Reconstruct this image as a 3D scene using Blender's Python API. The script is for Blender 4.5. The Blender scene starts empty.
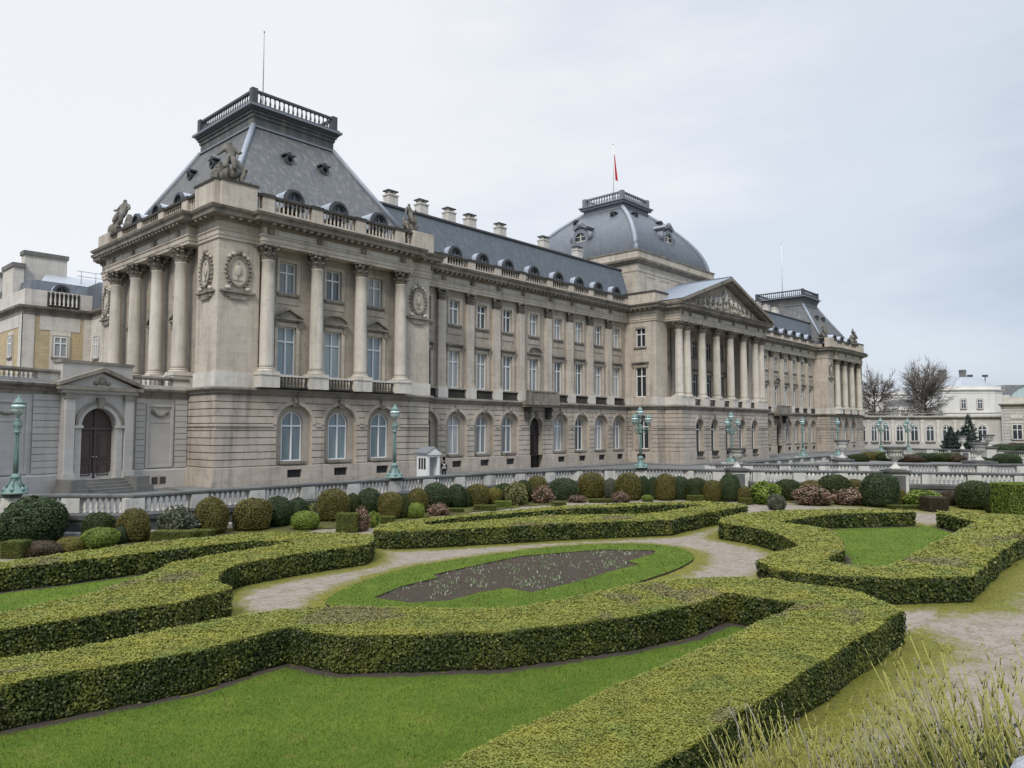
import bpy, math, random
import numpy as np
from mathutils import Vector, Matrix
from mathutils.geometry import tessellate_polygon

SC = bpy.context.scene
COL = SC.collection
R = math.radians
rng = np.random.default_rng(7)
random.seed(7)

# ------------------------------------------------------------------ camera
cam_d = bpy.data.cameras.new("camera")
cam = bpy.data.objects.new("camera", cam_d)
COL.objects.link(cam)
CAM = Vector((-24.23, -50.37, 3.723))
cam.location = CAM
cam.rotation_euler = (R(90 + 3.557), 0, R(42.441 - 90))
cam_d.sensor_width = 36
cam_d.lens = 740 / 1024 * 36
cam_d.clip_start = 0.05
cam_d.clip_end = 3000
SC.camera = cam

# ------------------------------------------------------------------ world
SUN_DIR = Vector((-0.80, -0.42, 0.95)).normalized()     # towards the sun
SUN_EL = math.asin(SUN_DIR.z)
world = bpy.data.worlds.new("World")
SC.world = world
world.use_nodes = True
nt = world.node_tree
nt.nodes.clear()
def wn(t, **kw):
    n = nt.nodes.new(t)
    for k, v in kw.items(): setattr(n, k, v)
    return n
w_out = wn('ShaderNodeOutputWorld')
bg_sky = wn('ShaderNodeBackground'); bg_sky.inputs[1].default_value = 0.09
sky = wn('ShaderNodeTexSky'); sky.sky_type = 'NISHITA'; sky.sun_disc = False
sky.sun_elevation = SUN_EL
sky.sun_rotation = math.atan2(SUN_DIR.x, SUN_DIR.y)
nt.links.new(sky.outputs[0], bg_sky.inputs[0])
bg_cl = wn('ShaderNodeBackground'); bg_cl.inputs[1].default_value = 1.0
tc = wn('ShaderNodeTexCoord')
dot = wn('ShaderNodeVectorMath', operation='DOT_PRODUCT')
dot.inputs[1].default_value = Vector((0.30, 0.82, 0.48)).normalized()    # thin bright part of the overcast
nt.links.new(tc.outputs['Generated'], dot.inputs[0])
mapn = wn('ShaderNodeMapping'); mapn.inputs['Scale'].default_value = (1.0, 1.0, 3.2)
nt.links.new(tc.outputs['Generated'], mapn.inputs[0])
cn = wn('ShaderNodeTexNoise'); cn.inputs['Scale'].default_value = 2.6; cn.inputs['Detail'].default_value = 7; cn.inputs['Roughness'].default_value = 0.55
nt.links.new(mapn.outputs[0], cn.inputs['Vector'])
ma = wn('ShaderNodeMath', operation='MULTIPLY_ADD'); ma.inputs[1].default_value = 0.55; ma.inputs[2].default_value = -0.275
nt.links.new(cn.outputs[0], ma.inputs[0])
ad = wn('ShaderNodeMath', operation='ADD')
nt.links.new(dot.outputs['Value'], ad.inputs[0]); nt.links.new(ma.outputs[0], ad.inputs[1])
cr = wn('ShaderNodeValToRGB')
cr.color_ramp.interpolation = 'EASE'
e = cr.color_ramp.elements
e[0].position = 0.28; e[0].color = (0.43, 0.51, 0.625, 1)
e[1].position = 0.98; e[1].color = (0.90, 0.915, 0.94, 1)
e2 = e.new(0.66); e2.color = (0.70, 0.755, 0.835, 1)
nt.links.new(ad.outputs[0], cr.inputs[0])
sxw = wn('ShaderNodeSeparateXYZ'); nt.links.new(tc.outputs['Generated'], sxw.inputs[0])
zen = wn('ShaderNodeMapRange'); zen.interpolation_type = 'SMOOTHSTEP'      # an overcast sky is brightest overhead
zen.inputs['From Min'].default_value = 0.54; zen.inputs['From Max'].default_value = 0.95; zen.inputs['To Min'].default_value = 0.655; zen.inputs['To Max'].default_value = 2.7
nt.links.new(sxw.outputs[2], zen.inputs['Value']); nt.links.new(zen.outputs[0], bg_cl.inputs[1])
nt.links.new(cr.outputs[0], bg_cl.inputs[0])
mixw = wn('ShaderNodeMixShader'); mixw.inputs[0].default_value = 0.90
nt.links.new(bg_sky.outputs[0], mixw.inputs[1]); nt.links.new(bg_cl.outputs[0], mixw.inputs[2])
nt.links.new(mixw.outputs[0], w_out.inputs[0])

sun_d = bpy.data.lights.new("sun", 'SUN')
sun_d.energy = 1.5
sun_d.angle = R(14)
sun_d.color = (1.0, 0.95, 0.87)
sun = bpy.data.objects.new("sun", sun_d)
COL.objects.link(sun)
sun.rotation_euler = (-SUN_DIR).to_track_quat('-Z', 'Y').to_euler()

SC.view_settings.view_transform = 'Standard'
SC.view_settings.look = 'None'
SC.view_settings.exposure = 0.68
SC.view_settings.gamma = 1.0
SC.render.engine = 'CYCLES'
SC.cycles.max_bounces = 5
SC.cycles.diffuse_bounces = 3
SC.cycles.glossy_bounces = 2
SC.cycles.transmission_bounces = 2
SC.cycles.use_denoising = True

# ------------------------------------------------------------------ materials
MATS = {}
class NT:
    """small helper that strings shader nodes together"""
    def __init__(s, name):
        s.m = bpy.data.materials.new(name); s.m.use_nodes = True
        s.t = s.m.node_tree; s.b = s.t.nodes['Principled BSDF']
        MATS[name] = s.m
    def n(s, t, **kw):
        x = s.t.nodes.new(t)
        for k, v in kw.items(): setattr(x, k, v)
        return x
    def l(s, a, b): s.t.links.new(a, b)
    def pos(s): return s.n('ShaderNodeNewGeometry').outputs['Position']
    def obj(s): return s.n('ShaderNodeTexCoord').outputs['Object']
    def scale(s, v, sc):
        m = s.n('ShaderNodeMapping'); m.inputs['Scale'].default_value = sc; s.l(v, m.inputs[0]); return m.outputs[0]
    def noise(s, v, scale, detail=4, rough=.55, dist=0.0):
        x = s.n('ShaderNodeTexNoise'); x.inputs['Scale'].default_value = scale; x.inputs['Detail'].default_value = detail
        x.inputs['Roughness'].default_value = rough; x.inputs['Distortion'].default_value = dist
        s.l(v, x.inputs['Vector']); return x.outputs[0]
    def ramp(s, f, stops, ease=False):
        x = s.n('ShaderNodeValToRGB'); el = x.color_ramp.elements
        if ease: x.color_ramp.interpolation = 'EASE'
        for i, (p, c) in enumerate(stops):
            c = c if len(c) == 4 else (*c, 1)
            if i < 2: el[i].position = p; el[i].color = c
            else:
                q = el.new(p); q.color = c
        s.l(f, x.inputs[0]); return x.outputs[0]
    def mix(s, f, a, b, mode='MIX'):
        x = s.n('ShaderNodeMix', data_type='RGBA', blend_type=mode)
        for sock, v in ((x.inputs[0], f), (x.inputs[6], a), (x.inputs[7], b)):
            if isinstance(v, (int, float)): sock.default_value = v
            elif isinstance(v, tuple): sock.default_value = v if len(v) == 4 else (*v, 1)
            else: s.l(v, sock)
        return x.outputs[2]
    def math(s, op, a, b=None, clamp=False):
        x = s.n('ShaderNodeMath', operation=op); x.use_clamp = clamp
        for sock, v in ((x.inputs[0], a), (x.inputs[1], b)):
            if v is None: continue
            if isinstance(v, (int, float)): sock.default_value = v
            else: s.l(v, sock)
        return x.outputs[0]
    def bump(s, h, strength=.3, dist=.02):
        x = s.n('ShaderNodeBump'); x.inputs['Strength'].default_value = strength; x.inputs['Distance'].default_value = dist
        s.l(h, x.inputs['Height']); s.l(x.outputs[0], s.b.inputs['Normal'])
    def color(s, c):
        if isinstance(c, tuple): s.b.inputs['Base Color'].default_value = (*c[:3], 1)
        else: s.l(c, s.b.inputs['Base Color'])
    def fin(s, rough=.8, spec=.3, metal=0):
        s.b.inputs['Roughness'].default_value = rough
        s.b.inputs['Specular IOR Level'].default_value = spec
        s.b.inputs['Metallic'].default_value = metal
        return s.m

def stone(name, c1, c2, dark, stain=.5, joints=True, course=.46, length=1.15, jstr=.35):
    s = NT(name); p = s.pos()
    n1 = s.noise(p, .35, 5, .6)
    base = s.mix(s.ramp(n1, [(.3, (0, 0, 0)), (.7, (1, 1, 1))]), c1, c2)
    # run-off streaks: tall narrow noise
    st = s.noise(s.scale(p, (1.3, 1.3, .10)), 1.0, 6, .65)
    stm = s.ramp(st, [(.50, (0, 0, 0)), (.78, (1, 1, 1))])
    base = s.mix(s.math('MULTIPLY', stm, stain), base, dark)
    # blotchy soot
    bl = s.noise(p, 1.7, 6, .7)
    blm = s.ramp(bl, [(.52, (0, 0, 0)), (.80, (1, 1, 1))])
    base = s.mix(s.math('MULTIPLY', blm, stain * .8), base, dark)
    if joints:
        sx = s.n('ShaderNodeSeparateXYZ'); s.l(p, sx.inputs[0])
        cx = s.n('ShaderNodeCombineXYZ')
        s.l(s.math('ADD', sx.outputs[0], sx.outputs[1]), cx.inputs[0]); s.l(sx.outputs[2], cx.inputs[1])
        br = s.n('ShaderNodeTexBrick'); s.l(cx.outputs[0], br.inputs['Vector'])
        br.inputs['Scale'].default_value = 1.0; br.inputs['Mortar Size'].default_value = .012
        br.inputs['Brick Width'].default_value = length; br.inputs['Row Height'].default_value = course
        br.inputs['Color1'].default_value = (1, 1, 1, 1); br.inputs['Color2'].default_value = (.76, .745, .72, 1)
        br.inputs['Mortar'].default_value = (.55, .53, .50, 1); br.inputs['Bias'].default_value = -.2
        base = s.mix(jstr * 2, base, br.outputs[0], 'MULTIPLY')
    s.color(base)
    s.bump(s.noise(p, 14, 5, .6), .25, .02)
    return s.fin(.88, .2)

stone('limestone', (.60, .53, .445), (.465, .405, .335), (.14, .12, .10), .62, course=.62, length=1.5, jstr=.24)
stone('limestone_pale', (.68, .635, .57), (.565, .52, .455), (.18, .16, .14), .52, course=.62, length=1.5, jstr=.20)
stone('limestone_column', (.65, .59, .51), (.53, .475, .40), (.17, .15, .128), .55, course=1.3, length=3, jstr=.14)
stone('limestone_shaded', (.46, .40, .33), (.35, .30, .245), (.11, .096, .08), .65, course=.62, length=1.5, jstr=.24)  # limestone with a darker colour that paints shade onto the recessed walls
stone('limestone_ground', (.53, .46, .385), (.385, .33, .272), (.125, .108, .09), .68, joints=True, course=.52, length=1.5, jstr=.26)
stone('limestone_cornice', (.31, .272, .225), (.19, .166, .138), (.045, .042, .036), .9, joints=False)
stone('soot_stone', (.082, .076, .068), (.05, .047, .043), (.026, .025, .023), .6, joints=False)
stone('statue_stone', (.22, .20, .17), (.13, .12, .10), (.045, .043, .04), .9, joints=False)
stone('yellow_stone', (.56, .43, .24), (.47, .39, .26), (.22, .18, .13), .4, course=.4, length=.9)
stone('white_stucco', (.74, .72, .67), (.66, .63, .58), (.35, .33, .3), .25, joints=False)
stone('wall_stone', (.60, .57, .52), (.48, .46, .42), (.10, .10, .095), .75, joints=False)
stone('wall_soot', (.15, .15, .145), (.09, .09, .085), (.035, .035, .033), .8, joints=False)
stone('grey_step', (.22, .205, .185), (.15, .145, .135), (.07, .07, .065), .6, joints=False)
stone('gallery_stone', (.53, .50, .46), (.45, .42, .385), (.24, .225, .205), .35, course=.5, length=1.6, jstr=.15)

def slate(name, a, b, streak):
    s = NT(name); p = s.pos()
    n = s.noise(p, .5, 5, .6)
    c = s.mix(n, a, b)
    st = s.noise(s.scale(p, (2.6, 2.6, .045)), 1.0, 6, .6)
    c = s.mix(s.math('MULTIPLY', s.ramp(st, [(.48, (0, 0, 0)), (.72, (1, 1, 1))]), .7), c, streak)
    sx = s.n('ShaderNodeSeparateXYZ'); s.l(p, sx.inputs[0])
    cx = s.n('ShaderNodeCombineXYZ'); s.l(s.math('ADD', sx.outputs[0], sx.outputs[1]), cx.inputs[0]); s.l(sx.outputs[2], cx.inputs[1])
    br = s.n('ShaderNodeTexBrick'); s.l(cx.outputs[0], br.inputs['Vector'])
    br.inputs['Scale'].default_value = 1; br.inputs['Mortar Size'].default_value = .01
    br.inputs['Brick Width'].default_value = .30; br.inputs['Row Height'].default_value = .17
    br.inputs['Color1'].default_value = (1.1, 1.1, 1.1, 1); br.inputs['Color2'].default_value = (.78, .78, .8, 1); br.inputs['Mortar'].default_value = (.5, .5, .5, 1)
    c = s.mix(.6, c, br.outputs[0], 'MULTIPLY')
    s.color(c)
    s.bump(br.outputs['Fac'], .4, -.01)
    return s.fin(.55, .5)
slate('slate', (.066, .067, .069), (.112, .11, .106), (.24, .215, .18))
slate('slate_blue', (.082, .094, .108), (.122, .135, .152), (.18, .185, .19))
def metal_sheet(name, a, b, rough):
    s = NT(name); p = s.pos()
    c = s.mix(s.noise(p, 1.2, 5, .6), a, b)
    s.color(c); return s.fin(rough, .5)
metal_sheet('lead_pale', (.42, .45, .50), (.30, .33, .38), .5)
metal_sheet('lead_grey', (.22, .235, .26), (.15, .16, .18), .55)
metal_sheet('lead_dark', (.045, .047, .052), (.085, .085, .09), .6)
metal_sheet('iron_dark', (.02, .02, .022), (.04, .04, .04), .5)
metal_sheet('lead_mid', (.30, .32, .35), (.20, .215, .24), .5)
metal_sheet('zinc_roof', (.36, .375, .40), (.28, .295, .32), .5)
metal_sheet('lead_roof', (.235, .265, .305), (.165, .185, .215), .5)
def patina():
    s = NT('green_patina'); p = s.obj()
    c = s.mix(s.noise(p, 5, 6, .65), (.125, .195, .175), (.21, .29, .26))
    st = s.noise(s.scale(p, (9, 9, .8)), 1, 5, .6)
    c = s.mix(s.math('MULTIPLY', s.ramp(st, [(.5, (0, 0, 0)), (.7, (1, 1, 1))]), .6), c, (.05, .12, .11))
    s.color(c); s.bump(s.noise(p, 30, 4, .6), .2, .01); return s.fin(.6, .4)
patina()
def paint(name, c, rough=.45):
    s = NT(name); p = s.pos()
    s.color(s.mix(s.noise(p, 3, 5, .6), c, tuple(x * .86 for x in c))); return s.fin(rough, .4)
paint('white_paint', (.80, .80, .78))
paint('grey_slate_small', (.20, .21, .22), .6)
paint('door_brown', (.085, .058, .050), .5)
paint('door_dark', (.028, .018, .017), .5)
def pane(name, cols, rough=.08):
    # window glass over curtain; each window gets its own tone
    s = NT(name)
    oi = s.n('ShaderNodeObjectInfo').outputs['Random']
    c = s.ramp(oi, cols)
    o = s.obj()
    fold = s.noise(s.scale(o, (9, 1, .25)), 1.0, 3, .5)
    c = s.mix(.35, c, s.ramp(fold, [(.3, (.45, .45, .47)), (.7, (1.2, 1.2, 1.2))]), 'MULTIPLY')
    s.color(c)
    m = s.fin(rough, .5)
    s.b.inputs['Coat Weight'].default_value = .6; s.b.inputs['Coat Roughness'].default_value = .03
    wob = s.noise(o, 1.3, 2, .5)
    s.bump(wob, .04, .02)
    return m
pane('pane_curtain', [(0, (.04, .05, .055)), (.3, (.10, .115, .125)), (.6, (.25, .265, .27)), (1, (.42, .42, .41))])
pane('pane_blue', [(0, (.13, .17, .19)), (.5, (.24, .29, .31)), (1, (.34, .39, .40))])
pane('pane_dark', [(0, (.012, .014, .017)), (1, (.05, .055, .06))])
pane('lantern_glass', [(0, (.40, .52, .50)), (1, (.55, .62, .60))], .2)
def cloth(name, c):
    s = NT(name); s.color(c); return s.fin(.9, .1)
cloth('flag_red', (.55, .02, .03)); cloth('flag_gold', (.75, .50, .03)); cloth('flag_black', (.01, .01, .012))
cloth('uniform_blue', (.012, .014, .03)); cloth('belt_white', (.75, .74, .7)); cloth('cap_black', (.012, .012, .012)); cloth('skin', (.48, .28, .20)); cloth('trouser_grey', (.10, .10, .12)); cloth('rifle_wood', (.06, .03, .015))

def leafmat(name, cols, patch=None, patch_amt=.6, patch_scale=.45, trans=.25):
    s = NT(name)
    g = s.n('ShaderNodeNewGeometry')
    c = s.ramp(g.outputs['Random Per Island'], cols)
    p = g.outputs['Position']
    big = s.noise(p, .55, 4, .6)
    c = s.mix(.75, c, s.ramp(big, [(.3, (.72, .74, .66)), (.7, (1.16, 1.12, 1.0))]), 'MULTIPLY')
    if patch:
        pn = s.noise(p, patch_scale, 3, .5)
        c = s.mix(s.math('MULTIPLY', s.ramp(pn, [(.56, (0, 0, 0)), (.68, (1, 1, 1))]), patch_amt), c, patch)
    s.color(c)
    m = s.fin(.55, .35)
    if trans:
        tr = s.n('ShaderNodeBsdfTranslucent'); s.l(c, tr.inputs[0])
        mx = s.n('ShaderNodeMixShader'); mx.inputs[0].default_value = trans
        s.l(s.b.outputs[0], mx.inputs[1]); s.l(tr.outputs[0], mx.inputs[2])
        out = s.t.nodes['Material Output']; s.l(mx.outputs[0], out.inputs[0])
    return m
def hedge_leaf(name, cols, yellow, green, brown, pscale, bamt, b0):
    s = NT(name); g = s.n('ShaderNodeNewGeometry'); p = g.outputs['Position']
    c = s.ramp(g.outputs['Random Per Island'], cols)
    c = s.mix(s.ramp(s.noise(p, .75, 4, .6), [(.50, (0, 0, 0)), (.62, (.8, .8, .8))]), c, s.mix(.5, c, yellow))
    c = s.mix(s.ramp(s.noise(s.scale(p, (1, 1, 1)), 1.15, 4, .6, .3), [(.50, (0, 0, 0)), (.60, (.85, .85, .85))]), c, s.mix(.65, c, green))
    bn = s.noise(p, pscale, 4, .55, .4)
    c = s.mix(s.math('MULTIPLY', s.ramp(bn, [(b0, (0, 0, 0)), (b0 + .05, (1, 1, 1))]), bamt), c, brown)
    c = s.mix(.8, c, s.ramp(s.noise(p, 3.2, 4, .6), [(.3, (.74, .74, .72)), (.7, (1.2, 1.2, 1.16))]), 'MULTIPLY')
    s.color(c); m = s.fin(.55, .35)
    tr = s.n('ShaderNodeBsdfTranslucent'); s.l(c, tr.inputs[0]); mx = s.n('ShaderNodeMixShader'); mx.inputs[0].default_value = .22
    s.l(s.b.outputs[0], mx.inputs[1]); s.l(tr.outputs[0], mx.inputs[2]); s.l(mx.outputs[0], s.t.nodes['Material Output'].inputs[0]); return m
hedge_leaf('leaf_hedge_top_lit', [(0, (.192, .198, .024)), (.5, (.222, .226, .030)), (.9, (.245, .240, .042)), (1, (.29, .265, .07))], (.33, .292, .038), (.130, .172, .028), (.165, .13, .07), .42, .65, .585)  # yellow-green new growth, with sky light on the top added into the colour
hedge_leaf('leaf_hedge_side_shaded', [(0, (.026, .037, .006)), (.55, (.058, .078, .011)), (.86, (.115, .132, .022)), (1, (.24, .225, .065))], (.22, .22, .04), (.030, .052, .010), (.075, .066, .02), .8, .5, .60)  # same leaf darkened in colour to give the hedge sides their shade
leafmat('leaf_olive', [(0, (.088, .078, .016)), (.6, (.15, .125, .028)), (1, (.21, .17, .045))])
leafmat('leaf_green', [(0, (.024, .042, .015)), (.6, (.052, .080, .025)), (1, (.08, .115, .05))])
leafmat('leaf_dark', [(0, (.022, .034, .008)), (.6, (.05, .066, .012)), (1, (.085, .10, .02))])
leafmat('leaf_lime', [(0, (.09, .14, .02)), (.6, (.18, .25, .03)), (1, (.30, .36, .07))])
leafmat('leaf_yellow', [(0, (.13, .11, .02)), (.6, (.21, .18, .03)), (1, (.28, .23, .06))])
leafmat('leaf_grey', [(0, (.06, .07, .045)), (.6, (.12, .13, .085)), (1, (.22, .21, .16))])
leafmat('leaf_pink', [(0, (.09, .075, .04)), (.45, (.17, .105, .07)), (.8, (.30, .18, .135)), (1, (.55, .38, .30))])
leafmat('leaf_box', [(0, (.085, .10, .016)), (.6, (.13, .15, .022)), (1, (.19, .20, .04))])
leafmat('leaf_brown', [(0, (.055, .038, .022)), (.6, (.10, .07, .04)), (1, (.15, .10, .055))])
leafmat('leaf_varieg', [(0, (.05, .08, .02)), (.5, (.16, .19, .05)), (.8, (.24, .16, .10)), (1, (.42, .42, .20))])
leafmat('leaf_ivy', [(0, (.012, .026, .010)), (.6, (.030, .055, .02)), (1, (.07, .10, .04))])
leafmat('leaf_conifer', [(0, (.008, .020, .016)), (.6, (.016, .034, .026)), (1, (.03, .05, .036))], trans=.1)
leafmat('grass_blade', [(0, (.064, .096, .010)), (.6, (.112, .148, .016)), (1, (.18, .19, .045))])
leafmat('moss_blade', [(0, (.075, .088, .014)), (.6, (.13, .135, .022)), (1, (.20, .175, .05))])
leafmat('shoot_leaf', [(0, (.10, .17, .06)), (.6, (.20, .26, .13)), (1, (.62, .62, .52))])
def bark(name, a, b):
    s = NT(name); p = s.obj(); s.color(s.mix(s.noise(p, 8, 5, .6), a, b)); return s.fin(.85, .2)
bark('bark', (.07, .058, .045), (.12, .10, .08)); bark('twig_grey', (.13, .11, .095), (.20, .17, .145))
bark('stem_yellow', (.24, .235, .05), (.36, .335, .11)); bark('stem_grey', (.30, .28, .22), (.20, .18, .12)); bark('hedge_core_shaded', (.012, .018, .005), (.022, .03, .009))
bark('hedge_core_top', (.12, .125, .017), (.17, .17, .024)); bark('core_dim', (.010, .014, .006), (.02, .026, .010))  # hedge core: near-black sides paint the shade between leaves, top kept lighter

def ground_mats():
    s = NT('gravel_moss'); p = s.pos()
    at = s.n('ShaderNodeAttribute'); at.attribute_name = 'moss'
    gr = s.mix(s.noise(p, 1.1, 6, .65), (.315, .272, .228), (.21, .178, .145))
    fine = s.math('ADD', s.math('MULTIPLY', s.noise(p, 22, 5, .75), .5), s.math('MULTIPLY', s.noise(p, 8, 6, .8), .5))
    gr = s.mix(.75, gr, s.ramp(fine, [(.36, (.5, .48, .46)), (.64, (1.35, 1.35, 1.35))]), 'MULTIPLY')
    litter = s.noise(s.scale(p, (1, 1.6, 1)), 2.1, 7, .75, .9)
    gr = s.mix(s.ramp(litter, [(.46, (0, 0, 0)), (.66, (.85, .85, .85))]), gr, (.15, .115, .065))
    ms = s.mix(s.noise(p, 1.6, 5, .6), (.105, .115, .014), (.180, .160, .034))
    ms = s.mix(.85, ms, s.ramp(s.noise(p, 12, 6, .85), [(.36, (.5, .5, .48)), (.64, (1.4, 1.38, 1.3))]), 'MULTIPLY')
    brk = s.noise(p, 2.3, 6, .7)
    f = s.math('ADD', at.outputs['Fac'], s.math('MULTIPLY', s.math('SUBTRACT', brk, .5), 1.5))
    f = s.math('ADD', f, s.math('MULTIPLY', s.math('SUBTRACT', s.noise(p, 11, 5, .75), .5), .7))
    f = s.ramp(f, [(.30, (0, 0, 0)), (.80, (1, 1, 1))])
    ms = s.mix(s.ramp(s.noise(p, 3.4, 6, .75, .6), [(.5, (0, 0, 0)), (.68, (.7, .7, .7))]), ms, (.12, .095, .05))
    s.color(s.mix(f, gr, ms))
    s.bump(s.math('ADD', fine, s.noise(p, 7, 5, .6)), .5, .03); s.fin(.95, .15)

    s = NT('lawn'); p = s.pos()
    c = s.mix(s.ramp(s.noise(p, .7, 5, .65), [(.3, (0, 0, 0)), (.7, (1, 1, 1))]), (.062, .112, .011), (.112, .158, .017))
    c = s.mix(s.ramp(s.noise(p, 1.9, 5, .7), [(.55, (0, 0, 0)), (.75, (.8, .8, .8))]), c, (.165, .155, .035))
    c = s.mix(.55, c, s.ramp(s.noise(p, 55, 4, .7), [(.3, (.55, .55, .55)), (.7, (1.35, 1.35, 1.35))]), 'MULTIPLY')
    s.color(c); s.bump(s.noise(p, 60, 4, .7), .8, .03); s.fin(.9, .15)

    s = NT('soil'); p = s.pos()
    c = s.mix(s.noise(p, 5, 6, .7), (.046, .035, .027), (.092, .071, .055))
    s.color(c); s.bump(s.noise(p, 16, 6, .75), 1.0, .06); s.fin(.95, .1)

    s = NT('asphalt'); p = s.pos()
    c = s.mix(s.noise(p, .4, 5, .6), (.13, .125, .12), (.18, .172, .165))
    c = s.mix(.4, c, s.ramp(s.noise(p, 30, 3, .7), [(.3, (.7, .7, .7)), (.7, (1.2, 1.2, 1.2))]), 'MULTIPLY')
    s.color(c); s.bump(s.noise(p, 40, 3, .7), .3, .01); s.fin(.9, .2)

    s = NT('earth'); p = s.pos()
    c = s.mix(s.noise(p, .05, 5, .6), (.09, .10, .05), (.13, .12, .08)); s.color(c); s.fin(.95, .1)

    s = NT('granite'); p = s.obj()
    c = s.mix(s.ramp(s.noise(p, 60, 4, .8), [(.4, (0, 0, 0)), (.6, (1, 1, 1))]), (.20, .20, .22), (.38, .38, .40)); s.color(c); s.fin(.8, .3)
ground_mats()
# ------------------------------------------------------------------ mesh helpers
class Frame:
    """facade frame: u runs along the wall, d out of it, z up"""
    def __init__(s, ox, oy, ux, uy, nx, ny): s.o = (ox, oy); s.u = (ux, uy); s.nn = (nx, ny)
    def P(s, u, d, z): return (s.o[0] + u * s.u[0] + d * s.nn[0], s.o[1] + u * s.u[1] + d * s.nn[1], z)
def front(y0, x0=0.0): return Frame(x0, y0, 1, 0, 0, -1)
def west(x0, y0=0.0): return Frame(x0, y0, 0, 1, -1, 0)      # wall that looks towards -X
def east(x0, y0=0.0): return Frame(x0, y0, 0, 1, 1, 0)
LOC = Frame(0, 0, 1, 0, 0, -1)                               # local frame of prototypes: outwards is -y

class MB:
    def __init__(s): s.v = []; s.f = []; s.m = []; s.sm = []
    def vert(s, p): s.v.append(p); return len(s.v) - 1
    def face(s, pts, m=0, smooth=False):
        i = len(s.v); s.v.extend(pts); s.f.append(tuple(range(i, i + len(pts)))); s.m.append(m); s.sm.append(smooth)
    def fi(s, idx, m=0, smooth=False): s.f.append(tuple(idx)); s.m.append(m); s.sm.append(smooth)
    def hexa(s, b, t, m=0):
        """b, t: four bottom and four top points in the same order"""
        i = len(s.v); s.v.extend(b); s.v.extend(t)
        for q in ((0, 3, 2, 1), (4, 5, 6, 7), (0, 1, 5, 4), (1, 2, 6, 5), (2, 3, 7, 6), (3, 0, 4, 7)): s.fi([i + k for k in q], m)
    def box(s, x0, x1, y0, y1, z0, z1, m=0):
        s.hexa([(x0, y0, z0), (x1, y0, z0), (x1, y1, z0), (x0, y1, z0)], [(x0, y0, z1), (x1, y0, z1), (x1, y1, z1), (x0, y1, z1)], m)
    def fbox(s, F, u0, u1, d0, d1, z0, z1, m=0):
        s.hexa([F.P(u0, d1, z0), F.P(u1, d1, z0), F.P(u1, d0, z0), F.P(u0, d0, z0)], [F.P(u0, d1, z1), F.P(u1, d1, z1), F.P(u1, d0, z1), F.P(u0, d0, z1)], m)
    def fprism(s, F, poly, d0, d1, m=0):
        """poly of (u, z) extruded from depth d0 to d1"""
        n = len(poly); i = len(s.v)
        s.v.extend([F.P(u, d0, z) for u, z in poly]); s.v.extend([F.P(u, d1, z) for u, z in poly])
        s.fi(range(i, i + n), m); s.fi(range(i + n, i + 2 * n), m)
        for k in range(n):
            j = (k + 1) % n; s.fi((i + k, i + j, i + n + j, i + n + k), m)
    def fband(s, F, outer, inner, d0, d1, m=0):
        """strip between two (u, z) polylines, with thickness"""
        for k in range(len(outer) - 1):
            a, b, c, d = outer[k], outer[k + 1], inner[k + 1], inner[k]
            s.face([F.P(*x) for x in ((a[0], d1, a[1]), (b[0], d1, b[1]), (c[0], d1, c[1]), (d[0], d1, d[1]))], m)
            s.face([F.P(a[0], d0, a[1]), F.P(b[0], d0, b[1]), F.P(b[0], d1, b[1]), F.P(a[0], d1, a[1])], m)
            s.face([F.P(d[0], d0, d[1]), F.P(c[0], d0, c[1]), F.P(c[0], d1, c[1]), F.P(d[0], d1, d[1])], m)
    def lathe(s, cx, cy, prof, n=16, m=0, smooth=True, cap=True, a0=0.0):
        i = len(s.v)
        for r, z in prof:
            for k in range(n):
                a = a0 + 2 * math.pi * k / n; s.v.append((cx + r * math.cos(a), cy + r * math.sin(a), z))
        for j in range(len(prof) - 1):
            for k in range(n):
                q = (k + 1) % n; s.fi((i + j * n + k, i + j * n + q, i + (j + 1) * n + q, i + (j + 1) * n + k), m, smooth)
        if cap:
            s.fi([i + k for k in range(n)][::-1], m); L = i + (len(prof) - 1) * n; s.fi([L + k for k in range(n)], m)
    def tube(s, pts, rad, n=6, m=0, smooth=True):
        pts = [Vector(p) for p in pts]; i = len(s.v); up = Vector((0, 0, 1))
        for k, p in enumerate(pts):
            t = (pts[min(k + 1, len(pts) - 1)] - pts[max(k - 1, 0)])
            if t.length < 1e-9: t = up
            t.normalize(); a = t.orthogonal() if abs(t.z) > .95 else t.cross(up)
            a.normalize(); b = t.cross(a); r = rad[k] if hasattr(rad, '__len__') else rad
            for q in range(n):
                g = 2 * math.pi * q / n; w = p + a * (r * math.cos(g)) + b * (r * math.sin(g)); s.v.append(tuple(w))
        for k in range(len(pts) - 1):
            for q in range(n):
                z = (q + 1) % n; s.fi((i + k * n + q, i + k * n + z, i + (k + 1) * n + z, i + (k + 1) * n + q), m, smooth)
        s.fi([i + q for q in range(n)][::-1], m); L = i + (len(pts) - 1) * n; s.fi([L + q for q in range(n)], m)
    def ball(s, c, rx, ry, rz, nu=10, nv=7, m=0, smooth=True):
        i = len(s.v); c = Vector(c)
        for j in range(nv + 1):
            t = math.pi * j / nv
            for k in range(nu):
                a = 2 * math.pi * k / nu
                s.v.append((c.x + rx * math.sin(t) * math.cos(a), c.y + ry * math.sin(t) * math.sin(a), c.z + rz * math.cos(t)))
        for j in range(nv):
            for k in range(nu):
                q = (k + 1) % nu; s.fi((i + j * nu + k, i + j * nu + q, i + (j + 1) * nu + q, i + (j + 1) * nu + k), m, smooth)
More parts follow.
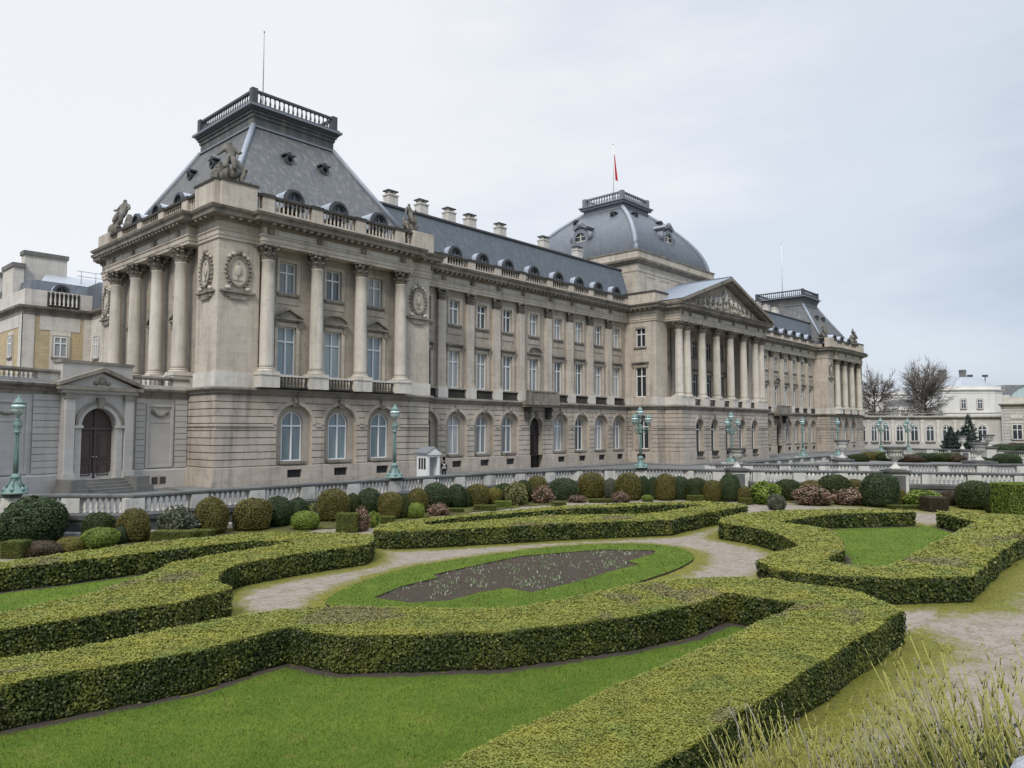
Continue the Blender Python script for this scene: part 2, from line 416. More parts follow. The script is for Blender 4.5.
    def sweep(s, path, prof, m=0, closed=False, mats=None):
        """extrude profile [(d, z)] along a plan path; d grows to the right of the travel direction; mitred corners"""
        n = len(path); offs = []
        for k in range(n):
            def nrm(a, b):
                dx, dy = b[0] - a[0], b[1] - a[1]; L = math.hypot(dx, dy); return (dy / L, -dx / L)
            if closed or 0 < k < n - 1:
                n1 = nrm(path[k - 1], path[k]); n2 = nrm(path[k], path[(k + 1) % n])
                bx, by = n1[0] + n2[0], n1[1] + n2[1]; q = 1 + n1[0] * n2[0] + n1[1] * n2[1]
                offs.append((bx / q, by / q) if q > .05 else n1)
            elif k == 0: offs.append(nrm(path[0], path[1]))
            else: offs.append(nrm(path[-2], path[-1]))
        i = len(s.v); P = len(prof)
        for k in range(n):
            for d, z in prof: s.v.append((path[k][0] + offs[k][0] * d, path[k][1] + offs[k][1] * d, z))
        for k in range(n if closed else n - 1):
            j = (k + 1) % n
            for q in range(P - 1): s.fi((i + k * P + q, i + j * P + q, i + j * P + q + 1, i + k * P + q + 1), mats[q] if mats else m)
        if not closed:
            s.fi([i + q for q in range(P)], m); s.fi([i + (n - 1) * P + q for q in range(P)], m)
    def build(s, name, mats, parent=None, off=(0, 0, 0)):
        me = bpy.data.meshes.new(name)
        if off != (0, 0, 0): vs = [(a - off[0], b - off[1], c - off[2]) for a, b, c in s.v]
        else: vs = s.v
        me.from_pydata(vs, [], s.f)
        if isinstance(mats, str): mats = [mats]
        for x in mats: me.materials.append(MATS[x])
        me.polygons.foreach_set('material_index', s.m); me.polygons.foreach_set('use_smooth', s.sm)
        me.update()
        o = bpy.data.objects.new(name, me); COL.objects.link(o)
        if parent is not None: o.parent = parent
        return o

def tag(o, label=None, cat=None, group=None, kind=None):
    if label: o['label'] = label
    if cat: o['category'] = cat
    if group: o['group'] = group
    if kind: o['kind'] = kind
    return o
def empty(name, loc, label=None, cat=None, group=None, rz=0.0):
    o = bpy.data.objects.new(name, None); COL.objects.link(o); o.location = loc; o.rotation_euler = (0, 0, rz); o.empty_display_size = .3
    return tag(o, label, cat, group)
def dup(o, parent=None, loc=None, rz=None, scale=None, off=(0, 0, 0)):
    """copy of an object with copies of its parts and sub-parts"""
    c = o.copy(); COL.objects.link(c)
    if parent is not None: c.parent = parent
    if loc is not None: c.location = (loc[0] - off[0], loc[1] - off[1], loc[2] - off[2])
    if rz is not None: c.rotation_euler = (0, 0, rz)
    if scale is not None: c.scale = scale
    for ch in list(o.children): dup(ch, c)
    return c
class Proto:
    """first placement uses the prototype itself, later ones copy it with its children"""
    def __init__(s, o): s.o = o; s.used = False; s.kids = list(o.children)
    def place(s, parent, loc, rz=0.0, off=(0, 0, 0), scale=None, name=None):
        if not s.used:
            o = s.o; s.used = True; o.parent = parent
            o.location = tuple(loc[k] - off[k] for k in range(3)); o.rotation_euler = (0, 0, rz)
            if scale: o.scale = scale
            return o
        return dup(s.o, parent, loc, rz, scale or tuple(s.o.scale), off)

def wall_rows(mb, F, u0, u1, z0, z1, d, ops, m=0, grooves=None, gd=.07, gh=.06, depth=.45, gm=None):
    """wall face with openings. ops: (uc, half width, sill z, top z, arched, depth). grooves: z levels of rusticated joints"""
    zs = {round(z0, 4), round(z1, 4)}
    for (uc, hw, zb, zt, arch, *_r) in ops:
        zs |= {round(zb, 4), round(zt, 4)}
        if arch:
            zsp = zt - hw
            for k in range(0, 11): zs.add(round(zsp + hw * math.sin(math.pi / 2 * k / 10), 4))
    gr = [g for g in (grooves or []) if z0 + .02 < g < z1 - gh - .02]
    for g in gr: zs |= {round(g, 4), round(g + gh, 4)}
    zs = sorted(z for z in zs if z0 - 1e-6 <= z <= z1 + 1e-6)
    def hw_at(op, z):
        uc, hw, zb, zt, arch, *_r = op
        if z < zb - 1e-6 or z > zt + 1e-6: return 0.0
        if not arch: return hw
        zsp = zt - hw
        return hw if z <= zsp else math.sqrt(max(hw * hw - (z - zsp) ** 2, 0))
    ops = sorted(ops)
    for a, b in zip(zs[:-1], zs[1:]):
        if b - a < 1e-5: continue
        mid = (a + b) / 2
        dd = d - gd if any(g - 1e-6 <= mid <= g + gh + 1e-6 for g in gr) else d
        L0 = L1 = u0
        segs = []
        for op in ops:
            uc, hw, zb, zt, arch, *_r = op
            if not (zb < mid < zt): continue
            ha, hb = hw_at(op, a + 1e-7), hw_at(op, b - 1e-7)
            segs.append((L0, L1, uc - ha, uc - hb)); L0, L1 = uc + ha, uc + hb
        segs.append((L0, L1, u1, u1))
        for (p0, p1, q0, q1) in segs:
            mb.face([F.P(p0, dd, a), F.P(q0, dd, a), F.P(q1, dd, b), F.P(p1, dd, b)], gm if gm is not None and dd < d else m)
            if dd < d:
                k_ = gm if gm is not None else m
                mb.face([F.P(p0, dd, a), F.P(q0, dd, a), F.P(q0, d, a), F.P(p0, d, a)], k_)
                mb.face([F.P(p1, dd, b), F.P(q1, dd, b), F.P(q1, d, b), F.P(p1, d, b)], k_)
    for op in ops:
        uc, hw, zb, zt, arch, *r = op
        dep = r[0] if r else depth
        zb = max(zb, z0); zt = min(zt, z1) if not arch else zt
        pts = [(uc - hw, zb)]
        if arch:
            zsp = zt - hw
            for k in range(0, 17):
                t = math.pi - math.pi * k / 16; pts.append((uc + hw * math.cos(t), zsp + hw * math.sin(t)))
        else: pts += [(uc - hw, zt), (uc + hw, zt)]
        pts.append((uc + hw, zb)); pts.append(pts[0])
        for p, q in zip(pts[:-1], pts[1:]):
            mb.face([F.P(p[0], d, p[1]), F.P(q[0], d, q[1]), F.P(q[0], d - dep, q[1]), F.P(p[0], d - dep, p[1])], m)
        if len(r) > 1 and r[1]:      # blind: close the back of the recess
            bk = pts[:-1]; mb.face([F.P(u, d - dep, z) for u, z in bk], m)
def arc_pts(uc, zc, r, n=16, a0=0.0, a1=math.pi): return [(uc + r * math.cos(a1 + (a0 - a1) * k / n), zc + r * math.sin(a1 + (a0 - a1) * k / n)) for k in range(n + 1)]

def baluster_prof(h, r): return [(r * .9, 0), (r * .9, h * .08), (r * .5, h * .12), (r * 1.0, h * .32), (r * .85, h * .45), (r * .45, h * .72), (r * .5, h * .84), (r * .85, h * .88), (r * .85, h)]
def balusters(mb, p0, p1, z, h, r=.085, gap=.30, n=7, m=0):
    L = math.hypot(p1[0] - p0[0], p1[1] - p0[1]); k = max(1, int(L / gap))
    for q in range(k):
        t = (q + .5) / k
        mb.lathe(p0[0] + (p1[0] - p0[0]) * t, p0[1] + (p1[1] - p0[1]) * t, [(a, z + b) for a, b in baluster_prof(h, r)], n, m, True, False)
def bar(mb, p0, p1, w, z0, z1, m=0, ext=0.0):
    """straight bar of width w between two plan points"""
    dx, dy = p1[0] - p0[0], p1[1] - p0[1]; L = math.hypot(dx, dy); dx /= L; dy /= L; nx, ny = -dy * w / 2, dx * w / 2
    a = (p0[0] - dx * ext, p0[1] - dy * ext); b = (p1[0] + dx * ext, p1[1] + dy * ext)
    q = [(a[0] - nx, a[1] - ny), (b[0] - nx, b[1] - ny), (b[0] + nx, b[1] + ny), (a[0] + nx, a[1] + ny)]
    mb.hexa([(*c, z0) for c in q], [(*c, z1) for c in q], m)

# ------------------------------------------------------------------ ground, road
ZG, ZR = -1.6, -.42
WALL = [(-20.5, 2.2), (-17.6, -1.6), (-13.6, -7.0), (-9.6, -11.55), (6.83, -11.28), (15.5, -11.5), (24.4, -13.1), (29.0, -16.3), (31.3, -19.6), (31.2, -22.2), (36.2, -30.0), (41.7, -41.0), (44.0, -46.0), (50.0, -60.0)]
g = MB(); g.box(-900, 1500, -700, 1500, -6.0, -2.2); tag(g.build('ground', 'earth'), 'wide flat ground running to the horizon', 'ground', kind='structure')
rd = MB()
rp = WALL[:]
outer = [(160, -60), (400, -60), (400, 260), (-200, 260), (-200, 2.2)]
tri = tessellate_polygon([[Vector((x, y, 0)) for x, y in rp + outer]])
pp = rp + outer
for t in tri: rd.face([(pp[k][0], pp[k][1], ZR) for k in t])
tag(rd.build('road', 'asphalt'), 'grey paved forecourt between the garden wall and the palace', 'road', kind='structure')
pv = MB()
pv.sweep([(-1.2, 3.0), (-1.2, -1.6), (20.8, -1.6), (20.8, .6), (53.8, .6), (53.8, -6.2), (86, -6.2), (86, .6), (118.8, .6), (118.8, -1.6), (141, -1.6), (141, 3)], [(-1.0, ZR + .13), (.9, ZR + .13), (.95, ZR + .11), (.95, ZR)])
tag(pv.build('pavement', 'grey_step'), 'raised stone pavement along the foot of the palace', 'pavement', kind='structure')
# ------------------------------------------------------------------ palace
PO = (69.9, 12.0, ZR)
palace = empty('palace', PO, 'long pale stone palace with slate mansard roofs, dome and columned pediment', 'palace')
ZS, ZP, ZC, ZA, ZF, ZK, ZT = 6.85, 7.85, 16.25, 17.4, 18.1, 18.75, 19.5   # string, pedestal top, capital bottom, architrave, frieze, cornice, top
def part(mb, name, mats, parent=palace): return mb.build(name, mats, parent, PO)
def sub(mb, name, mats, parent): return mb.build(name, mats, parent, PO)
PX0, PX1 = 0.0, 19.75           # left pavilion
CX = 69.9
def mir(x): return 2 * CX - x
PD = 22.6                       # pavilion depth
WY = 2.4                        # wing pilaster plane
WW = WY + .35                   # wing wall plane
CXL, CXR = 55.4, 84.4           # central block
CY, GY = -1.8, -4.2             # its pier plane, the porch plane

# window prototypes, local frame, bottom centre of the opening at the origin, outwards is -y
def frame_bars(mb, w, h, arch, trans, t=.095, m=0, dp=.07, mull=True):
    F = LOC; hw = w / 2
    if arch:
        zs = h - hw
        o = [(-hw, 0)] + arc_pts(0, zs, hw) + [(hw, 0)]; i = [(-hw + t, 0)] + arc_pts(0, zs, hw - t) + [(hw - t, 0)]
        mb.fband(F, o, i, 0, dp, m)
    else:
        mb.fbox(F, -hw, -hw + t, 0, dp, 0, h, m); mb.fbox(F, hw - t, hw, 0, dp, 0, h, m); mb.fbox(F, -hw + t, hw - t, 0, dp, h - t, h, m)
    mb.fbox(F, -hw + t, hw - t, 0, dp, 0, t, m)
    mb.fbox(F, -hw + t, hw - t, 0, dp - .004, trans, trans + t * 1.3, m)
    if mull: mb.fbox(F, -t * .65, t * .65, 0, dp + .01, t, h - t, m)
def pane_mesh(w, h, arch, y):
    mb = MB(); hw = w / 2
    pts = [(-hw, 0), (hw, 0)] + ([(u, z) for u, z in arc_pts(0, h - hw, hw)][::-1] if arch else [(hw, h), (-hw, h)])
    mb.face([LOC.P(u, -y, z) for u, z in pts]); return mb
def make_window(name, w, h, arch, trans, pane_m, hood=None, setback=.32, surround=True, sill=True, mull=True):
    f = MB(); frame_bars(f, w, h, arch, trans, mull=mull)
    # frame sits `setback` behind the wall plane
    f.v = [(x, y + setback, z) for x, y, z in f.v]
    o = f.build(name, 'white_paint')
    pane_mesh(w, h, arch, setback + .012).build('pane', pane_m, o)
    if sill:
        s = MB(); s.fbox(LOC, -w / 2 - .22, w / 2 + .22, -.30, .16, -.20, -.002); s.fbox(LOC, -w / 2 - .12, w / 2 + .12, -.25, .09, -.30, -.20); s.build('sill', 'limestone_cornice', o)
    if surround:
        s = MB(); hw = w / 2
        for a, b, dd in ((0.003, .13, .05), (.13, .25, .09)):
            s.fbox(LOC, -hw - b, -hw - a, -.02, dd, 0, h + a); s.fbox(LOC, hw + a, hw + b, -.02, dd, 0, h + a); s.fbox(LOC, -hw - b, hw + b, -.02, dd, h + a, h + b)
        s.build('surround', 'limestone', o)
    if hood:
        s = MB(); hw = w / 2 + .42; z = h + .62
        s.fbox(LOC, -hw + .14, hw - .14, -.02, .07, h + .26, z - .12)
        s.fbox(LOC, -hw - .02, hw + .02, -.02, .30, z - .12, z + .02); s.fbox(LOC, -hw + .1, hw - .1, -.02, .20, z - .22, z - .12)
        for sg in (-1, 1): s.fbox(LOC, sg * (hw - .22) - .11, sg * (hw - .22) + .11, -.02, .18, h - .1, z - .22)
        if hood == 'tri':
            s.fprism(LOC, [(-hw, z + .02), (hw, z + .02), (0, z + .58)], -.02, .12)
            for sg in (-1, 1): s.fprism(LOC, [(sg * (hw + .04), z + .02), (sg * (hw + .04), z + .14), (0, z + .80), (0, z + .66)], -.02, .32)
        elif hood == 'seg':
            pts = [(hw * math.cos(t), z + .02 + .60 * math.sin(t)) for t in np.linspace(0, math.pi, 15)]
            s.fprism(LOC, pts, -.02, .12)
            s.fband(LOC, [((hw + .05) * math.cos(t), z + .02 + .76 * math.sin(t)) for t in np.linspace(0, math.pi, 15)], [((hw - .06) * math.cos(t), z + .02 + .60 * math.sin(t)) for t in np.linspace(0, math.pi, 15)], -.02, .33)
        s.build('hood', 'limestone_cornice', o)
    return Proto(o)
WIN_ARCH_P = make_window('arched_window', 1.75, 3.75, True, 2.62, 'pane_blue', setback=.55, surround=False)
WIN_ARCH_W = make_window('arched_window', 1.50, 3.75, True, 2.72, 'pane_curtain', setback=.60, surround=False)
WIN_ARCH_T = make_window('arched_window', 1.90, 4.75, True, 3.4, 'pane_dark', setback=.60, surround=False)
WIN_ARCH_D = make_window('arched_window', 1.50, 3.75, True, 2.72, 'pane_dark', setback=.60, surround=False)
WIN_TALL_TRI = make_window('tall_window', 1.60, 3.75, False, 2.55, 'pane_blue', 'tri', sill=False)
WIN_TALL_SEG = make_window('tall_window', 1.60, 3.75, False, 2.55, 'pane_blue', 'seg', sill=False)
WIN_TALL_W = make_window('tall_window', 1.46, 3.65, False, 2.50, 'pane_curtain', 'flat', sill=False)
WIN_TALL_WS = make_window('tall_window', 1.46, 3.65, False, 2.50, 'pane_curtain', 'seg', sill=False)
WIN_TALL_D = make_window('tall_window', 1.60, 3.75, False, 2.55, 'pane_dark', 'flat', sill=False)
WIN_UP_P = make_window('upper_window', 1.45, 2.40, False, 1.55, 'pane_curtain')
WIN_UP_W = make_window('upper_window', 1.40, 2.40, False, 1.55, 'pane_curtain')
WIN_UP_D = make_window('upper_window', 1.45, 2.40, False, 1.55, 'pane_dark')
def make_basement():
    f = MB(); f.fbox(LOC, -.62, .62, -.30, -.26, 0, .62)
    o = f.build('basement_window', 'pane_dark')
    s = MB()
    for k in range(-2, 3): s.fbox(LOC, k * .24 - .02, k * .24 + .02, -.16, -.12, 0, .62)
    s.build('grille', 'iron_dark', o); return Proto(o)
WIN_BASE = make_basement()
FR, WE = 0.0, -math.pi / 2
def put(proto, F, u, d, z, parent=None, off=PO):
    return proto.place(parent or palace, F.P(u, d, z), math.atan2(F.nn[0], -F.nn[1]), off)

# column and pilaster prototypes
def leaf_ring(mb, r, z, h, n, out, w, a0=0.0, m=0):
    for k in range(n):
        a = a0 + 2 * math.pi * k / n; ca, sa = math.cos(a), math.sin(a)
        def q(rr, t, zz): return (rr * ca - t * sa, rr * sa + t * ca, zz)
        pts = [(r, w, z), (r + out * .25, w * 1.05, z + h * .55), (r + out, w * .7, z + h * .95), (r + out * 1.05, w * .4, z + h * .80)]
        for (r0, w0, z0), (r1, w1, z1) in zip(pts[:-1], pts[1:]):
            mb.face([q(r0, -w0, z0), q(r0, w0, z0), q(r1, w1, z1), q(r1, -w1, z1)], m)
def make_column(r=.52, h=ZA - ZP):
    hc = 1.15; hb = .42
    s = MB(); z1 = h - hc
    s.lathe(0, 0, [(r * 1.06, hb), (r, hb + .25)] + [(r * (1 - .14 * max(0, t - .3) / .7), hb + .25 + (z1 - hb - .35) * t) for t in np.linspace(.0, 1, 7)][1:] + [(r * .93, z1 - .06), (r * .93, z1)], 20)
    o = s.build('column', 'limestone_column')
    b = MB(); b.box(-r * 1.38, r * 1.38, -r * 1.38, r * 1.38, 0, .16)
    b.lathe(0, 0, [(r * 1.34, .16), (r * 1.38, .21), (r * 1.34, .27), (r * 1.18, .29), (r * 1.16, .33), (r * 1.24, .36), (r * 1.22, .40), (r * 1.06, .43)], 20, cap=False); b.build('base', 'limestone_column', o)
    c = MB(); c.lathe(0, 0, [(r * .86, z1), (r * .86, z1 + .55), (r * 1.05, z1 + .85), (r * 1.3, z1 + hc - .14)], 16, 1)
    leaf_ring(c, r * .90, z1 + .02, .46, 8, .26, .19); leaf_ring(c, r * .92, z1 + .30, .54, 8, .34, .18, math.pi / 8); leaf_ring(c, r * .98, z1 + .60, .44, 8, .50, .13, math.pi / 8)
    for k in range(4):
        a = math.pi / 4 + k * math.pi / 2; c.ball((r * 1.34 * math.cos(a), r * 1.34 * math.sin(a), z1 + hc - .28), .13, .13, .14, 7, 5)
    for (x0, x1, y0, y1) in ((-1.30, 1.30, -1.18, 1.18),): c.box(r * x0, r * x1, r * y0, r * y1, z1 + hc - .14, h + .001)
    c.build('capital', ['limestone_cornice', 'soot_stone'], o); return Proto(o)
def make_pilaster(w=1.0, dp=.32, h=ZA - ZP):
    hc = 1.15; z1 = h - hc; F = LOC; hw = w / 2
    s = MB(); s.fbox(F, -hw, hw, 0, dp, .40, z1); o = s.build('pilaster', 'limestone')
    b = MB(); b.fbox(F, -hw - .10, hw + .10, 0, dp + .10, 0, .16); b.fbox(F, -hw - .07, hw + .07, 0, dp + .07, .16, .28); b.fbox(F, -hw - .03, hw + .03, 0, dp + .03, .28, .40); b.build('base', 'limestone', o)
    c = MB(); c.fbox(F, -hw + .05, hw - .05, 0, dp - .02, z1, z1 + hc - .14, 1)
    c.fbox(F, -hw - .16, hw + .16, 0, dp + .16, z1 + hc - .14, h + .001)
    for zz, hh, ks in ((z1 + .02, .42, (-.34, -.11, .11, .34)), (z1 + .32, .48, (-.42, -.21, 0, .21, .42)), (z1 + .66, .36, (-.42, .42))):
        for k in ks:
            u = k * w
            for (d0, a0, d1, a1) in ((dp - .02, 0, dp + .05, .55), (dp + .05, .55, dp + .19, .95), (dp + .19, .95, dp + .17, .78)):
                c.face([F.P(u - .09, d0, zz + hh * a0), F.P(u + .09, d0, zz + hh * a0), F.P(u + .075, d1, zz + hh * a1), F.P(u - .075, d1, zz + hh * a1)])
    for sg in (-1, 1): c.ball(F.P(sg * hw * .98, dp + .06, z1 + hc - .28), .13, .13, .14, 7, 5)
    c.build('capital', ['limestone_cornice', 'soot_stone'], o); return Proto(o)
COLUMN = make_column(); PILASTER = make_pilaster()
def make_cartouche():
    mb = MB(); F = LOC
    pts = [(.62 * math.cos(t), 1.0 * math.sin(t) + .25) for t in np.linspace(0, 2 * math.pi, 25)]
    mb.fprism(F, pts[:-1], -.02, .10)
    mb.fband(F, [(u * 1.22, (z - .25) * 1.16 + .25) for u, z in pts], pts, -.02, .19, 1)
    mb.fbox(F, -.05, .05, .09, .13, -.5, .9, 1); mb.fbox(F, -.34, .34, .09, .125, -.45, -.38, 1); mb.ball(F.P(0, .12, .3), .3, .07, .42, 9, 6, 0)
    for sg in (-1, 1):
        for k in range(9):
            t = -.95 + k * .26; mb.ball(F.P(sg * .95 * math.cos(t), .10, 1.26 * math.sin(t) + .25), .12, .11, .10, 6, 4, 1)
    mb.ball(F.P(0, .16, 1.62), .26, .2, .24, 8, 5, 1)
    for sg in (-1, 1): mb.ball(F.P(sg * .38, .12, 1.48), .24, .16, .15, 7, 4); mb.ball(F.P(sg * .7, .10, 1.28), .16, .14, .16, 7, 4)
    mb.fbox(F, -1.35, 1.35, -.02, .22, -1.32, -1.18, 1); mb.fbox(F, -.95, .95, -.02, .12, -1.62, -1.32, 1); mb.fbox(F, -.62, .62, -.02, .16, -1.78, -1.62, 1)
    for sg in (-1, 1): mb.ball(F.P(sg * .75, .12, -1.0), .26, .16, .17, 7, 4)
    return Proto(mb.build('cartouche', ['limestone', 'limestone_cornice', 'soot_stone']))
CARTOUCHE = make_cartouche()

GROOVES = [1.05 + .52 * k for k in range(0, 11)]
ARW = .38
def ground_wall(mb, F, u0, u1, ops, m=0):
    outer = [((uc, hw + ARW, 1.02, zt + ARW, ar, .36) if zb > .8 else (uc, hw, zb, zt, ar, *r)) for (uc, hw, zb, zt, ar, *r) in ops]
    wall_rows(mb, F, u0, u1, 1.0, 6.2, 0.0, outer, m, GROOVES, gm=2)
    Fi = Frame(F.o[0] - F.nn[0] * .36, F.o[1] - F.nn[1] * .36, *F.u, *F.nn)
    for (uc, hw, zb, zt, ar, *r) in ops:
        if zb > .8:
            wall_rows(mb, Fi, uc - hw - ARW - .02, uc + hw + ARW + .02, 1.0, zt + ARW + .04, 0, [(uc, hw - .22, zb, zt - .16, ar, .30)], 3)
            mb.fbox(Fi, uc - hw + .02, uc + hw - .02, 0, .06, 1.04, zb - .24, m)
    bas = [(uc, .62, .12, .74, False, .26) for (uc, hw, zb, *_r) in ops if zb > .8]
    pl = [(uc, hw, ZR, min(zt, 1.0), False, dep) for (uc, hw, zb, zt, ar, dep, *_r) in ops if zb <= .8]
    wall_rows(mb, F, u0, u1, ZR, 1.0, .10, bas + pl, m)
    segs = []; last = u0
    for e0, e1 in ((u0 - .10, u0), (u1, u1 + .10)): mb.face([F.P(e0, .10, ZR), F.P(e1, .10, ZR), F.P(e1, .10, 1.0), F.P(e0, .10, 1.0)], m); mb.face([F.P(e0, .10, 1.0), F.P(e1, .10, 1.0), F.P(e1, 0, 1.035), F.P(e0, 0, 1.035)], m)
    for (uc, hw, zb, *_r) in sorted(ops):
        if zb <= .8: segs.append((last, uc - hw - .02)); last = uc + hw + .02
    segs.append((last, u1))
    for a, b in segs:
        mb.face([F.P(a, .10, 1.0), F.P(b, .10, 1.0), F.P(b, -.01, 1.04), F.P(a, -.01, 1.04)], m)
    for (uc, hw, zb, zt, ar, *_r) in ops:
        if zb <= .8 and zb > ZR + .1: mb.fbox(F, uc - hw, uc + hw, -.5, .04, ZR, zb)
        if zb > .8: put(WIN_BASE, F, uc, .10, .12)
        if ar:      # raised arch band, keystone and voussoir joints
            if zb > .8: hw, zt = hw + ARW, zt + ARW
            zs = zt - hw; Ro = hw + .30
            mb.fband(F, [(uc + Ro * math.cos(t), zs + Ro * math.sin(t)) for t in np.linspace(math.pi, 0, 17)], [(uc + (hw + .003) * math.cos(t), zs + (hw + .003) * math.sin(t)) for t in np.linspace(math.pi, 0, 17)], -.05, .055, m)
            mb.fprism(F, [(uc - .18, zt - .16), (uc + .18, zt - .16), (uc + .25, min(6.18, zt + .56)), (uc - .25, min(6.18, zt + .56))], -.30, .16, 2)
            mb.ball(F.P(uc, .16, zt + .2), .14, .13, .24, 7, 5, 2)
    # impost band between the openings
    last = u0 + .0
    edges = []
    for (uc, hw, zb, zt, ar, *_r) in sorted(ops):
        q_ = hw + (ARW if zb > .8 else 0) + .30
        if ar and zt > 4: edges.append((last, uc - q_)); last = uc + q_
    edges.append((last, u1))
    for a, b in edges:
        if b - a > .1: mb.fbox(F, a, b, -.03, .10, 3.98, 4.14, 0)
STRING = [(-.30, 6.2), (.02, 6.2), (.02, 6.32), (.14, 6.36), (.14, 6.48), (.30, 6.62), (.34, 6.62), (.34, 6.74), (.22, 6.80), (-.30, 6.85)]
ENTAB = [(-.5, ZA), (0, ZA), (0, ZA + .24), (.05, ZA + .24), (.05, ZA + .52), (.13, ZA + .60), (.13, ZF), (0.0, ZF + .02), (0.0, ZK - .12), (.12, ZK), (.20, ZK), (.20, ZK + .16), (.78, ZK + .22), (.80, ZK + .50), (.95, ZK + .58), (1.02, ZK + .75), (-.6, ZT + .06)]
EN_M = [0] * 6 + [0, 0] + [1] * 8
def modillions(mb, F, u0, u1, d=.2, m=1):
    n = max(1, int((u1 - u0) / .62))
    for k in range(n):
        u = u0 + (k + .5) * (u1 - u0) / n; mb.fbox(F, u - .13, u + .13, d - .02, d + .50, ZK + .02, ZK + .21, m)
def frieze_panels(mb, F, us, w, d=0.0):
    for u in us: mb.fbox(F, u - w / 2, u + w / 2, d - .01, d + .035, ZF + .10, ZK - .20, 2)
def rosettes(mb, F, us, d=0.0):
    for u in us:
        mb.fbox(F, u - .30, u + .30, d - .01, d + .04, ZF + .06, ZK - .14, 1); mb.fprism(F, [(u + .2 * math.cos(t), ZF + .30 + .2 * math.sin(t)) for t in np.linspace(0, 2 * math.pi, 11)[:-1]], d, d + .10, 1)

def upper_wall(mb, F, u0, u1, z0, z1, d, ops, m): wall_rows(mb, F, u0, u1, z0, z1, d, ops, m)

sa_ = math.sin
ROOF_RAIL_H = 1.75
def roof_rail(mb, F, u0, u1, peds, d, zt, pw=.95, h=ROOF_RAIL_H, solid=()):
    """parapet: plinth, pedestals at the given places, balusters between, rail"""
    z0 = zt; zb = zt + .62 * h / 1.75; ztop = zt + h
    mb.fbox(F, u0, u1, d - .42, d - .02, z0 - .05, zb)
    mb.fbox(F, u0 - .02, u1 + .02, d - .48, d + .03, ztop - .20, ztop, 1)
    stops = [u0] + [q for p in sorted(peds) for q in (p - pw / 2, p + pw / 2)] + [u1]
    for p in peds:
        a, b = max(u0, p - pw / 2), min(u1, p + pw / 2)
        mb.fbox(F, a, b, d - .50, d + .05, z0 - .03, ztop - .202); mb.fbox(F, a - .07, b + .07, d - .55, d + .10, ztop - .22, ztop + .05, 1)
    for a, b in zip(stops[0::2], stops[1::2]):
        if b - a < .2: continue
        if any(abs((a + b) / 2 - sc) < .8 for sc in solid): mb.fbox(F, a, b, d - .40, d - .04, zb, ztop - .2); continue
        P0, P1 = F.P(a, d - .22, 0), F.P(b, d - .22, 0)
        balusters(mb, P0[:2], P1[:2], zb, ztop - .2 - zb, .10, .34, 6)

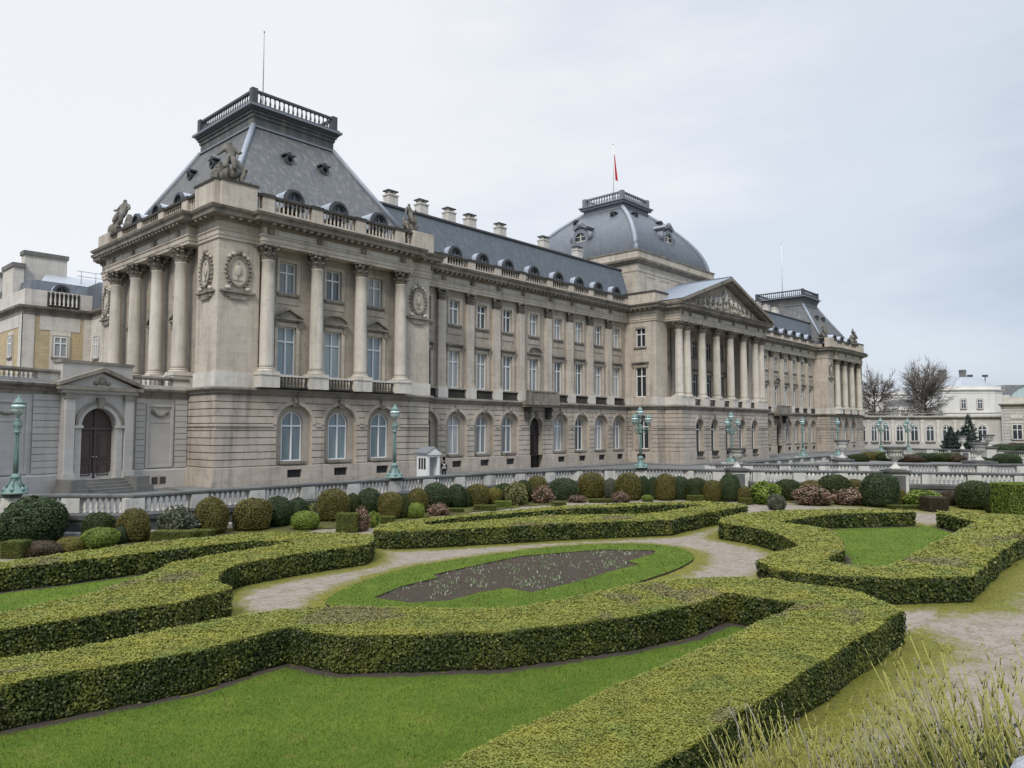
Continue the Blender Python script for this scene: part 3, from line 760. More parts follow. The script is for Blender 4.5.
def pavilion(flip):
    X = (lambda x: mir(x)) if flip else (lambda x: x)
    def FF(y): return Frame(2 * CX, y, -1, 0, 0, -1) if flip else front(y)
    sideF = Frame(2 * CX, 0, 0, 1, 1, 0) if flip else west(0.0)
    innF = Frame(X(PX1), 0, 0, 1, -1 if flip else 1, 0)
    cols = [3.6, 7.8, 11.95, 16.1]; bays = [6.3, 10.45, 14.6]; ubays = [5.75, 9.9, 14.05]
    scol = [5.05, 9.35, 13.65, 17.95]; sbay = [7.2, 11.5, 15.8]
    F0 = FF(0.0)
    gops = [(u, 1.15, 1.30, 5.28, True, .62) for u in bays]
    mb = MB()
    ground_wall(mb, F0, PX0, PX1, gops)
    for u in bays: put(WIN_ARCH_P, F0, u, -.02, 1.36)
    sops = [(u, 1.15, 1.30, 5.28, True, .62, True) for u in sbay]
    if flip: ground_wall(mb, sideF, 0, PD, [])
    else: ground_wall(mb, sideF, 0, PD, [])
    ground_wall(mb, innF, 0, WW, [])
    part(mb, 'ground_storey', ['limestone_ground', 'soot_stone', 'limestone_cornice', 'limestone_shaded'])
    # upper storeys
    mb = MB()
    wops = [(u, .80, ZP + .02, 11.62, False, .34) for u in ubays]
    wops2 = [(u, .725, 14.2, 16.6, False, .34) for u in ubays]
    Fr = FF(.42)
    wall_rows(mb, Fr, 3.2, 16.95, ZS, 13.0, 0, wops, 1); wall_rows(mb, Fr, 3.2, 16.95, 13.0, ZA + .1, 0, wops2, 1)
    for k, u in enumerate(ubays):
        put((WIN_TALL_TRI, WIN_TALL_SEG, WIN_TALL_TRI)[k], Fr, u, 0, ZP + .03); put(WIN_UP_P, Fr, u, 0, 14.2)
        mb.fbox(Fr, u - 1.0, u + 1.0, -.02, .05, 13.35, 13.85, 1)
    # corner piers
    PM = ['limestone', 'limestone_shaded', 'limestone_pale']
    pm = MB(); pm.fbox(F0, 0, 3.15, -3.3, 0, ZP, ZA + .1); pm.fbox(F0, -.10, 3.22, -3.4, .10, ZS - .03, ZP, 2); part(pm, 'corner_pier', PM)
    pm = MB(); pm.fbox(F0, 17.0, PX1, -2.6, 0, ZP, ZA + .1); pm.fbox(F0, 16.93, PX1 + .10, -2.6, .10, ZS - .03, ZP, 2); part(pm, 'corner_pier', PM)
    # side
    PSM = ['limestone', 'limestone_shaded', 'limestone_pale', 'soot_stone']
    mbf, mb = mb, MB()
    Fs = sideF; s_in = Frame(Fs.o[0] - Fs.nn[0] * .42, 0, 0, 1, Fs.nn[0], 0)
    wall_rows(mb, s_in, 3.3, 20.6, ZS, 13.0, 0, [(u, .80, ZP + .02, 11.62, False, .34) for u in sbay], 1)
    wall_rows(mb, s_in, 3.3, 20.6, 13.0, ZA + .1, 0, [(u, .725, 14.2, 16.6, False, .34) for u in sbay], 1)
    for k, u in enumerate(sbay):
        put((WIN_TALL_TRI, WIN_TALL_SEG, WIN_TALL_TRI)[k], s_in, u, 0, ZP + .03); put(WIN_UP_P, s_in, u, 0, 14.2)
    pm = MB(); pm.fbox(Fs, 19.9, PD, -3.0, 0, ZP, ZA + .1); pm.fbox(Fs, 19.8, PD, -3.1, .10, ZS - .03, ZP, 2); part(pm, 'corner_pier', PM)
    # inner return
    mbf.face([innF.P(0, 0.003, ZP), innF.P(WW, 0.003, ZP), innF.P(WW, 0.003, ZA), innF.P(0, 0.003, ZA)])
    # pedestals under the columns and balustrades under the windows
    for u in cols: mbf.fbox(F0, u - .74, u + .74, -.42, 1.12, ZS - .02, ZP - .003, 2); mbf.fbox(F0, u - .80, u + .80, -.42, 1.18, ZP - .12, ZP - .001, 2)
    for u in scol: mb.fbox(Fs, u - .74, u + .74, -.42, 1.12, ZS - .02, ZP - .003, 2); mb.fbox(Fs, u - .80, u + .80, -.42, 1.18, ZP - .12, ZP - .001, 2)
    for F_, us, mb in ((F0, cols, mbf), (Fs, scol, mb)):
        for a, b in zip(us[:-1], us[1:]):
            mb.fbox(F_, a + .74, b - .74, .30, .62, ZP - .16, ZP - .02, 2); mb.fbox(F_, a + .74, b - .74, .30, .60, ZS, ZS + .10, 3)
            P0, P1 = F_.P(a + .8, .46, 0), F_.P(b - .8, .46, 0); balusters(mb, P0[:2], P1[:2], ZS + .1, ZP - .16 - ZS - .1, .085, .27, 6, 3)
            mb.fbox(F_, a + .74, b - .74, -.45, .30, ZS - .02, ZS + .02, 3)
    part(mbf, 'pavilion_front', PSM); part(mb, 'pavilion_side', PSM)
    for u in cols: put(COLUMN, F0, u, .42, ZP)
    for u in scol: put(COLUMN, Fs, u, .42, ZP)
    for u in (1.45, 18.4): put(CARTOUCHE, F0, u, 0, 14.9)
    for u in (1.75, 21.25): put(CARTOUCHE, Fs, u, 0, 14.9)
    # entablature and string course
    jog = .62
    pth = [(0, PD), (0, 19.8), (-jog + .0, 19.8), (-jog, 3.3), (0, 3.3), (0, 0), (3.0, 0), (3.0, -jog), (17.15, -jog), (17.15, 0), (PX1, 0), (PX1, WY + .1)]
    pth = [(x - .10 if i < 6 else x, y - .10 if 4 < i < 11 else y) for i, (x, y) in enumerate(pth)]
    pth[-2] = (PX1 + .1, -.10); pth[-1] = (PX1 + .1, WY + .35)
    gth = [(0, PD), (0, 0), (PX1, 0), (PX1, WY + .35)]
    if flip: pth = [(mir(x), y) for x, y in pth][::-1]; gth = [(mir(x), y) for x, y in gth][::-1]
    mb = MB(); mb.sweep(pth, ENTAB, mats=EN_M)
    for (a, b, d) in ((.2, 2.9, .10), (3.2, 16.9, jog + .10), (17.3, PX1, .10)): modillions(mb, F0, a, b, d + .20)
    for (a, b, d) in ((.2, 3.2, .10), (3.5, 19.7, jog + .10), (20.0, PD - .2, .10)): modillions(mb, Fs, a, b, d + .20)
    for F_, us in ((F0, cols), (Fs, scol)):
        rosettes(mb, F_, us, jog + .10)
        frieze_panels(mb, F_, [(a + b) / 2 for a, b in zip(us[:-1], us[1:])], 2.9, jog + .10)
    mb.fbox(F0, 3.0, 17.1, -.40, jog + .08, ZA + .002, ZA + .06, 0)
    mb.fbox(Fs, 3.4, 19.7, -.40, jog + .08, ZA + .002, ZA + .06, 0)
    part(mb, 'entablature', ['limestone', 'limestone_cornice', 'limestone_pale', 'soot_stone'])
    mb = MB(); mb.sweep(gth, STRING); part(mb, 'string_course', 'limestone_cornice')
    # parapet
    mb = MB()
    roof_rail(mb, F0, .0, PX1, [1.2, 3.6, 7.8, 11.95, 16.1, 18.7], .30, ZT)
    mb.fbox(F0, -.1, 2.6, -.5, .47, ZT - .04, ZT + 1.98); mb.fbox(F0, -.16, 2.7, -.56, .55, ZT + 1.98, ZT + 2.14, 1)
    mb.fbox(F0, 17.5, PX1 + .1, -.5, .46, ZT - .04, ZT + 1.86)
    roof_rail(mb, Fs, .45, PD, [1.6, 5.05, 9.35, 13.65, 17.95, 21.4], .30, ZT)
    mb.fbox(Fs, -.1, 3.0, -.5, .467, ZT - .04, ZT + 1.975); mb.fbox(Fs, -.1, 3.1, -.56, .547, ZT + 1.978, ZT + 2.138, 1)
    mb.fbox(Fs, 20.2, PD + .1, -.5, .465, ZT - .04, ZT + 1.86)
    part(mb, 'roof_balustrade', ['limestone', 'soot_stone'])
    # roof: steep slate pyramid with lead hips, neck, cornice and a railing on top
    A = (.9, PX1 - .9, .9, PD - .5, 20.3); B = (5.95, PX1 - 5.95, 6.75, 16.4, 29.3)
    mb = MB()
    def ring(q): x0, x1, y0, y1, z = q; return [(X(x0), y0, z), (X(x1), y0, z), (X(x1), y1, z), (X(x0), y1, z)]
    lo, hi = ring(A), ring(B)
    for k in range(4): mb.face([lo[k], lo[(k + 1) % 4], hi[(k + 1) % 4], hi[k]])
    rf = part(mb, 'roof', 'slate')
    for k in range(4):
        mb = MB(); a, b = Vector(lo[k]), Vector(hi[k]); mb.tube([a + Vector((0, 0, .05)), b + Vector((0, 0, .05))], .24, 6); sub(mb, 'hip', 'lead_mid', rf)
    mb = MB()
    x0, x1, y0, y1, z = B
    def bx(i, za, zb, m): mb.box(min(X(x0 + i), X(x1 - i)), max(X(x0 + i), X(x1 - i)), y0 + i, y1 - i, za, zb, m)
    bx(-.04, 29.2, 30.1, 2); bx(-.20, 29.2, 29.36, 1); bx(-.14, 30.1, 30.4, 2); bx(-.26, 30.4, 30.62, 2); bx(-.38, 30.62, 30.85, 0); bx(-.62, 30.85, 31.05, 1); bx(-.42, 31.05, 31.22, 0)
    x0 -= .02; x1 += .02; y0 -= .02; y1 += .02
    rr = [(X(x0), y0), (X(x1), y0), (X(x1), y1), (X(x0), y1)]
    for k in range(4):
        p, q = rr[k], rr[(k + 1) % 4]; bar(mb, p, q, .26, 32.22 + .003 * (k % 2), 32.42 + .003 * (k % 2), 0, .13); balusters(mb, p, q, 31.22, 1.01, .11, .42, 6, 0)
        mb.box(p[0] - .26, p[0] + .26, p[1] - .26, p[1] + .26, 31.2, 32.5, 0)
    sub(mb, 'roof_railing', ['lead_dark', 'lead_grey', 'slate'], rf)
    # round-headed dormers low on the slopes and small round vents higher up
    def slope(t): return .9 + (5.95 - .9) * t, .9 + (6.75 - .9) * t, 20.3 + 9.0 * t
    for u in (6.2, 10.3, 14.4):
        t = .10; _, yy, zz = slope(t); put_dormer(F0, u, -(yy - .9), zz - .35)
    for u in (7.75, 12.0, 16.25):
        t = .10; xx, _, zz = slope(t); put_dormer(Fs, u, -(xx - .9), zz - .35)
    for u in (8.15, 11.6):
        xx, yy, zz = slope(.68); put(EYE, F0, u, -(yy - .10), zz)
    for u in (9.9, 14.2):
        xx, yy, zz = slope(.66); put(EYE, Fs, u, -(xx - .10), zz)
    return rf

def make_dormer():
    F = LOC
    h = MB(); r = .86; zs = .72
    outer = [(-r, 0)] + arc_pts(0, zs, r, 12) + [(r, 0)]; inner = [(-r + .2, 0)] + arc_pts(0, zs, r - .2, 12) + [(r - .2, 0)]
    h.fband(F, outer, inner, -.3, .24, 1)
    outer2 = [(u * 1.06, z + .05) for u, z in outer]
    for a, b in zip(outer2[:-1], outer2[1:]):
        h.face([F.P(a[0], .05, a[1]), F.P(b[0], .05, b[1]), F.P(b[0], -2.0, b[1]), F.P(a[0], -2.0, a[1])], 0)
    o = h.build('dormer', ['lead_pale', 'lead_dark'])
    p = MB(); p.face([F.P(u, -.06, z) for u, z in inner]); p.build('pane', 'pane_dark', o)
    f = MB(); f.fbox(F, -.03, .03, -.05, .03, 0, zs + r - .2); f.fbox(F, -r + .2, r - .2, -.05, .02, zs - .05, zs + .05); f.fband(F, inner, [(u * .86, z * .96) for u, z in inner], -.05, .025); f.build('frame', 'lead_grey', o)
    return Proto(o)
DORMER = make_dormer()
def put_dormer(F, u, d, z): return put(DORMER, F, u, d, z)
def make_eye():
    F = LOC; h = MB(); n = 12; r = .40
    h.fband(F, [(r * math.cos(t), r * math.sin(t)) for t in np.linspace(0, 2 * math.pi, n + 1)], [(r * .62 * math.cos(t), r * .62 * math.sin(t)) for t in np.linspace(0, 2 * math.pi, n + 1)], -.9, .25)
    h.fbox(F, -.52, .52, -.8, .30, .34, .46); h.fbox(F, -.14, .14, -.6, .30, .42, .62)
    o = h.build('roof_vent', 'lead_dark'); p = MB(); p.face([F.P(r * .64 * math.cos(t), .0, r * .64 * math.sin(t)) for t in np.linspace(0, 2 * math.pi, n + 1)[:-1]]); p.build('opening', 'iron_dark', o); return Proto(o)
EYE = make_eye()
pavilion(False); pavilion(True)

# ------------------------------------------------------------------ the two long wings
WPIL = [19.7, 23.54, 27.4, 31.24, 35.09, 39.73, 43.7, 47.6, 51.5, 55.35]
WBAY = [(a + b) / 2 for a, b in zip(WPIL[:-1], WPIL[1:])]
DOORBAY = 4
def make_door():
    f = MB(); F = LOC; w, h = 2.12, 5.5
    pts = [(-w / 2, 0), (w / 2, 0)] + arc_pts(0, h - w / 2, w / 2, 12)[::-1]
    f.face([F.P(u, -.55, z) for u, z in pts]); f.fbox(F, -w / 2, w / 2, -.55, -.42, 3.55, 3.75); f.fbox(F, -.05, .05, -.55, -.45, 0, 3.55)
    for sg in (-1, 1):
        for za, zb in ((.25, 1.3), (1.5, 3.35)): f.fbox(F, sg * .48 - .33, sg * .48 + .33, -.55, -.50, za, zb)
    return Proto(f.build('entrance_door', 'door_dark'))
DOOR = make_door()
def wing(flip):
    F0 = Frame(2 * CX, WW, -1, 0, 0, -1) if flip else front(WW)
    Fg = Frame(2 * CX, WY, -1, 0, 0, -1) if flip else front(WY)
    u0, u1 = PX1, CXL
    mb = MB()
    ops = []
    for k, u in enumerate(WBAY):
        if k == DOORBAY: ops.append((u, 1.05, ZR + .02, 5.15, True, .65, True))
        else: ops.append((u, 1.02, 1.30, 5.20, True, .66))
    ground_wall(mb, Fg, u0, u1, ops)
    part(mb, 'ground_storey', ['limestone_ground', 'soot_stone', 'limestone_cornice', 'limestone_shaded'])
    for k, u in enumerate(WBAY):
        if k == DOORBAY: put(DOOR, Fg, u, -.04, ZR + .06)
        else: put(WIN_ARCH_W, Fg, u, -.04, 1.36)
    mb = MB()
    wall_rows(mb, F0, u0, u1, ZS, 13.0, 0, [(u, .73, ZP + .02, 11.50, False, .34) for u in WBAY], 0)
    wall_rows(mb, F0, u0, u1, 13.0, ZA + .1, 0, [(u, .70, 14.1, 16.5, False, .34) for u in WBAY], 0)
    for k, u in enumerate(WBAY):
        put(WIN_TALL_WS if k == DOORBAY else WIN_TALL_W, F0, u, 0, ZP + .02); put(WIN_UP_W, F0, u, 0, 14.1)
        mb.fbox(F0, u - .95, u + .95, -.02, .05, 13.15, 13.65, 0)
    for u in WPIL[1:-1]: mb.fbox(F0, u - .64, u + .64, -.02, .52, ZS - .02, ZP - .001, 1)
    for a, b in zip(WPIL[:-1], WPIL[1:]):
        if a == WPIL[DOORBAY]: continue
        mb.fbox(F0, a + .64, b - .64, .10, .38, ZP - .16, ZP - .02, 0); mb.fbox(F0, a + .64, b - .64, .10, .36, ZS, ZS + .1, 2); mb.fbox(F0, a + .64, b - .64, -.02, .02, ZS, ZP - .1, 2)
        P0, P1 = F0.P(a + .7, .25, 0), F0.P(b - .7, .25, 0); balusters(mb, P0[:2], P1[:2], ZS + .1, ZP - .26 - ZS, .08, .26, 6, 2)
    part(mb, 'wing_storeys', ['limestone_shaded', 'limestone_pale', 'soot_stone'])
    for u in WPIL[1:-1]: put(PILASTER, F0, u, 0, ZP)
    # balcony over the door
    u = WBAY[DOORBAY]; mb = MB()
    mb.fbox(Fg, u - 2.6, u + 2.6, -.1, 1.30, 6.42, 6.86, 0); mb.fbox(Fg, u - 2.5, u + 2.5, -.1, 1.15, 6.2, 6.42, 0)
    for sg in (-1, 1):
        mb.fprism(Frame(Fg.P(u + sg * 1.75 - .22, 0, 0)[0], WY, 0, -1, 1, 0) if False else Fg, [(u + sg * 1.75 - .24, 4.9), (u + sg * 1.75 + .24, 4.9), (u + sg * 1.75 + .30, 6.2), (u + sg * 1.75 - .30, 6.2)], -.05, .55, 1)
        mb.ball(Fg.P(u + sg * 1.75, .55, 5.9), .28, .35, .32, 8, 6, 1); mb.ball(Fg.P(u + sg * 1.75, .35, 5.1), .22, .28, .26, 8, 6, 1)
        mb.fbox(Fg, u + sg * 2.3 - .25, u + sg * 2.3 + .25, .75, 1.25, 6.86, 7.80, 0)
    mb.fbox(Fg, u - 2.6, u + 2.6, .78, 1.22, 7.80, 7.95, 0); mb.fbox(Fg, u - 2.05, u + 2.05, .85, 1.15, 6.86, 7.80, 0)
    part(mb, 'balcony', ['limestone_cornice', 'soot_stone'])
    # entablature, string
    pth = [(u0 - .1, WY - .15), (u1 + .1, WY - .15)]; gth = [(u0, WY), (u1, WY)]
    if flip: pth = [(mir(x), y) for x, y in pth][::-1]; gth = [(mir(x), y) for x, y in gth][::-1]
    mb = MB(); mb.sweep(pth, ENTAB, mats=EN_M); modillions(mb, Fg, u0 + .2, u1 - .2, .35); rosettes(mb, Fg, WPIL[1:-1], .15); frieze_panels(mb, Fg, WBAY, 2.5, .15)
    part(mb, 'entablature', ['limestone', 'limestone_cornice', 'limestone_pale', 'soot_stone'])
    mb = MB(); mb.sweep(gth, STRING); part(mb, 'string_course', 'limestone_cornice')
    mb = MB(); roof_rail(mb, Fg, u0 + .1, u1, WPIL[1:], .10, ZT, h=1.30); part(mb, 'roof_balustrade', ['limestone', 'soot_stone'])
    # mansard
    mb = MB(); xa, xb = (u0 - 4.0, u1 + 1.9)
    if flip: xa, xb = mir(xb), mir(xa)
    prof = [(3.0, 20.2), (4.5, 24.75), (4.35, 24.80), (4.35, 24.98), (5.0, 25.02), (11.0, 26.4), (19.0, 24.6), (20.5, 20.2)]
    for (y0, z0), (y1, z1), m in zip(prof[:-1], prof[1:], (0, 1, 1, 1, 0, 0, 0)): mb.face([(xa, y0, z0), (xb, y0, z0), (xb, y1, z1), (xa, y1, z1)], m)
    xe = xa if flip else xb; mb.face([(xe, y, z) for y, z in prof], 0)
    rf = part(mb, 'mansard_roof', ['slate_blue', 'lead_dark'])
    for k, u in enumerate(WBAY): put_dormer(F0, u, -.05, 20.35)
    for x in (22.3, 26.4, 30.4, 33.6, 38.6, 46.6, 53.6):
        x = mir(x) if flip else x
        c = MB(); c.box(x - .56, x + .56, 8.5, 9.5, 25.2, 27.55, 0); c.box(x - .64, x + .64, 8.42, 9.58, 27.55, 27.68, 0)
        for k in (-1, 1): c.box(x + k * .3 - .17, x + k * .3 + .17, 8.75, 9.3, 27.68, 28.02, 0)
        c.box(x - .66, x + .66, 8.55, 9.5, 28.02, 28.14, 1)
        sub(c, 'chimney', ['limestone_pale', 'lead_dark'], rf)
wing(False); wing(True)

# ------------------------------------------------------------------ central block, porch, dome
PCOL = [57.9, 59.85, 63.8, 67.85, 71.95, 76.0, 79.95, 81.9]
PBAY = [61.82, 65.82, 69.9, 73.97, 77.97]
mb = MB()
FL = west(CXL); FRt = east(CXR)
ground_wall(mb, Frame(CXL, CY, 0, 1, -1, 0), 0, WW - CY, [(2.25, 1.02, 1.30, 5.20, True, .66)])
ground_wall(mb, Frame(CXR, CY, 0, 1, 1, 0), 0, WW - CY, [(2.25, 1.02, 1.30, 5.20, True, .66)])
ground_wall(mb, front(CY), CXL, 57.3, []); ground_wall(mb, front(CY), 82.5, CXR, [])
ground_wall(mb, Frame(57.3, GY, 0, 1, -1, 0), 0, CY - GY, []); ground_wall(mb, Frame(82.5, GY, 0, 1, 1, 0), 0, CY - GY, [])
ground_wall(mb, front(GY), 57.3, 82.5, [(u, 1.02, .30, 5.20, True, .70) for u in PBAY])
part(mb, 'ground_storey', ['limestone_ground', 'soot_stone', 'limestone_cornice', 'limestone_shaded'])
for u in PBAY: put(WIN_ARCH_T, front(GY), u, -.05, .34)
put(WIN_ARCH_D, Frame(CXL, CY, 0, 1, -1, 0), 2.25, -.04, 1.36); put(WIN_ARCH_D, Frame(CXR, CY, 0, 1, 1, 0), 2.25, -.04, 1.36)
mb = MB()
for F_ in (Frame(CXL, CY, 0, 1, -1, 0), Frame(CXR, CY, 0, 1, 1, 0)):
    wall_rows(mb, F_, 0, WW - CY, ZS, 13.0, 0, [(2.25, .80, ZP + .02, 11.62, False, .34)], 0); wall_rows(mb, F_, 0, WW - CY, 13.0, ZA + .1, 0, [(2.25, .725, 14.2, 16.6, False, .34)], 0)
    put(WIN_TALL_D, F_, 2.25, 0, ZP + .03); put(WIN_UP_D, F_, 2.25, 0, 14.2)
    mb.fbox(F_, 0, .9, -.02, .07, ZS, ZP, 1); mb.fbox(F_, 3.5, WW - CY, -.02, .07, ZS, ZP, 1)
for a, b in ((CXL, 58.1), (81.7, CXR)):
    mb.face([(a, CY, ZS), (b, CY, ZS), (b, CY, ZA + .1), (a, CY, ZA + .1)]); mb.face([(b if a == CXL else a, CY, ZS), (b if a == CXL else a, .8, ZS), (b if a == CXL else a, .8, ZA), (b if a == CXL else a, CY, ZA)])
    mb.fbox(front(CY), a - .06, b + .02, -.02, .08, ZS - .02, ZP, 1)
# porch back wall with dark openings, floor and ceiling
wall_rows(mb, front(.8), 58.1, 81.7, ZS, 13.0, 0, [(u, .95, ZP, 12.2, False, .4) for u in PBAY], 2); wall_rows(mb, front(.8), 58.1, 81.7, 13.0, ZA + .1, 0, [(u, .80, 13.9, 16.4, False, .4) for u in PBAY], 2)
mb.box(57.4, 82.4, GY - .0 + .02, .85, ZS - .25, ZS - .03, 1); mb.box(57.5, 82.3, GY + .2, .85, ZA + .05, ZA + .3, 2)
for u in PCOL[1:-1]: mb.fbox(front(.8), u - .5, u + .5, -.02, .25, ZP - .8, ZA, 2)
# pedestals
for a, b in ((57.15, 60.6), (79.2, 82.65)): mb.fbox(front(GY), a, b, -1.4, .06, ZS - .02, ZP - .002, 1)
mb.fbox(Frame(57.3, GY, 0, 1, -1, 0), .0, CY - GY, -1.2, .057, ZS - .021, ZP - .005, 1); mb.fbox(Frame(82.5, GY, 0, 1, 1, 0), .0, CY - GY, -1.2, .057, ZS - .021, ZP - .005, 1)
for u in PCOL[2:-2]: mb.fbox(front(GY), u - .74, u + .74, -1.4, .06, ZS - .02, ZP - .002, 1)
pe = [60.6] + [q for u in PCOL[2:-2] for q in (u - .74, u + .74)] + [79.2]
for a, b in zip(pe[0::2], pe[1::2]):
    mb.fbox(front(GY), a, b, -.75, -.45, ZP - .16, ZP - .02, 1); balusters(mb, (a, GY + .6), (b, GY + .6), ZS, .84, .085, .27, 6, 3)
part(mb, 'central_storeys', ['limestone', 'limestone_pale', 'limestone_shaded', 'soot_stone'])
for u in PBAY:
    put(WIN_TALL_D, front(.8), u, -.06, ZP + .05); put(WIN_UP_D, front(.8), u, -.06, 14.0)
for u in PCOL: put(COLUMN, front(-3.6), u, 0, ZP)
for x in (58.6, 81.2):
    put(PILASTER, front(CY), x, -.3, ZP) if False else None
mb = MB()
epth = [(CXL - .1, WY + .2), (CXL - .1, CY - .1), (57.2, CY - .1), (57.2, GY + .05), (82.6, GY + .05), (82.6, CY - .1), (CXR + .1, CY - .1), (CXR + .1, WY + .2)]
mb.sweep(epth, ENTAB, mats=EN_M); modillions(mb, front(GY + .05), 57.4, 82.4, .2)
modillions(mb, Frame(CXL - .1, CY, 0, 1, -1, 0), 0, WY - CY, .2)
rosettes(mb, front(GY + .05), PCOL, 0); frieze_panels(mb, front(GY + .05), PBAY, 2.7, 0)
mb.box(57.25, 82.55, GY + .1, GY + 1.1, ZA + .01, ZF, 0); mb.box(57.25, 58.3, GY + 1.1, CY, ZA + .01, ZF, 0); mb.box(81.5, 82.55, GY + 1.1, CY, ZA + .01, ZF, 0)
part(mb, 'entablature', ['limestone', 'limestone_cornice', 'limestone_pale', 'soot_stone'])
mb = MB(); mb.sweep([(CXL, WY + .2), (CXL, CY), (57.3, CY), (57.3, GY), (82.5, GY), (82.5, CY), (CXR, CY), (CXR, WY + .2)], STRING); part(mb, 'string_course', 'limestone_cornice')
# pediment
yF = GY + .05
mb = MB(); zb = ZT + .06; zap = 24.35; hwp = 13.55
mb.fprism(front(yF), [(CX - hwp + 1.1, zb), (CX + hwp - 1.1, zb), (CX, zap - .75)], -.9, -.28, 0)
mb.fprism(front(yF), [(CX - hwp, zb - .03), (CX + hwp, zb - .03), (CX + hwp, zb + .33), (CX, zap + .14), (CX - hwp, zb + .33)], -8, -.88, 1)
for sg in (-1, 1):
    mb.fprism(front(yF), [(CX + sg * hwp, zb), (CX + sg * (hwp + .05), zb + .34), (CX, zap + .18), (CX, zap - .28)], -.9, .98, 1)
    mb.fprism(front(yF), [(CX + sg * (hwp - 1.0), zb + .02), (CX + sg * (hwp - .9), zb + .26), (CX, zap - .27), (CX, zap - .62)], -.9, .55, 1)
ped = part(mb, 'pediment', ['limestone_shaded', 'limestone_cornice'])
mb = MB(); Fp = front(yF)
rr = random.Random(3)
def relief_fig(u, z, h, lean=0.0, d=-.16):
    mb.ball(Fp.P(u + lean * h * .9, d, z + h * .9), h * .085, .10, h * .10, 7, 5)
    mb.tube([Fp.P(u + lean * h * .8, d, z + h * .80), Fp.P(u + lean * h * .4, d + .02, z + h * .55), Fp.P(u, d, z + h * .38)], [h * .13, h * .12, h * .14], 7)
    for sg in (-1, 1):
        mb.tube([Fp.P(u + sg * h * .06, d, z + h * .40), Fp.P(u + sg * h * .14, d + .06, z + h * .22), Fp.P(u + sg * h * .12, d, z)], [h * .09, h * .07, h * .05], 6)
        mb.tube([Fp.P(u + lean * h * .8 + sg * h * .12, d, z + h * .76), Fp.P(u + sg * h * .30, d + .05, z + h * rr.uniform(.5, .7)), Fp.P(u + sg * h * .42, d, z + h * rr.uniform(.45, .95))], [h * .05, h * .045, h * .035], 6)
relief_fig(CX, zb + .5, 2.9)
for k, (du, h) in enumerate(((1.7, 2.3), (3.2, 2.1), (4.6, 1.7), (5.9, 1.45), (7.2, 1.15), (8.5, .9))):
    for sg in (-1, 1): relief_fig(CX + sg * (du + rr.uniform(-.2, .2)), zb + .3, h, -sg * rr.uniform(.05, .4))
for k in range(26):
    u = rr.uniform(-9.6, 9.6); zz = zb + .2 + rr.uniform(0, .55) * (1 - abs(u) / 11) * 2.2; mb.ball(Fp.P(CX + u, -.22, zz), rr.uniform(.2, .5), .14, rr.uniform(.15, .32), 7, 5)
sub(mb, 'relief', 'limestone_pale', ped)
mb = MB()
for sg in (-1, 1): mb.face([(CX, yF - .9, zap + .22), (CX + sg * (hwp + .1), yF - .9, zb + .38), (CX + sg * (hwp + .1), 4.0, zb + .38), (CX, 4.0, zap + .22)])
mb.box(CX - .2, CX + .2, yF - .88, 3.9, zap + .18, zap + .32)
sub(mb, 'roof', 'lead_roof', ped)
# parapet on the shoulders of the central block
for xa, xb in ((CXL, CXL + 3.2), (CXR - 3.2, CXR)):
    mb = MB(); mb.box(xa, xb, CY + .1, 8, ZT, ZT + 1.5); mb.box(xa - .08, xb + .08, CY + .02, 8, ZT + 1.5, ZT + 1.72, 1); part(mb, 'parapet', ['limestone', 'soot_stone'])
# attic under the dome
AX0, AX1, AY0, AY1 = 59.0, 80.8, 2.95, 24.8
mb = MB(); mb.box(AX0 + .25, AX1 - .25, AY0 + .25, AY1 - .25, ZT, 26.3, 0)
loop = [(AX0 + .25, AY1 - .25), (AX0 + .25, AY0 + .25), (AX1 - .25, AY0 + .25), (AX1 - .25, AY1 - .25)]
mb.sweep(loop, [(0, 25.0), (.06, 25.0), (.06, 25.25), (.02, 25.3), (.02, 26.0), (.25, 26.12), (.30, 26.3), (.55, 26.42), (.60, 26.7), (.10, 26.8), (.10, 27.75), (.22, 27.78), (.22, 27.95), (-1.4, 28.0)], closed=True, mats=[0, 0, 0, 0, 1, 1, 1, 1, 1, 0, 1, 1, 1])
for F_, us in ((front(AY0 + .25), [62.4, 66.2, 69.9, 73.6, 77.4]), (Frame(AX0 + .25, 0, 0, 1, -1, 0), [6.4, 10.2, 14, 17.8, 21.6]), (Frame(AX1 - .25, 0, 0, 1, 1, 0), [6.4, 10.2, 14, 17.8, 21.6])):
    for u in us:
        for a, b, zz, zt in ((-1.4, 1.4, 22.0, 22.12), (-1.4, 1.4, 24.5, 24.62), (-1.4, -1.28, 22.12, 24.5), (1.28, 1.4, 22.12, 24.5)): mb.fbox(F_, u + a, u + b, -.01, .05, zz, zt, 0)
part(mb, 'dome_base', ['limestone', 'limestone_cornice'])
mb = MB(); cy0 = (AY0 + AY1) / 2
def dome_hw(t):
    a = t * math.pi / 2
    return 10.1 - (10.1 - 3.5) * t ** 1.75, 27.9 + (36.75 - 27.9) * t
NS = 20; rings = []
for k in range(NS + 1):
    hw_, zz = dome_hw(k / NS); rings.append([(CX - hw_, cy0 - hw_, zz), (CX + hw_, cy0 - hw_, zz), (CX + hw_, cy0 + hw_, zz), (CX - hw_, cy0 + hw_, zz)])
for a, b in zip(rings[:-1], rings[1:]):
    for q in range(4): mb.face([a[q], a[(q + 1) % 4], b[(q + 1) % 4], b[q]])
dome = part(mb, 'dome', 'slate_blue')
for q in range(4):
    mb = MB(); mb.tube([tuple(Vector(r_[q]) + Vector((0, 0, .02))) for r_ in rings], .34, 6); sub(mb, 'hip', 'lead_mid', dome)
mb = MB()
hb = 3.5
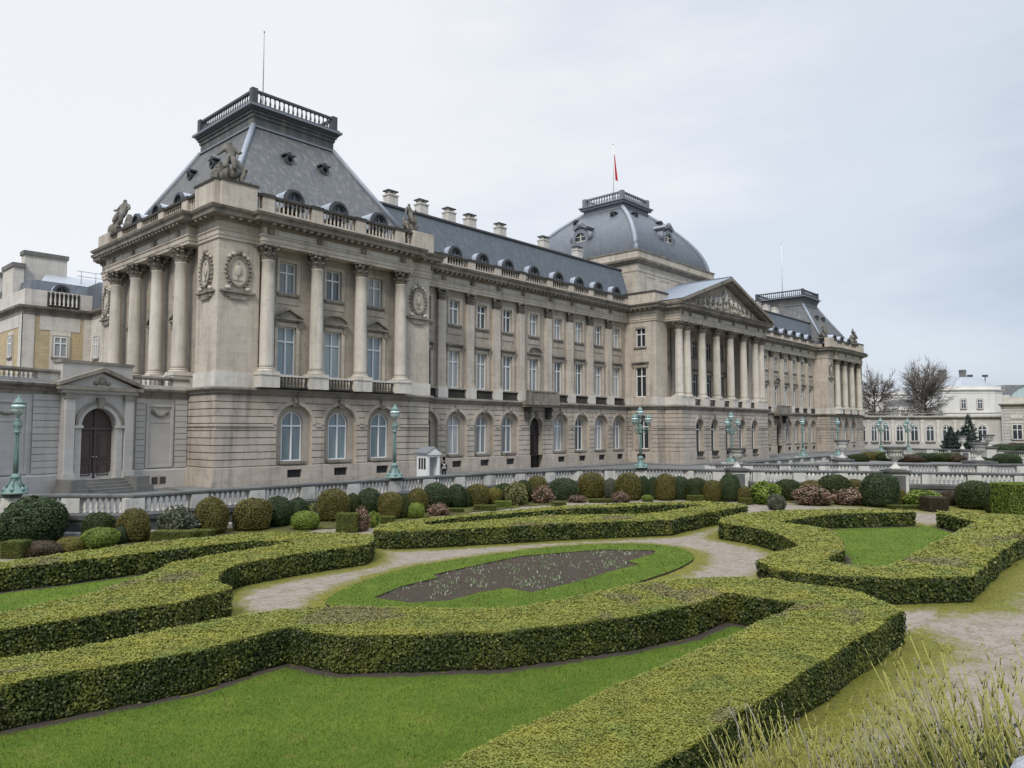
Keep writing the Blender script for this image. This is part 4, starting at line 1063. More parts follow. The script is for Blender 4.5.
mb.box(CX - hb - .05, CX + hb + .05, cy0 - hb - .05, cy0 + hb + .05, 36.4, 37.4, 0); mb.box(CX - hb - .45, CX + hb + .45, cy0 - hb - .45, cy0 + hb + .45, 37.4, 37.72, 1); mb.box(CX - hb - .65, CX + hb + .65, cy0 - hb - .65, cy0 + hb + .65, 37.72, 37.9, 1)
pq = [(CX - 3.4, cy0 - 3.4), (CX + 3.4, cy0 - 3.4), (CX + 3.4, cy0 + 3.4), (CX - 3.4, cy0 + 3.4)]
for k in range(4):
    p, q = pq[k], pq[(k + 1) % 4]; bar(mb, p, q, .3, 37.88, 38.08, 1, .15); bar(mb, p, q, .34, 39.0 + .003 * (k % 2), 39.22 + .003 * (k % 2), 1, .17); balusters(mb, p, q, 38.07, .94, .17, .46, 6, 1)
    mb.box(p[0] - .3, p[0] + .3, p[1] - .3, p[1] + .3, 37.89, 39.28, 1)
sub(mb, 'dome_railing', ['lead_grey', 'lead_grey'], dome)
def make_oculus():
    F = LOC; h = MB()
    def el(r, n=20): return [(r * .78 * math.cos(t), r * math.sin(t)) for t in np.linspace(0, 2 * math.pi, n + 1)]
    h.fband(F, el(1.45), el(1.0), -1.6, .15); h.fband(F, el(1.7), el(1.45), -1.6, -.05)
    for sg in (-1, 1):
        h.ball(F.P(sg * 1.25, -.05, .5), .35, .25, .5, 8, 6); h.ball(F.P(sg * 1.3, -.1, -.9), .3, .25, .4, 8, 6)
        h.fprism(F, [(0, 1.75), (sg * .9, 1.35), (sg * 1.1, 1.6), (sg * .5, 2.05), (0, 2.2)], -1.8, .25)
    h.ball(F.P(0, .15, 1.9), .4, .3, .45, 8, 6)
    o = h.build('oculus_dormer', 'lead_grey'); p = MB(); p.face([F.P(u, -.05, z) for u, z in el(1.0)[:-1]]); p.build('pane', 'pane_dark', o)
    f = MB(); f.fbox(F, -.06, .06, -.05, .03, -1, 1); f.fbox(F, -.78, .78, -.05, .02, -.05, .05); f.fbox(F, -.62, .62, -.05, .02, .5, .58); f.fbox(F, -.62, .62, -.05, .02, -.58, -.5); f.build('frame', 'limestone_pale', o); return Proto(o)
OCULUS = make_oculus()
hw_, zz = dome_hw(.36)
OCULUS.o.scale = (1.25, 1.25, 1.25)
put(OCULUS, front(cy0 - hw_ - .05), CX, 0, zz); put(OCULUS, Frame(CX - hw_ - .05, 0, 0, 1, -1, 0), cy0, 0, zz); put(OCULUS, Frame(CX + hw_ + .05, 0, 0, 1, 1, 0), cy0, 0, zz)
hw_, zz = dome_hw(.80)
for u in (-3.4, 3.4):
    put(EYE, front(cy0 - hw_ - .1), CX + u, 0, zz); put(EYE, Frame(CX - hw_ - .1, 0, 0, 1, -1, 0), cy0 + u, 0, zz)
# blind rear mass so that no daylight shows through the openings
mb = MB()
for (x0, x1, y0, y1, z1) in ((1.3, PX1 - .6, 1.3, PD - 1, 20.3), (mir(PX1 - .6), mir(1.3), 1.3, PD - 1, 20.3), (PX1 - .5, CXL + 1.5, WW + .7, 20.5, 20.3), (CXR - 1.5, mir(PX1 - .5), WW + .7, 20.5, 20.3), (CXL + 1.2, CXR - 1.2, 1.5, 24.0, 19.6)): mb.box(x0, x1, y0, y1, ZR, z1)
mb.box(58.4, 81.4, GY + .95, 1.4, ZR, ZS - .3)
part(mb, 'inner_walls', 'limestone_shaded')
# ------------------------------------------------------------------ curved side galleries
GR, GYC = 28.0, 4.3 - 28.0
def arcF(ph, flip=False):
    x, y = -GR * math.sin(ph), GYC + GR * math.cos(ph)
    if flip: return Frame(mir(x), y, -math.cos(ph), math.sin(ph), -math.sin(ph), -math.cos(ph))
    return Frame(x, y, math.cos(ph), math.sin(ph), math.sin(ph), -math.cos(ph))
def arc_path(p0, p1, n, flip=False):
    pts = [(-GR * math.sin(p0 + (p1 - p0) * k / n), GYC + GR * math.cos(p0 + (p1 - p0) * k / n)) for k in range(n + 1)]
    return [(mir(x), y) for x, y in pts][::-1] if flip else pts
GCOR = [(-.3, 5.95), (.05, 5.95), (.05, 6.15), (.14, 6.2), (.14, 6.35), (.42, 6.48), (.46, 6.62), (.30, 6.68), (-.5, 6.72)]
def gallery(flip, label):
    off = (mir(-8.0) if flip else -8.0, 6.0, ZR)
    root = empty('gallery_building', off, label, 'gallery building')
    p1 = 1.44 if flip else .95
    path = arc_path(p1, 0.0, 40, flip)
    mb = MB()
    mb.sweep(path, [(-7, ZR), (.12, ZR), (.12, .85), (.06, .95), (0, 1.0), (0, 5.95), (-.3, 5.95)])
    mb.sweep(path, GCOR, 1)
    mb.sweep(path, [(-.55, 6.7), (.0, 6.7), (.0, 6.92), (-.45, 6.92)], 0); mb.sweep(path, [(-.50, 7.32), (.06, 7.32), (.10, 7.42), (.06, 7.55), (-.50, 7.56), (-.5, 7.32)], 1)
    mb.sweep(path, [(-.6, 6.9), (-7, 6.9)], 2)
    mb.build('gallery_wall', ['gallery_stone', 'limestone_cornice', 'lead_grey'], root, off)
    return root, off
galL, offL = gallery(False, 'low stone gallery with a brown arched door, left of the big palace pavilion')
def arc_range(pa, pb):
    m = (pa + pb) / 2; return arcF(m), GR * abs(pa - pb)
for pa, pb in ((.385, .322), (.135, .112), (.034, .002), (.56, .50)):
    mb = MB(); F_, w = arc_range(pa, pb); wall_rows(mb, F_, -w / 2, w / 2, 1.0, 5.95, .10, [], 0, [1.35 + .42 * k for k in range(11)], .06, .05)
    mb.fbox(F_, -w / 2, w / 2, -.1, .035, .9, 5.95); mb.build('rusticated_pier', 'gallery_stone', galL, offL)
for pc, w in ((.443, 2.7), (.073, 1.95), (.62, 2.7)):
    mb = MB(); F_ = arcF(pc); z0, z1 = 1.05, 5.55
    for a, b, c, d in ((-w / 2, -w / 2 + .16, z0, z1), (w / 2 - .16, w / 2, z0, z1)): mb.fbox(F_, a, b, -.05, .12, c, d)
    mb.fbox(F_, -w / 2 + .16, w / 2 - .16, -.05, .118, z1 - .16, z1); mb.fbox(F_, -w / 2 + .16, w / 2 - .16, -.05, .118, z0, z0 + .16)
    mb.fbox(F_, -w / 2 + .3, w / 2 - .3, -.05, .05, z1 - 1.3, z1 - 1.18)
    for sg in (-1, 1): mb.ball(F_.P(sg * (w / 2 - .45), .05, z1 - .55), .13, .09, .2, 7, 5, 1)
    for t in np.linspace(-1, 1, 9): mb.ball(F_.P(t * (w / 2 - .5), .05, z1 - .85 + .28 * t * t), .13, .10, .09, 6, 4, 1)
    mb.build('wall_panel', ['gallery_stone', 'limestone_cornice'], galL, offL)
mb = MB(); mb.fbox(arcF(.073), -.62, .62, -.02, .125, -.2, .45)
o = mb.build('basement_window', 'limestone_shaded', galL, offL)
for k in (-1, 1):
    mb = MB(); mb.fbox(arcF(.073), k * .3 - .22, k * .3 + .22, .0, .128, -.12, .38); mb.build('pane', 'pane_dark', o, offL)
mb = MB()
for pa, pb in ((.125, .03), (.66, .375)):
    n = int((pa - pb) * GR / .30)
    for k in range(n):
        F_ = arcF(pb + (pa - pb) * (k + .5) / n); x, y, _ = F_.P(0, -.22, 0)
        mb.lathe(x, y, [(a, 6.92 + b) for a, b in baluster_prof(.40, .085)], 6, 0, True, False)
F_, w = arc_range(.375, .125); mb.sweep(arc_path(.375, .125, 10), [(-.42, 6.9), (-.02, 6.9), (-.02, 7.33), (-.42, 7.33)])
mb.build('roof_balustrade', ['limestone_pale'], galL, offL)
# projecting door bay with its pediment, pilasters and steps
F_ = arcF(.238); mb = MB()
wall_rows(mb, F_, -2.35, 2.35, ZR, 6.1, .55, [(0, 1.20, .52, 5.17, True, .50)], 0)
for sg in (-1, 1): mb.fbox(F_, sg * 2.352 - .02, sg * 2.352 + .02, -.6, .552, ZR, 6.1)
for sg in (-1, 1):
    mb.fbox(F_, sg * 2.02 - .30, sg * 2.02 + .30, .54, .78, .95, 5.75); mb.fbox(F_, sg * 2.02 - .38, sg * 2.02 + .38, .54, .86, .5, .95); mb.fbox(F_, sg * 2.02 - .38, sg * 2.02 + .38, .54, .86, 5.75, 6.08, 1)
for q in ((1.62, 1.22, .66),):
    mb.fband(F_, [(-1.62, .5), (-1.62, 3.97)] + arc_pts(0, 3.97, 1.62, 18) + [(1.62, .5)], [(-1.205, .5), (-1.205, 3.97)] + arc_pts(0, 3.97, 1.205, 18) + [(1.205, .5)], .5, .66)
    mb.fband(F_, arc_pts(0, 3.97, 1.66, 18), arc_pts(0, 3.97, 1.50, 18), .5, .74, 1)
    for sg in (-1, 1): mb.fbox(F_, sg * 1.45 - .32, sg * 1.45 + .32, .5, .76, 3.85, 4.02)
    mb.fprism(F_, [(-.16, 5.15), (.16, 5.15), (.24, 5.85), (-.24, 5.85)], .5, .82, 1)
mb.fbox(F_, -2.6, 2.6, -.5, .80, 6.1, 6.32); mb.fbox(F_, -2.85, 2.85, -.5, 1.02, 6.32, 6.55, 1)
mb.fprism(F_, [(-2.6, 6.55), (2.6, 6.55), (0, 7.5)], -.5, .72)
for sg in (-1, 1): mb.fprism(F_, [(sg * 2.9, 6.55), (sg * 2.9, 6.78), (0, 7.86), (0, 7.58)], -.5, 1.03, 1)
mb.ball(F_.P(0, .74, 6.95), .30, .12, .26, 8, 5, 1)
for sg in (-1, 1): mb.ball(F_.P(sg * .4, .73, 6.8), .22, .1, .14, 7, 5, 1)
mb.fbox(F_, -2.4, 2.4, -.55, .40, 6.56, 8.05); mb.fbox(F_, -2.5, 2.5, -.6, .46, 8.05, 8.25, 1)
mb.fbox(F_, -2.42, 2.42, .42, .44, 6.9, 7.0) if False else None
pb_ = mb.build('door_bay', ['gallery_stone', 'limestone_cornice'], galL, offL)
mb = MB()
mb.face([F_.P(u, .08, z) for u, z in [(-1.2, .52), (1.2, .52)] + arc_pts(0, 3.97, 1.2, 16)[::-1]])
mb.fbox(F_, -1.2, 1.2, .08, .2, 3.72, 3.92); mb.fbox(F_, -.07, .07, .08, .19, .52, 3.72); mb.fbox(F_, -.05, .05, .08, .16, 3.92, 5.1)
for sg in (-1, 1):
    mb.fbox(F_, sg * .62 - .52, sg * .62 + .52, .08, .12, .55, 3.7)
    for za, zb in ((.7, 1.55), (1.75, 3.5)):
        for (a, b, c, d) in ((-.40, -.32, za, zb), (.32, .40, za, zb), (-.32, .32, za, za + .08), (-.32, .32, zb - .08, zb)): mb.fbox(F_, sg * .62 + a, sg * .62 + b, .12, .16, c, d)
        mb.fbox(F_, sg * .62 - .26, sg * .62 + .26, .12, .145, za + .14, zb - .14)
    mb.ball(F_.P(sg * .12, .22, 1.95), .05, .05, .05, 8, 6, 1)
mb.build('door', ['door_brown', 'lead_pale'], pb_, offL)
mb = MB()
for k in range(5): mb.fbox(F_, -1.75, 1.75, .3, .95 + .34 * k, ZR, .50 - .19 * k)
mb.build('step', 'grey_step', pb_, offL)
for sg in (-1, 1):
    mb = MB(); mb.fbox(F_, sg * 2.2 - .48, sg * 2.2 + .48, .6, 2.2, ZR, .62); mb.fbox(F_, sg * 2.25 - .62, sg * 2.25 + .62, .6, 2.35, ZR, .02); mb.build('step_block', 'grey_step', pb_, offL)

galR, offR = gallery(True, 'low curved stone gallery with arched windows beyond the far pavilion')
WIN_GAL = make_window('gallery_window', 1.7, 3.5, True, 2.5, 'pane_dark', setback=.25, surround=False)
WIN_GAL_PIL = MB(); WIN_GAL_PIL.fbox(LOC, -.32, .32, -.1, .16, .9, 5.95); WIN_GAL_PIL.fbox(LOC, -.4, .4, -.1, .22, 5.5, 5.95)
PIL_G = Proto(WIN_GAL_PIL.build('pilaster', 'limestone_pale'))
mb = MB()
for k in range(11):
    F_ = arcF(.07 + .124 * k, True)
    mb.face([F_.P(u, .035, z) for u, z in [(-1.0, 1.1), (1.0, 1.1)] + arc_pts(0, 4.0, 1.0, 12)[::-1]], 1)
    mb.fband(F_, [(-1.2, 1.0), (-1.2, 4.0)] + arc_pts(0, 4.0, 1.2, 12) + [(1.2, 1.0)], [(-.9, 1.0), (-.9, 4.0)] + arc_pts(0, 4.0, .9, 12) + [(.9, 1.0)], -.02, .14)
    put(WIN_GAL, F_, 0, .36, 1.2, galR, offR)
    put(PIL_G, arcF(.008 + .124 * k, True), 0, 0, 0, galR, offR)
mb.build('window_surrounds', ['limestone_pale', 'limestone_shaded'], galR, offR)

# ------------------------------------------------------------------ other buildings
def plain_building(name, off, label, poly, z0, zc, mat, roofmat, zr, inset, parapet=.0):
    root = empty(name, off, label, 'building'); n = len(poly)
    mb = MB(); mb.fi([mb.vert((x, y, z0)) for x, y in poly]); 
    for k in range(n):
        a, b = poly[k], poly[(k + 1) % n]; mb.face([(*a, z0), (*b, z0), (*b, zc), (*a, zc)])
    mb.build('wall', mat, root, off)
    mb = MB(); mb.sweep(poly, [(0, zc - 1.0), (.08, zc - 1.0), (.08, zc - .75), (.02, zc - .7), (.02, zc - .35), (.45, zc - .22), (.5, zc), (-.3, zc + .04)], closed=True); mb.build('cornice', 'limestone_cornice' if mat != 'white_stucco' else 'white_stucco', root, off)
    if parapet:
        mb = MB(); mb.sweep(poly, [(-.2, zc), (-.2, zc + parapet), (-.55, zc + parapet), (-.55, zc)], closed=True); mb.build('parapet', 'limestone_pale' if mat != 'white_stucco' else 'white_stucco', root, off)
    cx = sum(p[0] for p in poly) / n; cy = sum(p[1] for p in poly) / n
    mb = MB(); top = []
    for x, y in poly:
        dx, dy = cx - x, cy - y; L = math.hypot(dx, dy); t = min(inset / L, .95); top.append((x + dx * t, y + dy * t, zr))
    low = []
    for x, y in poly:
        dx, dy = cx - x, cy - y; L = math.hypot(dx, dy); low.append((x + dx * .5 / L, y + dy * .5 / L, zc + .02))
    for k in range(n): j = (k + 1) % n; mb.face([low[k], low[j], top[j], top[k]])
    mb.face(top); rf = mb.build('roof', roofmat, root, off)
    return root, rf
WIN_SMALL_P = make_window('window', 1.35, 2.3, False, 1.5, 'pane_curtain', setback=-.03)
WIN_COR = make_window('window', 1.8, 3.2, False, 2.0, 'pane_dark', setback=-.03)
WIN_FAR = make_window('window', 1.3, 2.5, False, 1.6, 'pane_dark', setback=-.03)
# rear wing of the palace seen over the left gallery
offB = (-6.0, 52.0, ZR)
RWY = 44.5
rear, rrf = plain_building('rear_wing', offB, 'yellow and pale stone building with tall chimneys behind the left gallery', [(-.8, RWY), (6.3, RWY), (6.3, 41.5), (14, 41.5), (14, 62), (-.8, 86)][::1] if False else [(-.8, 86), (-.8, RWY), (6.2, RWY), (6.2, 40.5), (16, 40.5), (16, 86)], ZR, 17.6, 'yellow_stone', 'slate_blue', 20.9, 2.2, 1.9)
mb = MB()
Fb = front(RWY); Fbl = west(-.8, 0)
for (a, b) in ((-.8, 1.0),): mb.fbox(Fb, a - .05, b - .6, -.03, .06, 9, 16.6)
mb.fbox(Fb, 5.4, 6.2, -.03, .06, 9, 16.6); mb.fbox(Fbl, RWY - .06, RWY + 1.1, -.03, .06, 9, 16.6)
mb.fbox(Fb, .9, 5.0, -.03, .05, 15.0, 16.6); mb.fbox(Fb, 1.95, 4.05, -.03, .06, 9.2, 14.98); mb.fbox(Fbl, RWY + 1.1, RWY + 40, -.03, .05, 15.2, 16.6)
for k in range(6): mb.fbox(Fbl, RWY + 3.0 + 6 * k, RWY + 5.2 + 6 * k, -.03, .06, 9.2, 14.9)
mb.fbox(front(40.5), 6.2, 16, -.03, .06, 9, 16.6); mb.fbox(west(6.2), 40.45, RWY - .1, -.03, .06, 9, 16.6)
mb.fbox(Fb, -.8, 6.2, -.1, .5, 8.6, 9.1)
mb.build('stone_band', 'limestone_pale', rear, offB)
put(WIN_SMALL_P, Fb, 3.0, .08, 12.0, rear, offB); put(WIN_SMALL_P, west(6.2), 42.4, .09, 12.0, rear, offB)
for k in range(5): put(WIN_SMALL_P, Fbl, RWY + 4.1 + 6 * k, .08, 12.0, rear, offB)
put(WIN_SMALL_P, Fb, 3.0, .08, 7.0, rear, offB)
mb = MB()
P0, P1 = (1.7, RWY + .05), (4.8, RWY + .05); balusters(mb, P0, P1, 17.9, 1.5, .13, .42, 6); mb.box(1.6, 4.9, RWY + .12, RWY + .19, 17.7, 19.4, 1); mb.build('balustrade', ['limestone_pale', 'soot_stone'], rear, offB)
put(DORMER, Fb, 3.2, -.9, 18.9, rear, offB)
for (x0, x1, y0, y1, z) in ((.7, 5.2, 50.6, 52.0, 25.0), (-.5, .6, 50.2, 54.6, 23.3), (-.5, .6, 58.5, 62, 23.4), (-.5, .6, 74, 77, 23.6)):
    c = MB(); c.box(x0, x1, y0, y1, 18, z - .5, 0); c.box(x0 - .15, x1 + .15, y0 - .15, y1 + .15, z - .5, z, 1); c.build('chimney', ['limestone_pale', 'grey_step'], rrf, offB)
c = MB(); c.face([(1.5, 46.8, 20.95), (15, 46.8, 20.95), (15, 51, 22.6), (3, 51, 22.6)]); 
for k in range(5): c.tube([(6 + k * 1.6, 48.0, 20.9), (6 + k * 1.6, 48, 22.9)], .05, 5, 1)
c.tube([(5.5, 48, 22.9), (15, 48, 22.9)], .05, 5, 1); c.tube([(5.5, 48, 22.3), (15, 48, 22.3)], .05, 5, 1)
c.build('skylight', ['zinc_roof', 'lead_pale'], rrf, offB)

# pavilion that ends the right gallery
Fe = arcF(1.44, True); eo = Fe.P(7, -8, ZR)
def Fpoly(F, pts): return [F.P(u, d, 0)[:2] for u, d in pts]
# u of the flipped frame runs to the left in the picture, so the building lies on the negative side
endp, erf = plain_building('corner_pavilion', Fe.P(-8, -8, ZR), 'pale stone corner building with a glass vault behind its parapet, right edge', Fpoly(Fe, [(0, .6), (-18, .6), (-18, -14), (0, -14)])[::1], ZR, 9.4, 'gallery_stone', 'lead_grey', 10.2, 3, 1.5)
eoff = tuple(endp.location)
for u in (-2.8, -6.8, -10.8): put(WIN_COR, Fe, u, .66, 1.7, endp, eoff)
mb = MB()
for u in (-2.8, -6.8, -10.8):
    mb.fbox(Fe, u - 1.1, u + 1.1, .58, .75, 6.2, 7.0); mb.fbox(Fe, u - 1.2, u + 1.2, .58, .8, 1.0, 1.25); mb.fbox(Fe, u - 1.2, u + 1.2, .58, .74, 5.25, 5.55)
for k in range(12): mb.fbox(Fe, -17.9, -.1, .59, .64, .2 + k * .7, .24 + k * .7, 1)
mb.build('stone_trim', ['limestone_pale', 'limestone_cornice'], endp, eoff)
mb = MB()
arcv = [(-6.6 + 5.4 * math.cos(t), 9.4 + 4.6 * math.sin(t)) for t in np.linspace(math.pi, 0, 15)]
for a, b in zip(arcv[:-1], arcv[1:]): mb.face([Fe.P(a[0], -5, a[1]), Fe.P(b[0], -5, b[1]), Fe.P(b[0], -13, b[1]), Fe.P(a[0], -13, a[1])])
mb.face([Fe.P(u, -5, z) for u, z in arcv]); mb.fband(Fe, [(u * 1.0, z + .22) for u, z in arcv], arcv, -5.0, -4.7, 1)
mb.build('glass_vault', ['lantern_glass', 'lead_grey'], erf, eoff)

# white houses in the street behind
def facets(cx, cy, r0, pts): return [(cx + x, cy + y) for x, y in pts]
def at(px, D, z=0.0):
    """world position that lies D metres ahead of the viewpoint, a given bearing off the axis"""
    lat = (px - 512) / 740 * D
    return (CAM.x + .738 * D + .675 * lat, CAM.y + .675 * D - .738 * lat, z)
def far_block(name, label, a0, a1, D, depth, zc, mat, rmat, zr, inset, bow=0.0):
    p, q = at(a0, D), at(a1, D); ux, uy = q[0] - p[0], q[1] - p[1]; L = math.hypot(ux, uy); ux /= L; uy /= L; nx, ny = uy, -ux
    F_ = Frame(p[0], p[1], ux, uy, nx, ny)
    pl = [(0, 0), (L * .22, bow), (L * .78, bow), (L, 0), (L, -depth), (0, -depth)] if bow else [(0, 0), (L, 0), (L, -depth), (0, -depth)]
    root, rf = plain_building(name, (*F_.P(L / 2, -depth / 2, 0)[:2], ZR), label, Fpoly(F_, pl), ZR, zc, mat, rmat, zr, inset, .9)
    return root, rf, F_, L, tuple(root.location)
wh, whr, Fw, Lw, offW = far_block('white_house', 'white stuccoed house with a bowed front and flat grey roof behind the bare tree', 943, 1003, 200, 14, 14.6, 'white_stucco', 'zinc_roof', 18.2, 5.5, 2.2)
for u in (Lw * .26, Lw * .53):
    for z in (9.4, 4.5): put(WIN_FAR, Fw, u, 2.24, z, wh, offW)
mb = MB(); mb.fbox(Fw, 0, Lw, -1, 2.6, 8.2, 8.5) if False else mb.fbox(Fw, Lw * .24, Lw * .76, 2.0, 2.35, 8.3, 8.6); mb.build('stone_band', 'white_stucco', wh, offW)
side = Frame(*Fw.P(Lw, 0, 0)[:2], 0, 0, 0, 0)
for u, w in ((.17, .8), (.53, .6)):
    c = MB(); c.fbox(Fw, Lw * u, Lw * u + 2.4 * w, -6.5, -5.5, 15, 20.5); c.fbox(Fw, Lw * u - .1, Lw * u + 2.4 * w + .1, -6.6, -5.4, 20.0, 20.2); c.build('chimney', 'grey_step', whr, offW)
for u in (.70, .96):
    c = MB(); c.tube([Fw.P(Lw * u, -6, 15.0), Fw.P(Lw * u, -6, 18.5)], .12, 6); c.fbox(Fw, Lw * u - .6, Lw * u + .6, -6.4, -5.6, 18.5, 19.1); c.build('roof_vent', 'lead_dark', whr, offW)
w2, w2r, Fw2, Lw2, offW2 = far_block('white_house', 'white house of several storeys partly hidden by the bare trees behind the gallery', 862, 908, 236, 14, 15.2, 'white_stucco', 'zinc_roof', 17.5, 4)
for u in (.25, .5, .75):
    for z in (10.2, 5.5): put(WIN_FAR, Fw2, Lw2 * u, .06, z, w2, offW2)
w3, w3r, Fw3, Lw3, offW3 = far_block('white_house', 'lower cream house with a slate roof between the two bare trees', 898, 936, 222, 12, 9.8, 'white_stucco', 'slate', 13.0, 4)
for u in (.2, .5, .8): put(WIN_FAR, Fw3, Lw3 * u, .06, 6.2, w3, offW3)
w4, w4r, Fw4, Lw4, offW4 = far_block('grey_roofed_house', 'dark grey roofed building at the right edge behind the corner building', 1000, 1075, 215, 16, 13.0, 'limestone_shaded', 'slate', 17.0, 5)
for u in (.2, .5, .8): put(WIN_FAR, Fw4, Lw4 * u, .06, 8.5, w4, offW4)
w5, w5r, Fw5, Lw5, offW5 = far_block('stone_house', 'pale stone house in the gap beside the far pavilion behind the bare tree', 845, 868, 260, 14, 12.0, 'limestone_pale', 'slate', 15.0, 4)
for u in (.3, .7): put(WIN_FAR, Fw5, Lw5 * u, .06, 8.0, w5, offW5)

# ------------------------------------------------------------------ garden wall with balustrade, urns, lamps
RT = .55                                   # rail height
def wall_run(name, label, pts, zb, zt, closed_base=True, panel=3.2, lamps=(), mats=('wall_stone', 'wall_soot'), kind_low=True, blind=False):
    cx = sum(p[0] for p in pts) / len(pts); cy = sum(p[1] for p in pts) / len(pts); off = (cx, cy, zb)
    root = empty(name, off, label, 'balustrade wall')
    z0 = zt - .92                           # foot of the balusters
    if closed_base:
        mb = MB(); mb.sweep(pts, [(-.28, zb), (.30, zb), (.30, zb + .30), (.24, zb + .36), (.20, zb + .36), (.20, z0 - .42), (.30, z0 - .34), (.34, z0 - .10), (.26, z0 - .06), (.20, z0), (-.28, z0)], mats=[0, 0, 0, 0, 1, 1, 1, 1, 1, 1])
        mb.build('retaining_wall', mats, root, off)
    else:
        mb = MB(); mb.sweep(pts, [(-.28, zb), (.26, zb), (.26, z0 - .04), (.20, z0), (-.28, z0)]); mb.build('retaining_wall', mats, root, off)
    mb = MB(); mb.sweep(pts, [(-.24, zt - .20), (.20, zt - .20), (.24, zt - .15), (.24, zt - .05), (.19, zt), (-.23, zt), (-.28, zt - .05), (-.28, zt - .15), (-.24, zt - .20)], 0); mb.build('rail', 'wall_soot', root, off)
    # walk along the run: pedestals and baluster panels in turn
    for (a, b) in zip(pts[:-1], pts[1:]):
        L = math.hypot(b[0] - a[0], b[1] - a[1]); n = max(1, round(L / panel)); dx, dy = (b[0] - a[0]) / L, (b[1] - a[1]) / L
        for k in range(n):
            s0 = L * k / n; s1 = L * (k + 1) / n; pw = .46
            p = (a[0] + dx * s0, a[1] + dy * s0)
            m = MB(); bar(m, (p[0] - dx * pw, p[1] - dy * pw), (p[0] + dx * pw, p[1] + dy * pw), .46, z0 + .001, zt - .195); m.build('pedestal', 'wall_stone', root, off)
            m = MB(); q0 = (a[0] + dx * (s0 + pw), a[1] + dy * (s0 + pw)); q1 = (a[0] + dx * (s1 - pw), a[1] + dy * (s1 - pw))
            if s1 - s0 > 2 * pw + .2:
                balusters(m, q0, q1, z0 + .005, .72, .104, .275, 8)
                if blind: bar(m, q0, q1, .06, z0, zt - .2)
                m.build('baluster_panel', 'wall_stone', root, off)
    return root
NEARW = WALL[1:-1]
nearw = wall_run('garden_balustrade', 'weathered stone balustrade on the retaining wall along the near garden', NEARW, ZG - .05, RT)
UPP = [(33.2, -20.4), (37.5, -25.0), (44.0, -32.4), (50.4, -39.8), (56, -46.4)]
wall_run('ramp_balustrade', 'second stone balustrade just behind the garden wall on the right', UPP, ZR, .90, False)
FARW = [(125, -12.2), (115.4, -13.1), (110.8, -16.3), (108.5, -19.6), (108.6, -22.2), (103.6, -30), (98, -41)]
wall_run('far_garden_balustrade', 'distant stone balustrade round the other half of the garden', FARW, ZR, .75, False, panel=3.6)
wall_run('entrance_balustrade', 'low stone balustrade across the forecourt in front of the porch', [(47, -16.2), (58, -15.8), (69, -15.4), (80, -15.8), (92, -16.4)], ZR, .42, False, panel=3.6)

def make_urn():
    c = MB(); c.lathe(0, 0, [(.52, 0), (.52, .10), (.40, .14), (.20, .30), (.16, .48), (.24, .56), (.42, .66), (.52, .84), (.56, 1.02), (.60, 1.12), (.92, 1.26)], 20, 0); c.lathe(0, 0, [(.92, 1.26), (1.0, 1.32), (1.0, 1.44), (.80, 1.46), (.62, 1.30)], 20, 1)
    for k in range(14):
        a = 2 * math.pi * k / 14; c.ball((.54 * math.cos(a), .54 * math.sin(a), .92), .10, .10, .16, 6, 4, 0)
    for sg in (-1, 1): c.tube([(sg * .5, 0, .7), (sg * .74, 0, .75), (sg * .80, 0, .98), (sg * .66, 0, 1.12)], .06, 6)
    c.lathe(0, 0, [(.99, 1.37), (1.02, 1.40), (.99, 1.45)], 20, 1, cap=False)
    return c
def urn(x, y, z0, zp, pw, s, label, rz=0.0, panel=False, sz=None):
    root = empty('stone_urn', (x, y, z0), label, 'urn', 'stone urns on pedestals', rz)
    o = make_urn().build('bowl', ['wall_stone', 'wall_soot'], root); o.location = (0, 0, zp - z0); o.scale = (s, s, sz or s)
    p = MB(); h = zp - z0; w = pw
    p.box(-w, w, -w, w, 0, h - .32); p.box(-w - .10, w + .10, -w - .10, w + .10, 0, .22); p.box(-w - .06, w + .06, -w - .06, w + .06, h - .32, h - .20, 1); p.box(-w - .14, w + .14, -w - .14, w + .14, h - .20, h - .06, 1); p.box(-w + .1, w - .1, -w + .1, w - .1, h - .06, h, 1)
    if panel:
        p.box(-w * .62, w * .62, -w - .035, -w, .34, h - .44, 1); p.box(-w * .62, w * .62, -w - .03, -w, .34, h - .44, 1) if False else None
    p.build('pedestal', ['wall_stone', 'wall_soot'], root)
    return root
RZV = math.radians(-47.5)
urn(31.6, -23.6, ZG, .72, .66, .66, 'dark-rimmed stone urn on the garden wall, left of the pink flowering bushes', RZV, True, 1.10)
urn(37.6, -33.6, ZG, .72, .66, .84, 'dark-rimmed stone urn on the garden wall above the yellow-green bush', RZV, True, 1.2)
urn(*at(841, 73)[:2], ZR, .95, .7, .70, 'stone urn on the forecourt between the copper lamp and the far pavilion', RZV, False, 1.25)
urn(*at(961, 98)[:2], ZR, 1.2, .60, .60, 'slim distant stone urn standing before the dark conifers', RZV, True, 1.2)
urn(*at(977, 70)[:2], ZR, .85, .95, .85, 'wide stone urn on a broad base, right of the conifers', RZV, False, 1.15)
urn(*at(987, 92)[:2], ZR, 1.7, .6, .72, 'small high stone urn behind the wide one, right of the conifers', RZV, False, 1.0)

